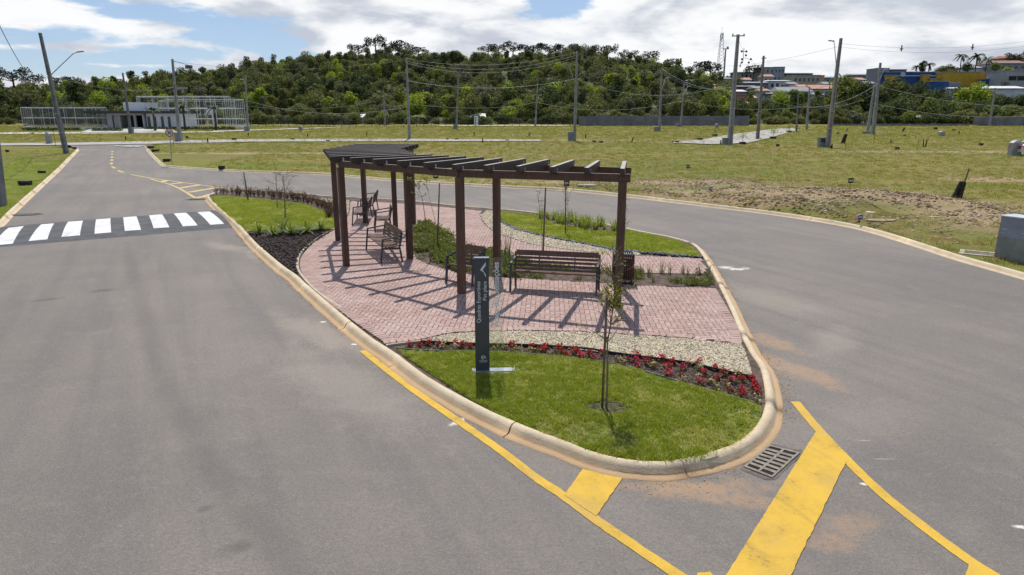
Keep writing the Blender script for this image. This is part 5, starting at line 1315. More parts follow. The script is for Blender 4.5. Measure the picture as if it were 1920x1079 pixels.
wire(on('l4', .55), on('m2', .40), 1.4, 'low pale cable from the court-end pole to the pole behind the pergola', .03, CABLE_L)
wire(on('m1', .15 + .5), on('m2', .44), .5, 'short low cable left of the pole behind the pergola', .02, CABLE_L)
for k, (f, s, lb) in enumerate(((.985, 1.1, 'uppermost'), (.955, 1.3, 'second'), (.93, 1.45, 'third'))):
    wire(on('m2', f), on('m5', f), s, lb + ' of three high cables between the two tall middle poles', .02, CABLE_L)
    wire(on('m5', f), on('m6', f), s * .8, lb + ' of three high cables running right from the wall-end pole', .02, CABLE)
    wire(on('m6', f), on('r1', .50 + .02 * k), s * .8, lb + ' of three cables between mid-wall pole and tallest pole', .02, CABLE_L)
wire(on('m5', .70), on('m2', .72), 1.0, 'thick lower cable between the two tall middle poles', .03, CABLE_L)
wire(on('m5', .695), on('r1', .57), 1.6, 'thick bundled cable from the wall-end pole to the tallest pole', .04, CABLE_L)
wire(on('m2', .44), on('m4', .55), .8, 'low cable in front of the wood left of the wall', .025, CABLE_L)
wire(on('m4', .55), on('m7', .60), 1.6, 'low cable sagging in front of the block wall trees', .03, CABLE_L)
wire(on('m3', .95), on('m4', .8), .6, 'thin cable between the small-crossarm pole and the far lamp pole', .018)
wire(on('m7', .60), on('r4', .55), 1.0, 'low cable behind the tallest pole', .03, CABLE_L)
wire(on('r1', .58), on('r5', .60), 1.0, 'cable bundle between tallest pole and leaning meter pole', .03, CABLE)
wire(on('r2', .52), on('r7', .72), 2.2, 'bright sagging cable between the side lane and the pair of poles', .035, CABLE_L)
wire(on('r3', .72), on('r6', .80), 1.2, 'lower bright sagging cable towards the pair of poles', .03, CABLE_L)
wire(on('r7', .68), AT(1990, 200, POLES['r7'][0].y - 5), 1.0, 'upper cable from the pair of poles past the blue store', .03, CABLE_L)
wire(on('r6', .62), AT(1990, 212, POLES['r6'][0].y - 5), 1.2, 'lower cable from the pair of poles past the right wall', .03, CABLE_L)
wire(on('r5', .95), AT(2020, 62, POLES['r5'][0].y + 4), .9, 'high cable with spacers running right from the meter pole', .016, CABLE, 20, (.25, .56))
wire(on('r5', .92), AT(2020, 70, POLES['r5'][0].y + 4), 1.0, 'second high cable running right from the meter pole', .014, CABLE, 20)
wire(AT(1255, 106, 190), on('r5', .93), 2.2, 'high cable with spacers running left from the meter pole', .02, CABLE, 20, (.12, .68))
# insulator cluster hanging right of the tallest pole
ic = empty('insulator_cluster', AT(1394, 103, POLES['r1'][0].y)); tag(ic, 'cluster of dark line insulators right of the tallest pole top', 'insulators')
for dx, dz in ((-.2, .35), (.28, .35), (.28, -.05), (-.12, -.45), (-.12, -.8), (.85, -.45), (.65, -.8)):
    mb = MB(); mb.tube([(dx, 0, dz + .1), (dx, 0, dz), (dx, 0, dz - .12)], [.06, .13, .08], 7); mb.build('insulator', PORC, ic)
mb = MB(); mb.tube([(0, 0, .7), (0, 0, -.8)], .03, 5); mb.tube([(-.4, 0, .45), (.45, 0, .3)], .025, 5); mb.tube([(.0, 0, -.3), (1.0, 0, -.55)], .02, 5); mb.build('hanger', PORC, ic)
wire(ic.location + Vector((.9, 0, -.5)), on('r2', .9), .5, 'jumper cable from the insulator cluster to the brownish pole', .018)
wire(ic.location + Vector((-.1, 0, .5)), on('r1', .96), .1, 'short jumper from the tallest pole to the insulator cluster', .018)

def cabinet(u0, u1, vt, vb, label, dep=.5, windows=False, mat=CAB_M, cat='cabinet'):
    p0, p1 = G(u0, vb), G(u1, vb); z0 = land(p0.x, p0.y) + .08; zt = AT(u0, vt, p0.y).z; w_ = p1.x - p0.x; h = zt - z0
    o = empty('meter_cabinet', ((p0.x + p1.x) / 2, p0.y + dep / 2, z0)); tag(o, label, cat, 'grey meter cabinets')
    mb = MB(); mb.box((0, 0, h / 2), (w_, dep, h)); mb.build('body', mat, o)
    mb = MB(); mb.box((0, 0, h + .025), (w_ + .08, dep + .08, .05)); mb.build('cap', plain('cap_' + str(u0), (.42, .42, .42), None, 3, .8), o)
    if windows:
        for k in (0, 1):
            mb = MB(); mb.box((-w_ * .08, -dep / 2 - .006, h * (.62 + .2 * k)), (w_ * .55, .012, h * .15)); mb.build('meter_window', BLACK, o)
    return o
cabinet(328, 340, 249.5, 268, 'grey cabinet at the foot of the switchgear pole'); cabinet(241, 249, 240.5, 252.5, 'grey cabinet at the foot of the clubhouse pole')
cabinet(458, 467, 238, 247.5, 'small cabinet at the foot of the court-end pole'); cabinet(1065, 1077, 248.5, 267, 'grey cabinet at the foot of the wall-end pole')
cabinet(1227, 1236, 238.5, 248.5, 'small cabinet at the foot of the mid-wall pole'); cabinet(1355.5, 1368, 259.5, 274, 'grey cabinet at the foot of the tallest pole', mat=plain('cabinet_mid', (.26, .27, .28), None, 3, .6))
cabinet(1535, 1550, 258.5, 278.5, 'meter cabinet with dark windows beside the leaning pole', windows=True); cabinet(1619, 1632, 247, 253, 'low cabinet at the foot of the pair of poles')
cabinet(850, 857, 234, 244.5, 'small cabinet at the foot of the small-crossarm pole'); cabinet(1268, 1275, 232, 240, 'far small cabinet at the foot of the right mid-wall pole')
# big near cabinet at the right road
p0 = G(1862, 492); p1 = G(1926, 503); zt = AT(1880, 403, p0.y).z; h = zt - .10; wv = p1 - p0; ln = wv.length
nb = empty('distribution_cabinet', (p0.x, p0.y, .09), math.atan2(wv.y, wv.x)); tag(nb, 'large grey two-part distribution cabinet beside the right road', 'cabinet')
dp = .62
mb = MB(); mb.box((ln / 2, dp / 2, h * .26), (ln, dp, h * .52)); mb.build('plinth', plain('plinth_grey', (.25, .255, .23), (.20, .205, .185), 3, .8, .003, 40), nb)
mb = MB(); mb.box((ln / 2, dp / 2 - .01, h * .52 + h * .12), (ln - .01, dp - .01, h * .24 - .006)); mb.build('lower_box', plain('box_slate', (.25, .275, .315), (.215, .238, .275), 3, .5), nb)
mb = MB(); mb.box((ln / 2, dp / 2 - .012, h * .76 + h * .11), (ln - .02, dp - .016, h * .22)); mb.build('upper_box', plain('box_slate_upper', (.235, .26, .30), (.205, .225, .26), 3, .5), nb)
mb = MB(); mb.box((ln / 2, dp / 2 - .012, h * .985), (ln + .03, dp + .03, .03)); mb.build('lid', plain('box_lid', (.50, .53, .57), None, 3, .5), nb)
for x, z in ((.10, .61), (.52, .66), (.12, .70), (.55, .58)):
    mb = MB(); mb.box((x * ln / .7, -.012, h * z), (.10, .012, .022)); mb.build('handle', plain('handle_grey', (.5, .52, .54), None, 3, .4), nb)
# manhole frame and slab
p = G(1835, 484); mh = empty('manhole', (p.x, p.y, .10), R(-35)); tag(mh, 'rectangular manhole with pale concrete frame beside the near cabinet', 'manhole')
mb = MB()
for s in (-1, 1): mb.box((s * .42, 0, .02), (.12, .74, .05)); mb.box((0, s * .31, .0205), (.72, .12, .05))
mb.build('frame', EDGE_M, mh); mb = MB(); mb.box((0, 0, .015), (.72, .5, .03)); mb.build('cover', plain('manhole_cover', (.16, .13, .13), (.11, .09, .09), 9, .8, .004, 50), mh)
def slab_stone(u, v, sx_, sy_, label, mat=STONE_P, h=.03):
    p = G(u, v, .12); z = field_z(p.x, p.y); mb = MB(); n_ = 11; ph = rnd.uniform(0, 6)
    mb.slab([(sx_ * math.cos(a) * (1 + .2 * math.sin(2 * a + ph)), sy_ * math.sin(a) * (1 + .2 * math.cos(3 * a + ph))) for a in [6.283 * k / n_ for k in range(n_)]], -.05, h)
    tag(mb.build('flat_stone', mat, None, False, (p.x, p.y, z)), label, 'stone')
slab_stone(1634, 411, .28, .2, 'round pale stone cap in the grass above the little blue sign'); slab_stone(1652, 422, .62, .26, 'wide flat pinkish slab beside the little blue sign', plain('pink_slab', (.36, .26, .18), (.26, .18, .12), 4, .9))
slab_stone(1750, 417, .2, .12, 'pale stone on the earth bank left of the near cabinet'); slab_stone(1762, 421, .1, .08, 'small pale stone beside the larger one on the earth bank')
slab_stone(1100, 352, .6, .3, 'pale slab at the kerb behind the right end of the pergola')
# ---------------------------------------------------------------- small markers of the building plots
def zone(u, v):
    if v > 300: a = 'near the right road kerb' if u > 600 else ('on the left verge' if u < 140 else 'beside the right road mouth')
    elif v > 258: a = 'by the cross road' if u < 1000 else 'in mid field'
    else: a = 'in the far field'
    for lim, t in ((140, 'near the leaning lamp pole'), (340, 'near the speed sign'), (560, 'right of the switchgear pole'), (760, 'left of the pergola pole'), (960, 'right of the pergola pole'), (1150, 'near the wall-end pole'), (1300, 'before the block wall'), (1480, 'near the pale side lane'), (1600, 'near the meter pole'), (1720, 'near the pair of leaning poles'), (1840, 'right of the leaning pair'), (3000, 'at the right edge')):
        if u < lim: return a + ' ' + t
def gz(p): return field_z(p.x, p.y) if p.x > -30 or p.y > 70 else land(p.x, p.y) + .12
STUMP = plain('charred_post', (0.045, 0.035, 0.028), (0.02, 0.017, 0.015), 6, .9)
def stub(u, v, hpx, lean=0.0, w_=.16, label=None):
    p = G(u, v, .1); p.z = gz(p) - .05; s = cp * FPX / (p.y * cp) ; h = hpx / FPX * p.y * 1.03 + .05
    mb = MB(); mb.tube([(0, 0, 0), (lean * h * .4, 0, h * .5), (lean * h, 0, h)], [w_ / 2, w_ * .45, w_ * .38], 7); mb.box((lean * h + .02, 0, h), (w_ * .5, w_ * .4, .05))
    tag(mb.build('plot_stub', STUMP, None, False, p), label or ('dark stub ' + zone(u, v)), 'post', 'dark stubs marking plots')
def black_box(u, v, wpx, hpx):
    p = G(u, v, .1); p.z = gz(p) - .04; k = p.y * 1.02 / FPX; W_, H_ = wpx * k, hpx * k
    o = empty('black_crate', p, rnd.uniform(-.4, .4)); tag(o, 'black plastic box ' + zone(u, v), 'box', 'black plot boxes')
    mb = MB(); mb.box((0, 0, H_ / 2), (W_, W_ * .7, H_), None, 0, 1.08); mb.build('body', BLACK, o)
    mb = MB(); mb.box((0, 0, H_ + .012), (W_ * 1.12, W_ * .8, .03)); mb.build('lid', BLACK, o)
def plot_sign(u, v, hpx, plate, label, blue=False):
    p = G(u, v, .1); p.z = gz(p); k = p.y * 1.03 / FPX; h = hpx * k; s = plate * k
    o = empty('plot_sign', p); tag(o, label, 'sign', 'little plot signs')
    mb = MB(); mb.tube([(0, 0, -.05), (0, 0, h)], .012, 5); mb.build('stick', STUMP, o)
    mb = MB(); mb.box((0, -.015, h), (s, .015, s)); pl = mb.build('plate', plain('plate_blue', (.07, .10, .30), None, 5, .5) if blue else BLACK, o)
    mb = MB()
    for j in (-1, 0, 1): mb.box((j * s * .24, -.024, h), (s * .15, .003, s * .34))
    mb.build('plot_number', SIGN_W, pl)
for a in ((688, 256, 7), (889, 256, 7), (905, 268.5, 8), (1098, 260.5, 8), (1184, 268, 9, .3), (1351, 272, 8), (1355.5, 272, 9, .1), (1587, 248, 6, .2), (1580, 270, 16, .25, .5), (1692, 248, 7, .4, .3), (1799, 253, 6, -.3), (1731, 277, 13, -.1, .12), (1735, 277, 13, .08, .14), (757, 239.5, 4), (991, 256, 6, .4), (577, 257, 5), (390, 269, 8), (236, 263, 6), (466, 256, 5), (1557, 279, 7, .3), (1560, 279.5, 8, -.1)):
    stub(*a)
for a in ((856, 263, 6, 3), (951, 265, 6, 3), (549, 263, 6, 3), (839, 263, 4, 3), (615, 266, 5, 3), (1114, 267, 5, 3), (1127, 268, 6, 3), (1264, 268, 5, 3), (1270, 269, 5, 4), (1682, 282, 6, 5), (1839, 273.5, 6, 4), (1458, 275, 5, 4), (1754, 243.5, 5, 4), (48, 348, 17, 8), (79, 326, 10, 5), (140, 280, 5, 4), (14, 286, 5, 4), (283, 279, 9, 4), (292, 286, 10, 5), (313, 304, 11, 5), (416, 318.5, 9, 6), (439, 264, 7, 4), (1696, 256, 4, 3), (1571, 252, 4, 3), (1788, 246, 4, 3), (351, 260, 4, 4), (62, 252, 4, 2.5)):
    black_box(*a)
plot_sign(1592.5, 361, 16, 9, 'little black plot sign on the dry slope left of the stump'); plot_sign(1611, 424, 9, 8, 'little blue plot sign at the kerb of the right road', True); plot_sign(1331, 372, 8, 6, 'little blue plot sign at the bend of the right road kerb', True)
plot_sign(1289.5, 320, 6, 6, 'little black plot sign in the green slope behind the pergola end'); plot_sign(817, 337, 6, 9, 'black plot sign seen between the middle pergola posts'); plot_sign(1669.5, 272, 5, 4, 'tiny black plot sign below the pair of leaning poles'); plot_sign(1062, 354, 7, 10, 'black plot sign behind the back lawn stake')
for u, v, h, lb in ((1720, 281, 18, 'thin stick in the right field left of the double stub'), (105, 277, 28, 'thin stick beside the leaning lamp pole'), (1638, 271, 20, 'thin pale stick below the pair of leaning poles'), (326, 272, 22, 'thin post just right of the speed sign'), (1585, 280, 12, 'thin weed stem right of the meter cabinet')):
    p = G(u, v, .1); p.z = gz(p) - .05; mb = MB(); mb.tube([(0, 0, 0), (.01, 0, h / FPX * p.y * 1.03)], .025, 5); tag(mb.build('thin_stick', STAKE_M, None, False, p), lb, 'stick')
# stump with leaning pipe on the bank
p = G(1795, 374, .12); p.z = gz(p) - .05; k = p.y * 1.03 / FPX; o = empty('split_stump', p); tag(o, 'charred split stump with a leaning stick on the earth bank', 'stump')
mb = MB(); mb.tube([(.05, 0, 0), (.16, 0, 28 * k), (.2, 0, 30 * k)], [.14, .12, .10], 8); mb.build('post', STUMP, o)
mb = MB(); mb.tube([(-.3, -.05, 0), (-.12, 0, 12 * k), (.02, 0, 28 * k), (.05, 0, 31 * k)], [.09, .085, .08, .07], 8); mb.build('pipe', BLACK, o)
mb = MB(); mb.tube([(.12, .02, 5 * k), (.34, .02, 54 * k)], .035, 6); mb.build('stick', STAKE_M, o)
def monument(u, v, wpx, hpx, label):
    p = G(u, v, .1); p.z = gz(p) - .05; k = p.y * 1.02 / FPX; W_, H_ = wpx * k, hpx * k; o = empty('concrete_marker', p); tag(o, label, 'marker', 'pointed concrete markers')
    mb = MB(); mb.box((0, 0, H_ * .42), (W_, W_ * .7, H_ * .84)); mb.build('block', CONC, o)
    mb = MB(); a, b, z0, z1 = W_ / 2, W_ * .35, H_ * .84 + .002, H_
    mb.quad((-a, -b, z0), (a, -b, z0), (a * .35, -b, z1), (-a * .35, -b, z1)); mb.quad((a, b, z0), (-a, b, z0), (-a * .35, b, z1), (a * .35, b, z1)); mb.quad((-a * .35, -b, z1), (a * .35, -b, z1), (a * .35, b, z1), (-a * .35, b, z1)); mb.quad((a, -b, z0), (a, b, z0), (a * .35, b, z1), (a * .35, -b, z1)); mb.quad((-a, b, z0), (-a, -b, z0), (-a * .35, -b, z1), (-a * .35, b, z1))
    mb.build('cap', plain('marker_cap', (.5, .5, .5), None, 4, .85) if 'marker_cap' not in bpy.data.materials else bpy.data.materials['marker_cap'], o)
monument(1901, 292, 17, 28, 'tall pointed concrete marker beside the white car'); monument(1765, 256, 9, 9, 'low pointed concrete marker right of the pair of leaning poles'); monument(92.5, 271, 8, 22, 'pointed concrete marker left of the leaning lamp pole'); monument(564, 246, 6, 9, 'small far concrete marker left of the pergola'); monument(1344, 241, 6, 9, 'small far concrete marker before the block wall end')
# speed sign
p = G(323, 311); p.z = land(p.x, p.y) + .1; k = p.y * 1.03 / FPX; o = empty('speed_sign', p); tag(o, 'round red-ringed speed limit sign reading 20 beside the road', 'sign')
tp = AT(318, 249, p.y) - p; mb = MB(); mb.tube([(0, 0, -.05), tuple(tp)], .03, 8); mb.build('post', LAMP, o)
rr = 7.2 * k; RED = plain('sign_red', (.55, .03, .03), None, 5, .5); nn = 28
def disc(r0, r1, y, z0):
    mb = MB()
    for j in range(nn):
        a, b = 6.2832 * j / nn, 6.2832 * (j + 1) / nn
        q = [(r * math.cos(t) + tp.x, y, r * math.sin(t) + tp.z) for r, t in ((r0, a), (r1, a), (r1, b), (r0, b))]
        mb.quad(*q) if r0 > 0 else mb.tri(q[0], q[1], q[2])
    return mb
disc(0, rr * .8, -.045, 0).build('face', SIGN_W, o); disc(rr * .78, rr, -.048, 0).build('red_ring', RED, o)
mb = MB(); mb.tube([(tp.x, -.04, tp.z), (tp.x, -.030, tp.z)], rr, 28); mb.build('back', LAMP, o)
me = text_mesh('20', rr * 1.05, BLACK, .002, 'number', 'CENTER', .01); o2 = link('number', me, o); o2.matrix_local = Matrix.Translation((tp.x, -.052, tp.z - rr * .37)) @ Matrix.Rotation(math.pi / 2, 4, 'X')
# street trees in tubs beside the lane
def potted(u, v, hpx, label):
    p = G(u, v, .1); p.z = gz(p); k = p.y * 1.02 / FPX; h = hpx * k; o = empty('lane_tree', p); tag(o, label, 'tree', 'small trees along the side lane')
    mb = MB(); mb.box((0, 0, .1), (.6, .6, .35)); mb.build('tub', BLACK, o); mb = MB(); mb.tube([(0, 0, 0), (.03, 0, h * .8)], [.035, .02], 5); mb.build('trunk', BARK, o)
    mb = MB()
    for j in range(90): leaf_quad(mb, Vector((rnd.gauss(0, h * .15), rnd.gauss(0, h * .15), h * rnd.uniform(.5, 1.05))), .16, .6)
    mb.build('crown', YLEAF, o)
potted(1312, 264, 20, 'small tree at the near corner of the side lane'); potted(1392, 271, 22, 'small tree between the tallest pole and the brownish pole'); potted(1449, 261, 18, 'small tree on the right edge of the side lane')
potted(1340, 256, 15, 'slim small tree behind the side lane corner'); potted(1479, 249, 14, 'small tree near the far bend of the side lane')
# white car at the right edge (only its tail is in the picture)
cpos = G(1906, 293, .1); cpos.z = gz(cpos) - .02
car = empty('parked_car', (cpos.x + .35, cpos.y + .9, cpos.z), 0); tag(car, 'white car at the right edge, only its tail in view', 'car')
CARW = plain('car_white', (.78, .79, .80), (.74, .75, .76), 2, .25, spec=.6)
prof = [(0, .35), (.0, .75), (.12, .95), (.75, 1.02), (1.35, 1.42), (2.6, 1.45), (3.3, 1.0), (4.1, .88), (4.25, .6), (4.2, .3)]
mb = MB(); m_ = len(prof)
for y, sc in ((-.82, .985), (-.62, 1.0), (.62, 1.0), (.82, .985)): mb.v += [(x, y * (.86 if z > 1.1 else 1), .3 + (z - .3) * sc) for x, z in prof]
for r in range(3):
    for j in range(m_): a, b = r * m_ + j, r * m_ + (j + 1) % m_; mb.f.append((a, b, b + m_, a + m_)); mb.m.append(0)
mb.f += [tuple(range(m_)), tuple(reversed(range(3 * m_, 4 * m_)))]; mb.m += [0, 0]
mb.build('body', CARW, car, True)
for x in (.85, 3.4):
    for y in (-.80, .80):
        mb = MB(); mb.tube([(x, y - .09, .31), (x, y + .09, .31)], .31, 16); q = mb.build('wheel', BLACK, car); m2 = MB(); m2.tube([(x, y - .10, .31), (x, y + .10, .31)], .19, 12); m2.build('rim', LAMP, q)
for y in (-.66, .66): mb = MB(); mb.box((.03, y, .78), (.14, .30, .30)); mb.build('tail_light', RED, car)
GLASSD = plain('dark_glass', (.02, .024, .028), None, 3, .1, spec=.6)
mb = MB(); mb.quad((.80, -.58, 1.055), (1.30, -.52, 1.40), (1.30, .52, 1.40), (.80, .58, 1.055)); mb.build('rear_window', GLASSD, car)
for s in (-1, 1): mb = MB(); mb.quad((1.35, s * .74, 1.05), (2.95, s * .74, 1.05), (2.55, s * .72, 1.38), (1.45, s * .72, 1.38)); mb.build('side_window', GLASSD, car)
# ================================================================== sports courts and clubhouse
NETW = plain('white_tube', (0.72, 0.72, 0.72), None, 3, .5)
m, T = new_mat('court_net'); finish(T, T.n('ShaderNodeMixShader', {0: 0.42, 1: T.n('ShaderNodeBsdfTransparent').outputs[0], 2: T.n('ShaderNodeBsdfDiffuse', {0: (0.13, 0.13, 0.13)}).outputs[0]}).outputs[0]); NET = m
m, T = new_mat('court_net_light'); finish(T, T.n('ShaderNodeMixShader', {0: 0.06, 1: T.n('ShaderNodeBsdfTransparent').outputs[0], 2: T.n('ShaderNodeBsdfDiffuse', {0: (0.3, 0.3, 0.3)}).outputs[0]}).outputs[0]); NET_L = m
WALL_W = plain('white_render', (0.74, 0.745, 0.76), (0.68, 0.685, 0.70), .8, .8)
def cage(u0, u1, vb, vt, dep, nfront, nside, label, rails=(.5,), net=NET, skew=(0, 0), base=True):
    a, b = G(u0, vb), G(u1, vb); Y = (a.y + b.y) / 2; z0 = land(a.x, Y) + .15; H = AT(u0, vt, Y).z - z0
    o = empty('sports_court', ((a.x + b.x) / 2, Y, z0)); tag(o, label, 'sports court', 'fenced sports courts'); w_ = b.x - a.x
    bl_, br_ = AT(skew[0], 230, Y + dep).x - (a.x + b.x) / 2, AT(skew[1], 230, Y + dep).x - (a.x + b.x) / 2
    cs = [Vector((-w_ / 2, 0, 0)), Vector((w_ / 2, 0, 0)), Vector((br_, dep, 0)), Vector((bl_, dep, 0))]
    for i in range(4):
        p, q = cs[i], cs[(i + 1) % 4]; n_ = nfront if i % 2 == 0 else nside
        for k in range(n_):
            c = p.lerp(q, k / n_); mb = MB(); mb.tube([c, c + Vector((0, 0, H))], .042, 5); mb.build('post', NETW, o)
        for f in rails + (1.0,):
            mb = MB(); mb.tube([p + Vector((0, 0, H * f)), q + Vector((0, 0, H * f))], .045, 5); mb.build('rail', NETW, o)
        mb = MB(); mb.quad(p + Vector((0, 0, .05)), q + Vector((0, 0, .05)), q + Vector((0, 0, H - .06)), p + Vector((0, 0, H - .06))); mb.build('net', net, o)
        if base: mb = MB(); mb.bar(p + Vector((0, 0, .12)), q + Vector((0, 0, .12)), .15, .36); mb.build('low_wall', WALL_W, o)
    mb = MB(); mb.poly([c + Vector((0, 0, .02)) for c in cs]); mb.build('court_floor', plain('court_floor_' + str(u0), (.24, .27, .25), (.19, .21, .2), .5, .8), o)
    return o
c1 = cage(45, 205, 243, 202, 16, 8, 5, 'long low white-framed court with dark netting at the left', (.5,), NET, (62, 192))
c2 = cage(320, 462, 243, 187, 15, 8, 7, 'tall white-framed court with basketball hoops right of the clubhouse', (.33, .70), NET_L, (300, 438))
c3 = cage(263, 437, 240.5, 181, 6, 6, 3, 'second tall white-framed court behind the hoop court', (.62,), NET_L, (268, 425), False)
for u, lb in ((354, 'left basketball hoop inside the tall court'), (400, 'right basketball hoop inside the tall court')):
    p = G(u, 241.5); p.z = land(p.x, p.y); H = AT(u, 211, p.y).z - p.z; o = empty('basketball_hoop', p); tag(o, lb, 'basketball hoop', 'basketball hoops')
    mb = MB(); mb.tube([(.2, 0, 0), (.1, 0, H * .85), (-.05, -.3, H)], [.16, .14, .12], 7); mb.build('post', NETW, o); mb = MB(); mb.box((-.05, -.5, H + .1), (1.5, .06, 1.0)); mb.build('backboard', WALL_W, o)
    mb = MB(); mb.tube([(-.05 + .23 * math.cos(a), -.8 + .23 * math.sin(a), H - .2) for a in [6.283 * k / 12 for k in range(13)]], .02, 4, cap=False); mb.build('ring', RED, o)
# clubhouse
p = G(215, 244); Y = p.y; zb = land(p.x, Y) + .2; X = lambda u: AT(u, 230, Y).x; ZZ = lambda v: AT(960, v, Y).z
ch = empty('clubhouse', (X(250), Y, zb)); tag(ch, 'low white clubhouse with dark roof band and raised white box', 'building')
O = Vector((X(250), Y, zb))
def cbox(name, u0, u1, vt, vb, y0, y1, mat, parent=ch):
    mb = MB(); a = Vector(((X(u0) + X(u1)) / 2, Y + (y0 + y1) / 2, (ZZ(vt) + ZZ(vb)) / 2)) - O; mb.box(a, (X(u1) - X(u0), y1 - y0, ZZ(vt) - ZZ(vb))); return mb.build(name, mat, parent)
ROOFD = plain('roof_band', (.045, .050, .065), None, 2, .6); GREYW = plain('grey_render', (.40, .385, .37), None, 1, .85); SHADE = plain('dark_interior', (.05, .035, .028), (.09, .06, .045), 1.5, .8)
cbox('roof_band', 158, 332, 208.5, 213, 0, 9, ROOFD); cbox('raised_box', 223, 262, 192, 208, 2, 7, WALL_W); cbox('soffit', 205, 268, 213.2, 216.5, .3, 8, plain('soffit_wood', (.36, .30, .24), None, 2, .8))
cbox('wall', 268, 330, 213.2, 244, 1.2, 8, WALL_W); cbox('wall', 196, 206, 213.2, 244, .8, 8, GREYW); cbox('wall', 208, 219, 216.7, 244, 1.0, 7.8, GREYW)
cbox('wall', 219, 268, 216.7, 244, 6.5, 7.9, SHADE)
for u in (219.5, 248.5, 265): cbox('pillar', u, u + 3.5, 216.7, 244, .5, .95, GREYW)
for u0, u1 in ((222.5, 234), (234.4, 246), (252, 264)):
    f = cbox('glass_door', u0, u1, 218, 243.5, 5.6, 5.7, GLASSD)
for u0, u1 in ((271, 276), (283, 287), (296, 301), (309, 314)): cbox('window', u0, u1, 219, 240, 1.14, 1.19, GLASSD)
cbox('planter_wall', 250, 268, 239, 241.5, -.6, -.3, WALL_W); cbox('steps', 148, 170, 240.5, 246.5, -2.2, -.5, WALL_W)
# low clipped hedges in front
HEDGE = leafy('dark_hedge_leaf', (0.035, 0.062, 0.018), (0.055, 0.085, 0.025), .25, .4, 1)
for u0, u1, vb, vt, lb in ((41, 148, 247.5, 241, 'low dark hedge before the left court'), (170, 226, 249, 242, 'low dark hedge before the clubhouse'), (272, 438, 245.5, 239.5, 'low dark hedge before the tall court')):
    a, b = G(u0, vb), G(u1, vb); h = AT(u0, vt, a.y).z - land(a.x, a.y) - .1; n_ = int((b.x - a.x) * 95); mb = MB()
    for k in range(n_): leaf_quad(mb, Vector((rnd.uniform(0, b.x - a.x), rnd.uniform(0, 1.1), h * rnd.random() ** .6)), .28, .6)
    tag(mb.build('clipped_hedge', HEDGE, None, False, (a.x, a.y, land(a.x, a.y) + .1)), lb, 'hedge')
# ================================================================== far walls and fence
BLOCKW = plain('block_wall_grey', (0.21, 0.21, 0.215), (0.15, 0.15, 0.155), .8, .9, .01, 8)
def far_wall(u0, u1, vt, vb, label, courses=5):
    a, b = G(u0, vb), G(u1, vb); z0 = min(land(a.x, a.y), land(b.x, b.y)); h = AT(u0, vt, a.y).z - z0; o = empty('block_wall', (a.x, a.y, z0)); tag(o, label, 'wall'); d = Vector((b.x - a.x, b.y - a.y, 0)); n_ = max(1, int(d.length / 3.0))
    for k in range(n_):
        p, q = d * (k / n_), d * ((k + 1) / n_); dd = (q - p).normalized() * .03; mb = MB(); hh = h * rnd.uniform(.97, 1.02)
        mb.bar(p + dd + Vector((0, 0, hh / 2)), q - dd + Vector((0, 0, hh / 2)), .2, hh); mb.build('wall_panel', BLOCKW, o)
        mb = MB(); mb.box(q + Vector((0, 0, h * .52)), (.28, .28, h * 1.04)); mb.build('pier', BLOCKW, o)
far_wall(1085, 1402, 218, 237.5, 'long grey block wall behind the middle of the field'); far_wall(1824, 2010, 219.5, 237.5, 'grey block wall at the right edge before the green bank'); far_wall(1556, 1815, 232.5, 238, 'very low grey wall behind the pair of leaning poles')
FENCE = plain('fence_green', (.05, .065, .05), None, 2, .7)
a, b = G(470, 240), G(1083, 238.5); o = empty('wire_fence', (a.x, a.y, land(a.x, a.y))); tag(o, 'dark green wire fence along the foot of the wood', 'fence'); d = Vector((b.x - a.x, b.y - a.y, 0)); n_ = 44; h = 1.9
for k in range(n_ + 1): mb = MB(); c = d * (k / n_); mb.tube([c, c + Vector((0, 0, h))], .05, 5); mb.build('post', FENCE, o)
for f in (.15, .5, .97): mb = MB(); mb.tube([Vector((0, 0, h * f)), d + Vector((0, 0, h * f))], .02, 4); mb.build('wire', FENCE, o)
# huts, notice board
def hut(u0, u1, vr, Yv, label):
    p = AT((u0 + u1) / 2, vr, Yv); w_ = AT(u1, vr, Yv).x - AT(u0, vr, Yv).x; o = empty('hut', (p.x, Yv, land(p.x, Yv))); tag(o, label, 'hut', 'huts at the foot of the wood'); z = p.z - land(p.x, Yv)
    mb = MB(); mb.box((0, 0, z / 2), (w_ * .9, 4, z)); mb.build('wall', GREYW, o)
    mb = MB(); mb.quad((-w_ / 2, -2.4, z - .3), (w_ / 2, -2.4, z - .1), (w_ * .42, 2.4, z + .7), (-w_ * .42, 2.4, z + .6)); mb.quad((-w_ / 2, -2.4, z - .38), (-w_ * .42, 2.4, z + .5), (w_ * .42, 2.4, z + .6), (w_ / 2, -2.4, z - .18)); mb.build('roof', plain('hut_roof', (.62, .62, .6), None, 2, .6), o)
hut(667, 684, 220, 150, 'pale hut roof among the trees left of the pole behind the pergola'); hut(880, 912, 219, 150, 'pale arched hut roof behind the small-crossarm pole')
p = G(893, 238); o = empty('notice_board', (p.x, p.y, land(p.x, p.y))); tag(o, 'white notice board before the wire fence', 'notice board'); h = AT(893, 218, p.y).z - land(p.x, p.y)
mb = MB(); mb.box((0, 0, h * .58), (.75, .06, h * .84)); mb.build('panel', WALL_W, o)
for j in range(5): mb = MB(); mb.box((0, -.035, h * (.28 + .14 * j)), (.6, .01, .10)); mb.build('text_line', plain('notice_grey', (.35, .35, .36), None, 3, .7) if 'notice_grey' not in bpy.data.materials else bpy.data.materials['notice_grey'], o)
for s in (-.3, .3): mb = MB(); mb.tube([(s, .05, 0), (s, .05, h)], .03, 5); mb.build('leg', STUMP, o)
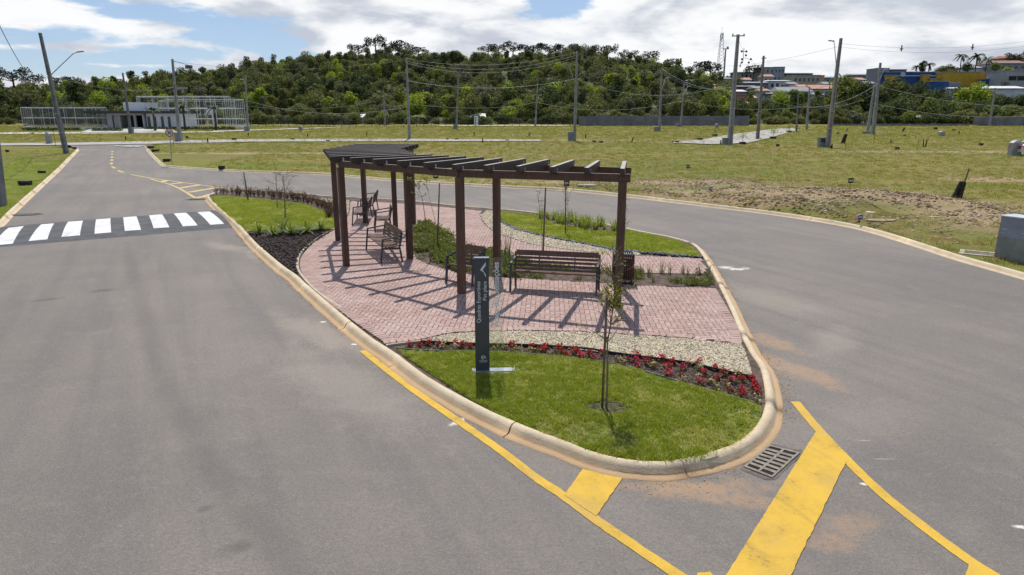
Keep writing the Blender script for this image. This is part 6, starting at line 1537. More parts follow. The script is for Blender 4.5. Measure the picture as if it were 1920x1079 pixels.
for u, v, lb in ((1736, 228, 'white globe lamp behind the very low wall'),):
    p = G(u, 238); o = empty('globe_lamp', (p.x, p.y + 3, land(p.x, p.y))); tag(o, lb, 'lamp'); h = AT(u, 221, p.y + 3).z - land(p.x, p.y); mb = MB(); mb.tube([(0, 0, 0), (0, 0, h)], .05, 6); mb.bar((-.25, 0, h), (.25, 0, h), .05, .05); mb.build('post', FENCE, o)
    for s in (-.25, .25): mb = MB(); mb.tube([(s, 0, h), (s, 0, h + .12), (s, 0, h + .3), (s, 0, h + .36)], [.08, .2, .18, .06], 8); mb.build('globe', LAMP_W, o)

# ================================================================== town
def tone(name, c, k=.85): return bpy.data.materials.get(name) or plain(name, c, tuple(q * k for q in c), .5, .85)
WIN = bpy.data.materials.get('dark_glass')
def house(label, u0, u1, vt, Yv, wall, depth=9.0, roof=None, rv=0.0, wins=(0, 0), vb=None, cat='building', name='house'):
    """roof: None flat, or a material for a gable; rv = rise of the gable in picture rows"""
    p0, p1 = AT(u0, vt, Yv), AT(u1, vt, Yv); xm = (p0.x + p1.x) / 2; zg = land(xm, Yv) - 2; zt = p0.z; w_ = p1.x - p0.x; h = zt - zg
    if vb is not None: zg = AT(u0, vb, Yv).z if depth < 2 else min(zg + 2, AT(u0, vb, Yv).z); h = zt - zg
    o = empty(name, (xm, Yv + depth / 2, zg)); tag(o, label, cat, 'houses of the town')
    mb = MB(); mb.box((0, 0, h / 2), (w_, depth, h)); mb.build('wall', wall, o)
    if roof is None:
        mb = MB(); mb.box((0, 0, h + .12), (w_ + .3, depth + .3, .24)); mb.build('roof_slab', tone('slab_grey', (.30, .30, .31)), o)
    else:
        r = rv / FPX * Yv; e = .5; mb = MB(); A = w_ / 2 + e; B = depth / 2 + e
        for z in (0, -.2):
            mb.quad((-A, -B, h + z), (A, -B, h + z), (A * .9, 0, h + r + z), (-A * .9, 0, h + r + z)); mb.quad((A, B, h + z), (-A, B, h + z), (-A * .9, 0, h + r + z), (A * .9, 0, h + r + z))
            mb.tri((A, -B, h + z), (A, B, h + z), (A * .9, 0, h + r + z)); mb.tri((-A, B, h + z), (-A, -B, h + z), (-A * .9, 0, h + r + z))
        mb.build('roof', roof, o)
    nx, nz = wins
    vis = min(h, nz * 3.0)
    for j in range(nz):
        for i in range(nx):
            x = -w_ / 2 + w_ * (i + .5) / nx; z = h - 1.5 - j * 3.0; ww = min(1.5, w_ / nx * .5)
            mb = MB(); mb.box((x, -depth / 2 - .02, z), (ww + .24, .06, 1.5)); f = mb.build('window', tone('frame_pale', (.5, .5, .5)), o)
            mb = MB(); mb.box((x, -depth / 2 - .06, z), (ww, .04, 1.26)); mb.build('pane', WIN, f)
    return o
TILE = tone('tile_roof', (.36, .17, .11)); GREYR = tone('grey_roof', (.26, .265, .28)); WHITER = tone('white_roof', (.62, .63, .65)); BEIGE = tone('beige_wall', (.40, .34, .22)); GREYB = tone('grey_block', (.30, .295, .30)); BLUEG = tone('bluegrey_block', (.27, .31, .38)); WHT = tone('white_house', (.62, .62, .64)); BRK = tone('red_brick', (.38, .19, .13)); SAL = tone('salmon_tile', (.44, .25, .18))
SBLUE = tone('store_blue', (.025, .085, .235)); SYEL = tone('store_yellow', (.50, .30, .035)); DKG = tone('dark_house', (.14, .14, .15)); CONCF = tone('bare_concrete', (.36, .35, .34)); LBLUE = tone('pale_blue_wall', (.30, .42, .52))
house('grey three-storey block with white window bays on the skyline', 1428, 1452, 127, 300, GREYB, 10, None, 0, (3, 3)); house('blue-grey block joined to the right of the grey block', 1452.5, 1472, 126.5, 300, BLUEG, 10, None, 0, (3, 3))
house('low grey building left of the dark round tree', 1380, 1412, 136, 312, GREYB, 8, GREYR, 2, (4, 1)); house('dark low building right of the blue-grey block', 1473, 1524, 138, 305, DKG, 8, GREYR, 2, (4, 1))
house('beige apartment block with rows of windows', 1488, 1538, 142, 262, BEIGE, 12, None, 0, (6, 3)); house('ochre end wall of the beige block', 1538.5, 1546, 142.5, 262, tone('ochre_wall', (.48, .31, .13)), 10, None)
house('white house with flat roof below the grey block', 1444, 1482, 152, 255, WHT, 8, WHITER, 2, (4, 2)); house('dark roofed house left of the white flat house', 1384, 1440, 156, 250, DKG, 8, GREYR, 3, (5, 1)); house('second dark roofed house below the first', 1378, 1420, 163, 240, DKG, 7, tone('rust_roof', (.2, .15, .13)), 3, (4, 1))
house('pale blue building behind the leaning meter pole', 1548, 1590, 146, 285, LBLUE, 8, GREYR, 3, (4, 2)); house('grey house right of the pale blue building', 1596, 1640, 141, 290, GREYB, 8, GREYR, 3, (3, 1))
house('grey gabled house among the trees below the beige block', 1462, 1522, 172, 215, GREYB, 9, GREYR, 9, (4, 1)); house('salmon roofed house left of the meter pole', 1524, 1568, 167, 222, WHT, 9, SAL, 8, (4, 1)); house('grey roofed house among trees above the bright green tree', 1440, 1462, 176, 218, GREYB, 8, GREYR, 5, (2, 1))
house('white gabled house above the brick house', 1372, 1398, 172, 205, BRK, 8, WHITER, 4, (2, 1)); house('red brick two-storey house right of the tallest pole', 1376, 1408, 178, 198, BRK, 8, None, 0, (3, 2)); house('orange house with tiled roof behind the tallest pole', 1364, 1420, 196, 186, tone('orange_wall', (.40, .22, .15)), 8, TILE, 6, (4, 1)); house('small white shed right of the orange house', 1408, 1424, 207, 184, WHT, 5, WHITER, 3)
house('white house half hidden at the wood edge above the block wall', 1268, 1300, 152, 260, WHT, 8, GREYR, 3, (3, 1)); house('rusty roofed house below the wood edge', 1285, 1345, 160, 240, DKG, 8, TILE, 3, (4, 1)); house('pale house behind the tallest pole on the slope', 1345, 1372, 148, 285, WHT, 8, GREYR, 3, (3, 1)); house('small house with white roof left of the tallest pole', 1352, 1382, 170, 222, GREYB, 7, WHITER, 3, (3, 1))
small = [(1392, 1408, 150, 262, 'w', 't'), (1414, 1430, 166, 228, 'g', 'g'), (1426, 1442, 171, 220, 'w', 't'), (1480, 1494, 158, 246, 'w', 'g'), (1498, 1514, 163, 238, 'b', 't'), (1546, 1560, 158, 250, 'w', 'g'), (1566, 1582, 154, 256, 'b', 't'), (1572, 1590, 163, 236, 'w', 'g'), (1606, 1622, 150, 262, 'w', 't'), (1620, 1640, 157, 250, 'g', 'g'),
         (1330, 1344, 166, 226, 'w', 't'), (1310, 1326, 156, 258, 'b', 'g'), (1432, 1450, 144, 285, 'w', 't'), (1528, 1542, 178, 205, 'w', 'g'), (1400, 1418, 184, 200, 'g', 't'), (1486, 1500, 183, 200, 'b', 'g')]
cnt = {}
for u0, u1, vt, Yv, wl, rf in small:
    wm, wn = {'w': (WHT, 'white'), 'g': (GREYB, 'grey'), 'b': (BEIGE, 'beige')}[wl]; rm, rn = {'t': (SAL, 'red tiled'), 'g': (GREYR, 'grey')}[rf]
    house('small %s house with %s roof among the town trees' % (wn, rn), u0, u1, vt, Yv, wm, 6.0, rm, 4.5, (2, 1))
st_ = dict(cat='store', name='store_block')
house('long blue store front with pale lettering band', 1656, 1762, 136, 255, SBLUE, 3, None, vb=158, **st_); house('grey shed on the left behind the blue store', 1645, 1668, 129, 268, GREYB, 8, None, vb=140); house('dark shed behind the middle of the blue store', 1672, 1700, 131.5, 268, DKG, 8, None, vb=140)
house('yellow sign block below the blue store front', 1662, 1682, 142, 253.5, SYEL, 1.2, None, vb=149, **st_); house('yellow entrance block at the right end of the blue front', 1730, 1744, 141, 253, SYEL, 1.5, None, vb=153, **st_); house('yellow base wall with dark shop windows', 1744.5, 1770, 148, 252, SYEL, 3, None, vb=156, **st_); house('long yellow wall right of the store entrance', 1770, 1849, 136, 250, SYEL, 10, None, vb=152, **st_)
house('blue annex below the yellow base wall', 1752, 1779, 153.5, 240, SBLUE, 6, None, vb=176, **st_); house('grey annex beside the blue annex', 1779.3, 1800, 156, 240, tone('grey_annex', (.16, .18, .21)), 6, None, vb=178, **st_); house('blue wall below the grey shed at the right', 1849.3, 1880, 149, 246, SBLUE, 6, None, vb=168, **st_); house('grey shed right of the yellow wall', 1849.3, 1892, 137, 250, GREYB, 8, None, vb=152); house('white canopy roof before the concrete frame building', 1863, 1925, 166, 222, WHT, 10, WHITER, 5, vb=180); house('small white roof below the yellow wall', 1785, 1815, 166, 236, WHT, 5, WHITER, 2, vb=176)
mb = MB(); q = AT(1700, 140.5, 254.5); mb.box((0, 0, 0), (AT(1760, 140, 254.5).x - AT(1658, 140, 254.5).x, .08, .28)); tag(mb.build('store_band', WHT, None, False, AT(1709, 142.5, 254.6)), 'pale band across the blue store front', 'sign band')
mb = MB(); nn = 18
for j in range(nn): a_, b_ = 6.283 * j / nn, 6.283 * (j + 1) / nn; mb.tri((0, 0, 0), (math.cos(a_) * .95, 0, math.sin(a_) * .8), (math.cos(b_) * .95, 0, math.sin(b_) * .8))
tag(mb.build('store_roundel', tone('roundel', (.45, .55, .68)), None, False, AT(1693, 140, 254.3)), 'pale round emblem on the blue store front', 'emblem')
house('concrete frame building at the right edge', 1888, 1960, 134, 238, CONCF, 10, None, 0, (0, 0)); 
cf = bpy.data.objects['house.' + '001'] if False else None
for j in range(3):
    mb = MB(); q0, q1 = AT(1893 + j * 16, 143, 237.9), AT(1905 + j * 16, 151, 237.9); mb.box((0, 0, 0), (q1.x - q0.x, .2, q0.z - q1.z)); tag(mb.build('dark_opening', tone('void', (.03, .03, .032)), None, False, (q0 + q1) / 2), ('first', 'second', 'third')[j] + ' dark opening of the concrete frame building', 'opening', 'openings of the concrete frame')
house('white low roof behind the palms', 1806, 1872, 127, 290, WHT, 8, WHITER, 3); house('grey house with brown roof above the palms right', 1862, 1925, 119, 285, GREYB, 9, tone('brown_roof', (.24, .17, .15)), 6, (5, 1)); house('highest house with red roof at the right edge', 1885, 1950, 109, 305, BRK, 9, TILE, 5, (4, 1))
# masts
def mast(u, vt, vb, Yv, label, w_, lattice=True):
    a, b = AT(u, vb, Yv), AT(u, vt, Yv); H = b.z - a.z; o = empty('radio_mast', a); tag(o, label, 'mast'); mb = MB()
    if lattice:
        for sx_, sy_ in ((-1, -1), (1, -1), (0, 1)): mb.tube([(sx_ * w_, sy_ * w_, 0), (sx_ * w_ * .25, sy_ * w_ * .25, H)], .09, 4)
        n_ = 14
        for k in range(n_):
            f, g_ = k / n_, (k + 1) / n_; c0, c1 = w_ * (1 - .75 * f), w_ * (1 - .75 * g_)
            mb.tube([(-c0, -c0, H * f), (c1, -c1, H * g_)], .05, 3); mb.tube([(c0, -c0, H * f), (-c1, -c1, H * g_)], .05, 3); mb.tube([(0, c0, H * f), (c1, -c1, H * g_)], .05, 3)
        mb.build('lattice', LAMP, o)
        for dz, dx in ((.97, .4), (.93, -.5), (.9, .3), (.86, -.2)): mb = MB(); mb.box((dx, -.3, H * dz), (.35, .3, 1.3)); mb.build('antenna', LAMP, o)
        mb = MB(); mb.tube([(0, 0, H), (0, 0, H * 1.12)], .05, 4); mb.build('spike', LAMP, o)
    else:
        mb.tube([(0, 0, 0), (0, 0, H)], [.45, .3], 7); mb.build('shaft', LAMP, o); mb = MB(); mb.bar((-1.4, 0, H), (1.4, 0, H), .3, .35); mb.box((.8, 0, H + .5), (.9, .4, .9)); mb.build('platform', LAMP, o)
mast(1347, 62, 152, 330, 'tall lattice radio mast on the skyline', 2.2); mast(1356.5, 92, 152, 325, 'single-pole mast beside the lattice radio mast', .4, False)
# ================================================================== trees
TRUNKM = plain('tree_bark', (0.085, 0.070, 0.055), (0.05, 0.042, 0.034), 1.5, .9)
def fol(name, c, c2, tr_=.25): return leafy(name, c, c2, tr_, .5, .10, .85)
FOL = {'dark': fol('foliage_dark', (0.060, 0.080, 0.028), (0.092, 0.112, 0.040)), 'olive': fol('foliage_olive', (0.125, 0.135, 0.046), (0.170, 0.172, 0.062)),
       'grey': fol('foliage_grey', (0.130, 0.135, 0.080), (0.165, 0.162, 0.102)), 'bright': fol('foliage_bright', (0.24, 0.31, 0.030), (0.31, 0.37, 0.05), .32), 'mid': fol('foliage_mid', (0.130, 0.158, 0.044), (0.175, 0.195, 0.056), .28),
       'pine': fol('foliage_pine', (0.018, 0.027, 0.014), (0.030, 0.042, 0.020), .1)}
def crown(shape, seed, n=1500, leaf=.52):
    r = random.Random(seed); mb = MB(); cl = []
    nb = {'round': 9, 'tall': 9, 'wide': 11, 'shrub': 7}[shape]
    for k in range(nb):
        a = r.uniform(0, 6.283); q = r.random()
        if shape == 'round': c = Vector((math.cos(a) * 1.7 * q, math.sin(a) * 1.7 * q, r.uniform(1.6, 4.2) * (1.1 - .3 * q))); s = r.uniform(1.3, 2.0)
        elif shape == 'tall': z = r.uniform(1.6, 6.6); c = Vector((math.cos(a) * 1.1 * q, math.sin(a) * 1.1 * q, z)); s = r.uniform(1.0, 1.6) * (1.15 - z / 16)
        elif shape == 'wide': c = Vector((math.cos(a) * 2.6 * q, math.sin(a) * 2.6 * q, r.uniform(1.9, 3.6) * (1.1 - .25 * q))); s = r.uniform(1.2, 1.9)
        else: c = Vector((math.cos(a) * 1.2 * q, math.sin(a) * 1.2 * q, r.uniform(.5, 1.5))); s = r.uniform(.6, 1.0)
        cl.append((c, s))
    tot = sum(s ** 2 for _, s in cl)
    for c, s in cl:
        for _ in range(int(n * s * s / tot)):
            d = Vector((r.gauss(0, 1), r.gauss(0, 1), r.gauss(.25, 1))).normalized(); p = c + Vector((d.x, d.y, d.z * .8)) * s * (r.random() ** .35) * 1.05
            nrm = (d + Vector((r.gauss(0, .7), r.gauss(0, .7), r.gauss(.3, .7)))).normalized(); t = nrm.cross(Vector((r.gauss(0, 1), r.gauss(0, 1), r.gauss(0, 1)))).normalized(); b = nrm.cross(t); l = leaf * r.uniform(.55, 1.2) * (.6 if shape == 'shrub' else 1)
            mb.quad(p - t * l * .5, p + b * l * .32, p + t * l * .5 + nrm * l * .12, p - b * l * .32)
    return mb
def trunk_mb(shape, seed):
    r = random.Random(seed); mb = MB(); h = {'round': 3.9, 'tall': 6.0, 'wide': 3.4, 'shrub': 1.0}[shape]; k = .35 if shape == 'shrub' else 1
    top = Vector((r.uniform(-.4, .4) * k, r.uniform(-.4, .4) * k, h)); mb.tube([(0, 0, -.6), tuple(top * .45 + Vector((.1 * k, 0, 0))), tuple(top)], [.26 * k, .19 * k, .07 * k], 7)
    for j in range(5):
        a = r.uniform(0, 6.28); s = top * r.uniform(.4, .8); e = s + Vector((math.cos(a) * 1.5 * k, math.sin(a) * 1.5 * k, r.uniform(.8, 1.8) * k)); mb.tube([s, (s + e) / 2 + Vector((0, 0, -.1 * k)), e], [.11 * k, .08 * k, .03 * k], 5)
    return mb
VAR = {}   # (shape, tone) -> list of (crown mesh, trunk mesh, joined mesh)
def variants(shape, tone_, n=3):
    key = (shape, tone_)
    if key not in VAR:
        out = []
        for k in range(n):
            sd = hash((shape, k)) % 1000 if False else {'round': 11, 'tall': 37, 'wide': 71, 'shrub': 97}[shape] + k * 5
            c = crown(shape, sd); t = trunk_mb(shape, sd); cm = c.mesh('crown', FOL[tone_]); tm = t.mesh('trunk', TRUNKM)
            j = MB(); j.v = list(c.v); j.f = list(c.f); j.m = list(c.m); i0 = len(j.v); j.v += t.v; j.f += [tuple(q + i0 for q in f) for f in t.f]; j.m += [1] * len(t.f)
            out.append((cm, tm, j.mesh('tree', [FOL[tone_], TRUNKM])))
        VAR[key] = out
    return VAR[key]
def proj(p):
    q = Vector(p) - Vector((0, 0, CAM_H)); d = q.y * cp - q.z * sp; return CX + FPX * q.x / d, CY - FPX * (q.y * sp + q.z * cp) / d
TN = {'dark': 'dark green', 'olive': 'olive green', 'grey': 'grey green', 'bright': 'bright yellow-green', 'mid': 'mid green'}
def where(u):
    for lim, t in ((45, 'at the left edge'), (210, 'above the left court'), (330, 'above the clubhouse'), (480, 'behind the hoop court'), (640, 'left of the hilltop pines'), (810, 'below the hilltop pines'), (960, 'behind the small-crossarm pole'), (1085, 'left of the block wall'), (1230, 'above the block wall start'), (1390, 'above the block wall end'), (1520, 'below the beige block'), (1640, 'behind the meter pole'), (1760, 'below the blue store'), (1860, 'below the yellow wall'), (9999, 'above the right-edge wall')):
        if u < lim: return t
tr = random.Random(5); cand = []
def add(x, y, shape, tone_, s, front=False): cand.append((x, y, shape, tone_, s, front))
# the wood on the hill
y = 153.0
while y < 346:
    x = -400 + tr.uniform(0, 6)
    while x < 400:
        X_, Y_ = x + tr.uniform(-2.4, 2.4), y + tr.uniform(-2.4, 2.4); u, v = proj((X_, Y_, land(X_, Y_) + 5))
        ok = -420 < u < 2350
        if u > 1385 and Y_ > 172: ok = ok and tr.random() < .16
        elif u > 1250 and Y_ > 200: ok = ok and tr.random() < .55
        if ok:
            n_ = noise.noise(Vector((X_ * .03, Y_ * .03, 5))); r_ = tr.random() + n_ * .35
            tn = 'dark' if r_ < .26 else 'olive' if r_ < .60 else 'grey' if r_ < .76 else 'mid' if r_ < .97 else 'bright'
            if u > 1400: tn = tr.choice(('dark', 'dark', 'mid', 'olive'))
            sh = tr.choice(('round', 'round', 'wide', 'tall')); s = (.42 + .72 * tr.random() ** 2.0) * (.9 if u > 1385 else 1)
            add(X_, Y_, sh, tn, s, Y_ < 160)
        x += 3.9 if y < 200 else 4.2
    y += 4.2 if y < 200 else 5.0
# shrubs at the field edge
x = -190
while x < 200:
    Y_ = 145.5 + tr.uniform(-1.6, 2.5); u, v = proj((x, Y_, 3)); 
    if -380 < u < 2300: add(x, Y_, 'shrub', tr.choice(('mid', 'olive', 'olive', 'dark', 'grey')), tr.uniform(.7, 1.5), True)
    x += tr.uniform(1.6, 3.4)
# single trees that stand out: (u, foot row, distance, shape, tone, size)
for u, Yv, sh, tn, s in ((492, 165, 'tall', 'bright', 1.15), (470, 172, 'round', 'bright', 1.0), (660, 158, 'tall', 'bright', .9), (617, 168, 'tall', 'bright', .8), (722, 150, 'round', 'bright', .62), (1000, 152, 'round', 'mid', 1.1), (955, 154, 'wide', 'bright', .8), (970, 160, 'wide', 'bright', .95), (1205, 225, 'wide', 'bright', 1.35), (1345, 165, 'wide', 'bright', 1.25), (1330, 158, 'round', 'mid', 1.2), (1800, 150, 'shrub', 'mid', 1.6),
                         (145, 205, 'round', 'bright', 1.1), (110, 190, 'round', 'bright', .9), (210, 215, 'round', 'bright', 1.1), (245, 180, 'round', 'bright', .95), (310, 205, 'wide', 'bright', .8), (880, 200, 'round', 'mid', 1.1), (745, 235, 'round', 'bright', .7), (640, 290, 'wide', 'bright', .9), (750, 260, 'round', 'bright', .8), (1860, 205, 'round', 'mid', .9), (10, 160, 'tall', 'dark', 1.5), (30, 170, 'wide', 'dark', 1.4), (-10, 155, 'round', 'dark', 1.6), (60, 180, 'round', 'olive', 1.3)):
    p = AT(u, 230, Yv); add(p.x, Yv, sh, tn, s, True)
HT = {'tall': 8.0, 'round': 6.0, 'wide': 5.4, 'shrub': 2.3}
for u, vt, Yv, sh, tn in ((1690, 150, 205, 'wide', 'dark'), (1720, 153, 208, 'round', 'dark'), (1672, 158, 198, 'round', 'olive'), (1705, 168, 180, 'wide', 'dark'), (1740, 160, 200, 'round', 'dark'), (1765, 172, 180, 'round', 'dark'), (1800, 166, 210, 'round', 'dark'), (1830, 155, 205, 'round', 'bright'), (1850, 162, 208, 'wide', 'mid'), (1880, 178, 190, 'wide', 'dark'), (1910, 184, 188, 'wide', 'dark'), (1785, 185, 170, 'wide', 'dark'), (1650, 170, 175, 'round', 'dark'), (1600, 128, 178, 'tall', 'mid'), (1585, 142, 172, 'round', 'mid'), (1625, 150, 178, 'round', 'dark'),
                       (1465, 166, 180, 'round', 'bright'), (1408, 160, 190, 'tall', 'mid'), (1440, 180, 170, 'round', 'dark'), (1500, 182, 175, 'round', 'dark'), (1535, 176, 178, 'wide', 'dark'), (1560, 172, 176, 'round', 'dark'), (1350, 160, 200, 'wide', 'bright'), (1325, 172, 180, 'round', 'mid'), (1745, 194, 150, 'round', 'mid'), (1870, 200, 152, 'wide', 'mid'), (1905, 196, 153, 'wide', 'mid'), (1940, 196, 155, 'wide', 'mid'), (1820, 205, 150, 'wide', 'mid'), (1690, 190, 152, 'round', 'dark'), (1660, 196, 150, 'round', 'dark'), (1715, 186, 156, 'wide', 'dark'), (1780, 192, 156, 'round', 'dark'), (1525, 196, 152, 'round', 'olive'), (1480, 200, 152, 'round', 'mid'), (1580, 196, 154, 'round', 'dark'), (1610, 205, 150, 'round', 'mid'), (1435, 205, 152, 'round', 'mid')):
    p = AT(u, vt - 7 if u > 1640 or u in (1600, 1585) else vt, Yv); add(p.x, Yv, sh, tn, max(.5, (p.z - land(p.x, Yv)) / HT[sh]), True)
def weight(c):
    x, y, sh, tn, s, fr = c; k = s * (0.45 if sh == 'shrub' else 1) / y
    return k * (1.6 if fr else 1) * (1.7 if tn == 'bright' else 1)
cand.sort(key=weight, reverse=True)
lim = 290; pts = {}; made = 0
for i, (x, y_, sh, tn, s, fr) in enumerate(cand):
    z = land(x, y_) - .15; rz = tr.uniform(0, 6.283); vs = variants(sh, tn); cm, tm, jm = vs[tr.randrange(len(vs))]; sv = (s * tr.uniform(.9, 1.15), s * tr.uniform(.9, 1.15), s * tr.uniform(.88, 1.12))
    u, v = proj((x, y_, z))
    if made < lim and -25 < u < 1945:
        made += 1; kind = 'shrub' if sh == 'shrub' else 'tree'
        row = 'at the field edge' if y_ < 160 else 'on the slope'
        lb = '%s %s %s %s' % (TN[tn], {'round': 'rounded tree', 'tall': 'tall narrow tree', 'wide': 'spreading tree', 'shrub': 'bushy shrub'}[sh], row, where(u))
        if y_ < 175 and sh != 'shrub':
            o = empty('broadleaf_tree', (x, y_, z), rz); o.scale = sv; link('crown', cm, o); link('trunk', tm, o)
        else:
            o = link('broadleaf_tree' if sh != 'shrub' else 'edge_shrub', jm if sh != 'shrub' else jm, None, (x, y_, z), (0, 0, rz), sv)
        tag(o, lb, kind, lb.replace('tree', 'trees', 1).replace('shrub', 'shrubs', 1))
    else:
        pts.setdefault((sh, tn), []).append(((x, y_, z), (0, 0, rz), sv))
for k, ((sh, tn), pl) in enumerate(pts.items()):
    src = source_set('wood_' + sh + '_' + tn, [v[2] for v in variants(sh, tn)])
    scatter('forest', src, pl, 'mass of %s %s crowns farther up the wooded hill' % (TN[tn], {'round': 'rounded', 'tall': 'narrow', 'wide': 'spreading', 'shrub': 'shrubby'}[sh]), 'forest')

# araucarias on the crest: bare stem, umbrella of dark clumps
def araucaria(seed):
    r = random.Random(seed); mb = MB(); t = MB(); H = 11
    t.tube([(0, 0, -1), (.1, 0, H * .6), (0, 0, H)], [.38, .28, .12], 7)
    for k in range(15):
        a = k * 2.4 + r.uniform(-.3, .3); L = r.uniform(2.6, 4.4); z0 = H - r.uniform(.2, 2.6); e = Vector((math.cos(a) * L, math.sin(a) * L, z0 + L * .22)); t.tube([(0, 0, z0 - .3), tuple(e * .5 + Vector((0, 0, (z0 - .5) * .5))), tuple(e)], [.12, .09, .05], 5)
        for _ in range(70):
            d = Vector((r.gauss(0, 1), r.gauss(0, 1), r.gauss(.2, .8))).normalized(); p = e + Vector((d.x, d.y, d.z * .75)) * 1.15 * r.random() ** .4; l = r.uniform(.3, .6); s = d.cross(Vector((r.gauss(0, 1), r.gauss(0, 1), r.gauss(0, 1)))).normalized()
            mb.quad(p, p + d * l * .5 + s * l * .35, p + d * l, p + d * l * .5 - s * l * .35)
    return mb.mesh('crown', FOL['pine']), t.mesh('trunk', TRUNKM)
AR = [araucaria(s) for s in (3, 8, 13)]
for u, vt, Yv, s, lb in ((672, 84, 325, 1.05, 'low dark umbrella pine at the left end of the hilltop group'), (703, 69, 322, 1.15, 'tallest open umbrella pine of the hilltop group'), (730, 82, 330, 1.0, 'dense umbrella pine just right of the tallest hilltop pine'), (752, 79, 326, 1.2, 'broad dense umbrella pine in the right half of the hilltop group'), (785, 88, 330, 1.0, 'last low umbrella pine at the right end of the hilltop group'),
                         (915, 84, 335, .9, 'narrow dark pine left of the second crest'), (935, 86, 332, .9, 'dark pine at the left of the second crest'), (962, 80, 328, 1.1, 'open umbrella pine at the left of the second crest top'), (1000, 82, 330, 1.1, 'dark umbrella pine on the second crest'), (1030, 82, 328, 1.1, 'dark umbrella pine on top of the second crest'), (1060, 84, 330, 1.1, 'umbrella pine right of the second crest top'), (1105, 86, 330, 1.1, 'umbrella pine on the right shoulder of the crest'), (1140, 86, 325, 1.0, 'second umbrella pine on the right shoulder'), (1180, 96, 322, 1.0, 'third umbrella pine on the right shoulder'), (1215, 98, 320, 1.1, 'flat umbrella pine above the wall-end pole cables'), (1262, 110, 318, 1.05, 'umbrella pine where the crest drops right'), (1312, 117, 310, 1.15, 'dark round pine left of the radio mast'), (1333, 117, 312, 1.1, 'dark round pine nearest the radio mast'), (1414, 122, 305, .9, 'dark round tree beside the grey three-storey block'),
                         (60, 142, 300, 1.0, 'umbrella pine above the left court'), (118, 144, 290, 1.05, 'broad dark pine behind the leaning lamp pole'), (135, 146, 300, 1.0, 'second dark pine right of the leaning lamp pole'), (192, 151, 310, .9, 'flat dark pine above the clubhouse left'), (220, 152, 310, .9, 'flat dark pine above the clubhouse right'), (20, 128, 240, 1.2, 'tall open pine at the left edge'), (1913, 96, 300, 1.0, 'dark umbrella pine behind the highest house')):
    tp = AT(u, vt, Yv); g = land(tp.x, Yv); cm, tm = AR[tr.randrange(3)]; H = 11.9 * s; z = max(tp.z - H, g - 14)
    o = empty('umbrella_pine', (tp.x, Yv, min(z, g) if z < g else g), tr.uniform(0, 6.28)); hs = (tp.z - o.location.z) / 11.9; o.scale = (s, s, max(.6, min(hs, 1.7))); tag(o, lb, 'pine tree', 'umbrella pines of the skyline'); link('crown', cm, o); link('trunk', tm, o)
# palms
def palm_mesh(H, nf, fl, seed):
    r = random.Random(seed); mb = MB(); t = MB(); t.tube([(0, 0, -1), (.1, 0, H * .5), (0, 0, H)], [.22, .17, .15], 7)
    for k in range(nf):
        a = k * 2.4; e = r.uniform(-.2, 1.1); prev = None
        for j in range(9):
            f = j / 8; rr_ = fl * f * math.cos(e * .6); z = H + fl * (math.sin(e) * f - .75 * f * f); p = Vector((math.cos(a) * rr_, math.sin(a) * rr_, z))
            if prev:
                sd = Vector((-math.sin(a), math.cos(a), 0)); w_ = fl * .17 * (1 - f * .6)
                for s in (-1, 1):
                    mb.quad(prev, p, p + sd * s * w_ + Vector((0, 0, -w_ * .7)), prev + sd * s * w_ + Vector((0, 0, -w_ * .7)) - (p - prev) * .35)
            prev = p
    return mb, t
PALM_L = leafy('palm_leaf', (0.045, 0.062, 0.028), (0.07, 0.085, 0.04), .2, .35, .2)
for u, vt, Yv, H, fl, lb in ((1804, 101, 268, 9, 3.4, 'left tall palm on the town skyline'), (1833, 101, 266, 8, 4.0, 'large palm in the middle of the palm group'), (1852, 107, 268, 7, 3.4, 'right palm of the skyline group'), (1743, 118, 266, 6, 3.0, 'small palm right of the dark pointed tree above the store'), (1720, 122, 268, 5, 2.6, 'small palm left of the dark pointed tree above the store')):
    tp = AT(u, vt, Yv); mb, t = palm_mesh(H, 18, fl * .82, int(u)); o = empty('palm_tree', (tp.x, Yv, tp.z - H - .6)); tag(o, lb, 'palm tree', 'palms on the town skyline'); mb.build('fronds', PALM_L, o); t.mesh('trunk', TRUNKM); t.build('trunk', TRUNKM, o)
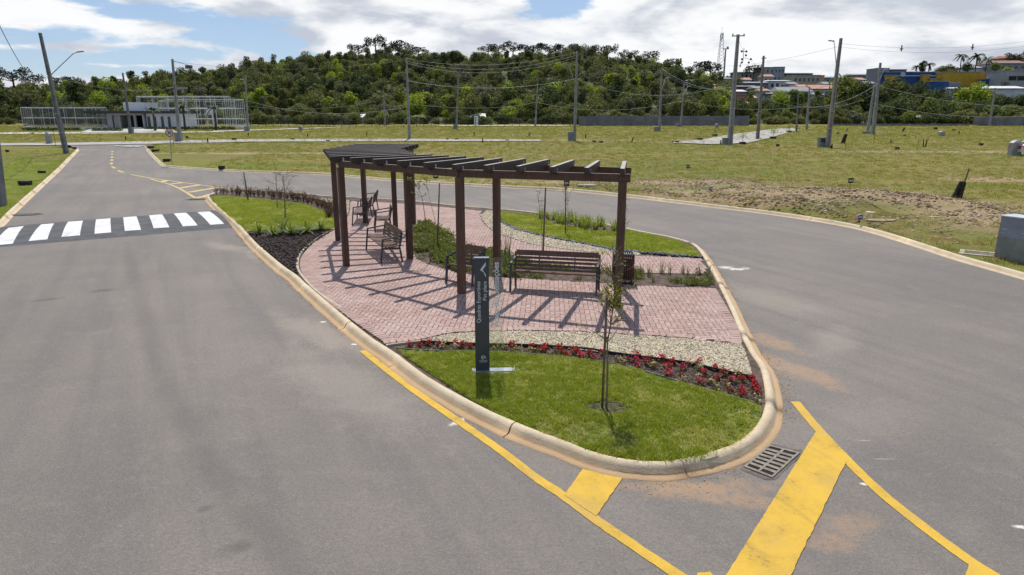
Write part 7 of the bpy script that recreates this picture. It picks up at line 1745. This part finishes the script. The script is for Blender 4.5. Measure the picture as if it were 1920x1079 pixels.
for u, vt, Yv, sh, s, tn, lb in ((1731, 108, 270, 'tall', .9, 'pine', 'dark pointed tree above the blue store'), (1770, 120, 262, 'wide', .9, 'olive', 'olive tree left of the palm group'), (1785, 116, 266, 'round', .8, 'dark', 'dark tree just left of the tall palm'), (1817, 112, 272, 'round', .8, 'dark', 'dark tree between the two tall palms'), (1870, 113, 272, 'round', .7, 'mid', 'rounded green tree right of the palm group'), (1892, 122, 250, 'round', .55, 'bright', 'bright green bush below the grey house at the right'), (1790, 128, 258, 'wide', .9, 'olive', 'spreading olive tree over the yellow wall'), (1760, 128, 262, 'wide', .8, 'dark', 'dark spreading tree behind the store entrance')):
    tp = AT(u, vt, Yv); hh = {'tall': 8.0, 'round': 6.0, 'wide': 5.4}[sh] * s; cm, tm, jm = variants(sh, tn)[0]; o = empty('broadleaf_tree', (tp.x, Yv, tp.z - hh)); o.scale = (s, s, s); tag(o, lb, 'tree'); link('crown', cm, o); link('trunk', tm, o)
# small palms by the courts
for u, vb, vt, lb in ((291, 248, 200, 'small palm before the clubhouse white wall'), (347, 246, 195, 'small palm left inside the hedge of the hoop court'), (405, 246, 197, 'small palm in front of the right hoop')):
    p = G(u, vb); z = land(p.x, p.y); H = AT(u, vt, p.y).z - z - .4; mb, t = palm_mesh(H, 14, 1.5, int(u)); o = empty('palm_tree', (p.x, p.y, z)); tag(o, lb, 'palm tree', 'small palms by the courts'); mb.build('fronds', PALM_L, o); t.build('trunk', TRUNKM, o)
p = AT(787, 232, 147); mb, t = palm_mesh(1.6, 16, 2.2, 9); o = empty('palm_tree', (p.x, 147, land(p.x, 147))); tag(o, 'bushy young palm at the foot of the wood right of the tall pole', 'palm tree'); mb.build('fronds', leafy('young_palm', (.15, .17, .06), (.2, .21, .08), .3, .3, .3), o); t.build('trunk', TRUNKM, o)

# ================================================================== tell look-alikes apart by their order
ORD = 'first second third fourth fifth sixth seventh eighth ninth tenth eleventh twelfth thirteenth fourteenth'.split()
byl = {}
bpy.context.view_layer.update()
for o in SC.objects:
    if o.parent is None and 'label' in o.keys() and 'category' in o.keys() and o.get('kind') is None: byl.setdefault(o['label'], []).append(o)
for lb, os_ in byl.items():
    if 1 < len(os_) <= 14:
        os_.sort(key=lambda q: proj(q.location)[0])
        for k, o in enumerate(os_):
            o['label'] = lb + ', ' + ORD[k] + ' from left'
            if len(o['label'].split()) > 16: o['label'] = lb
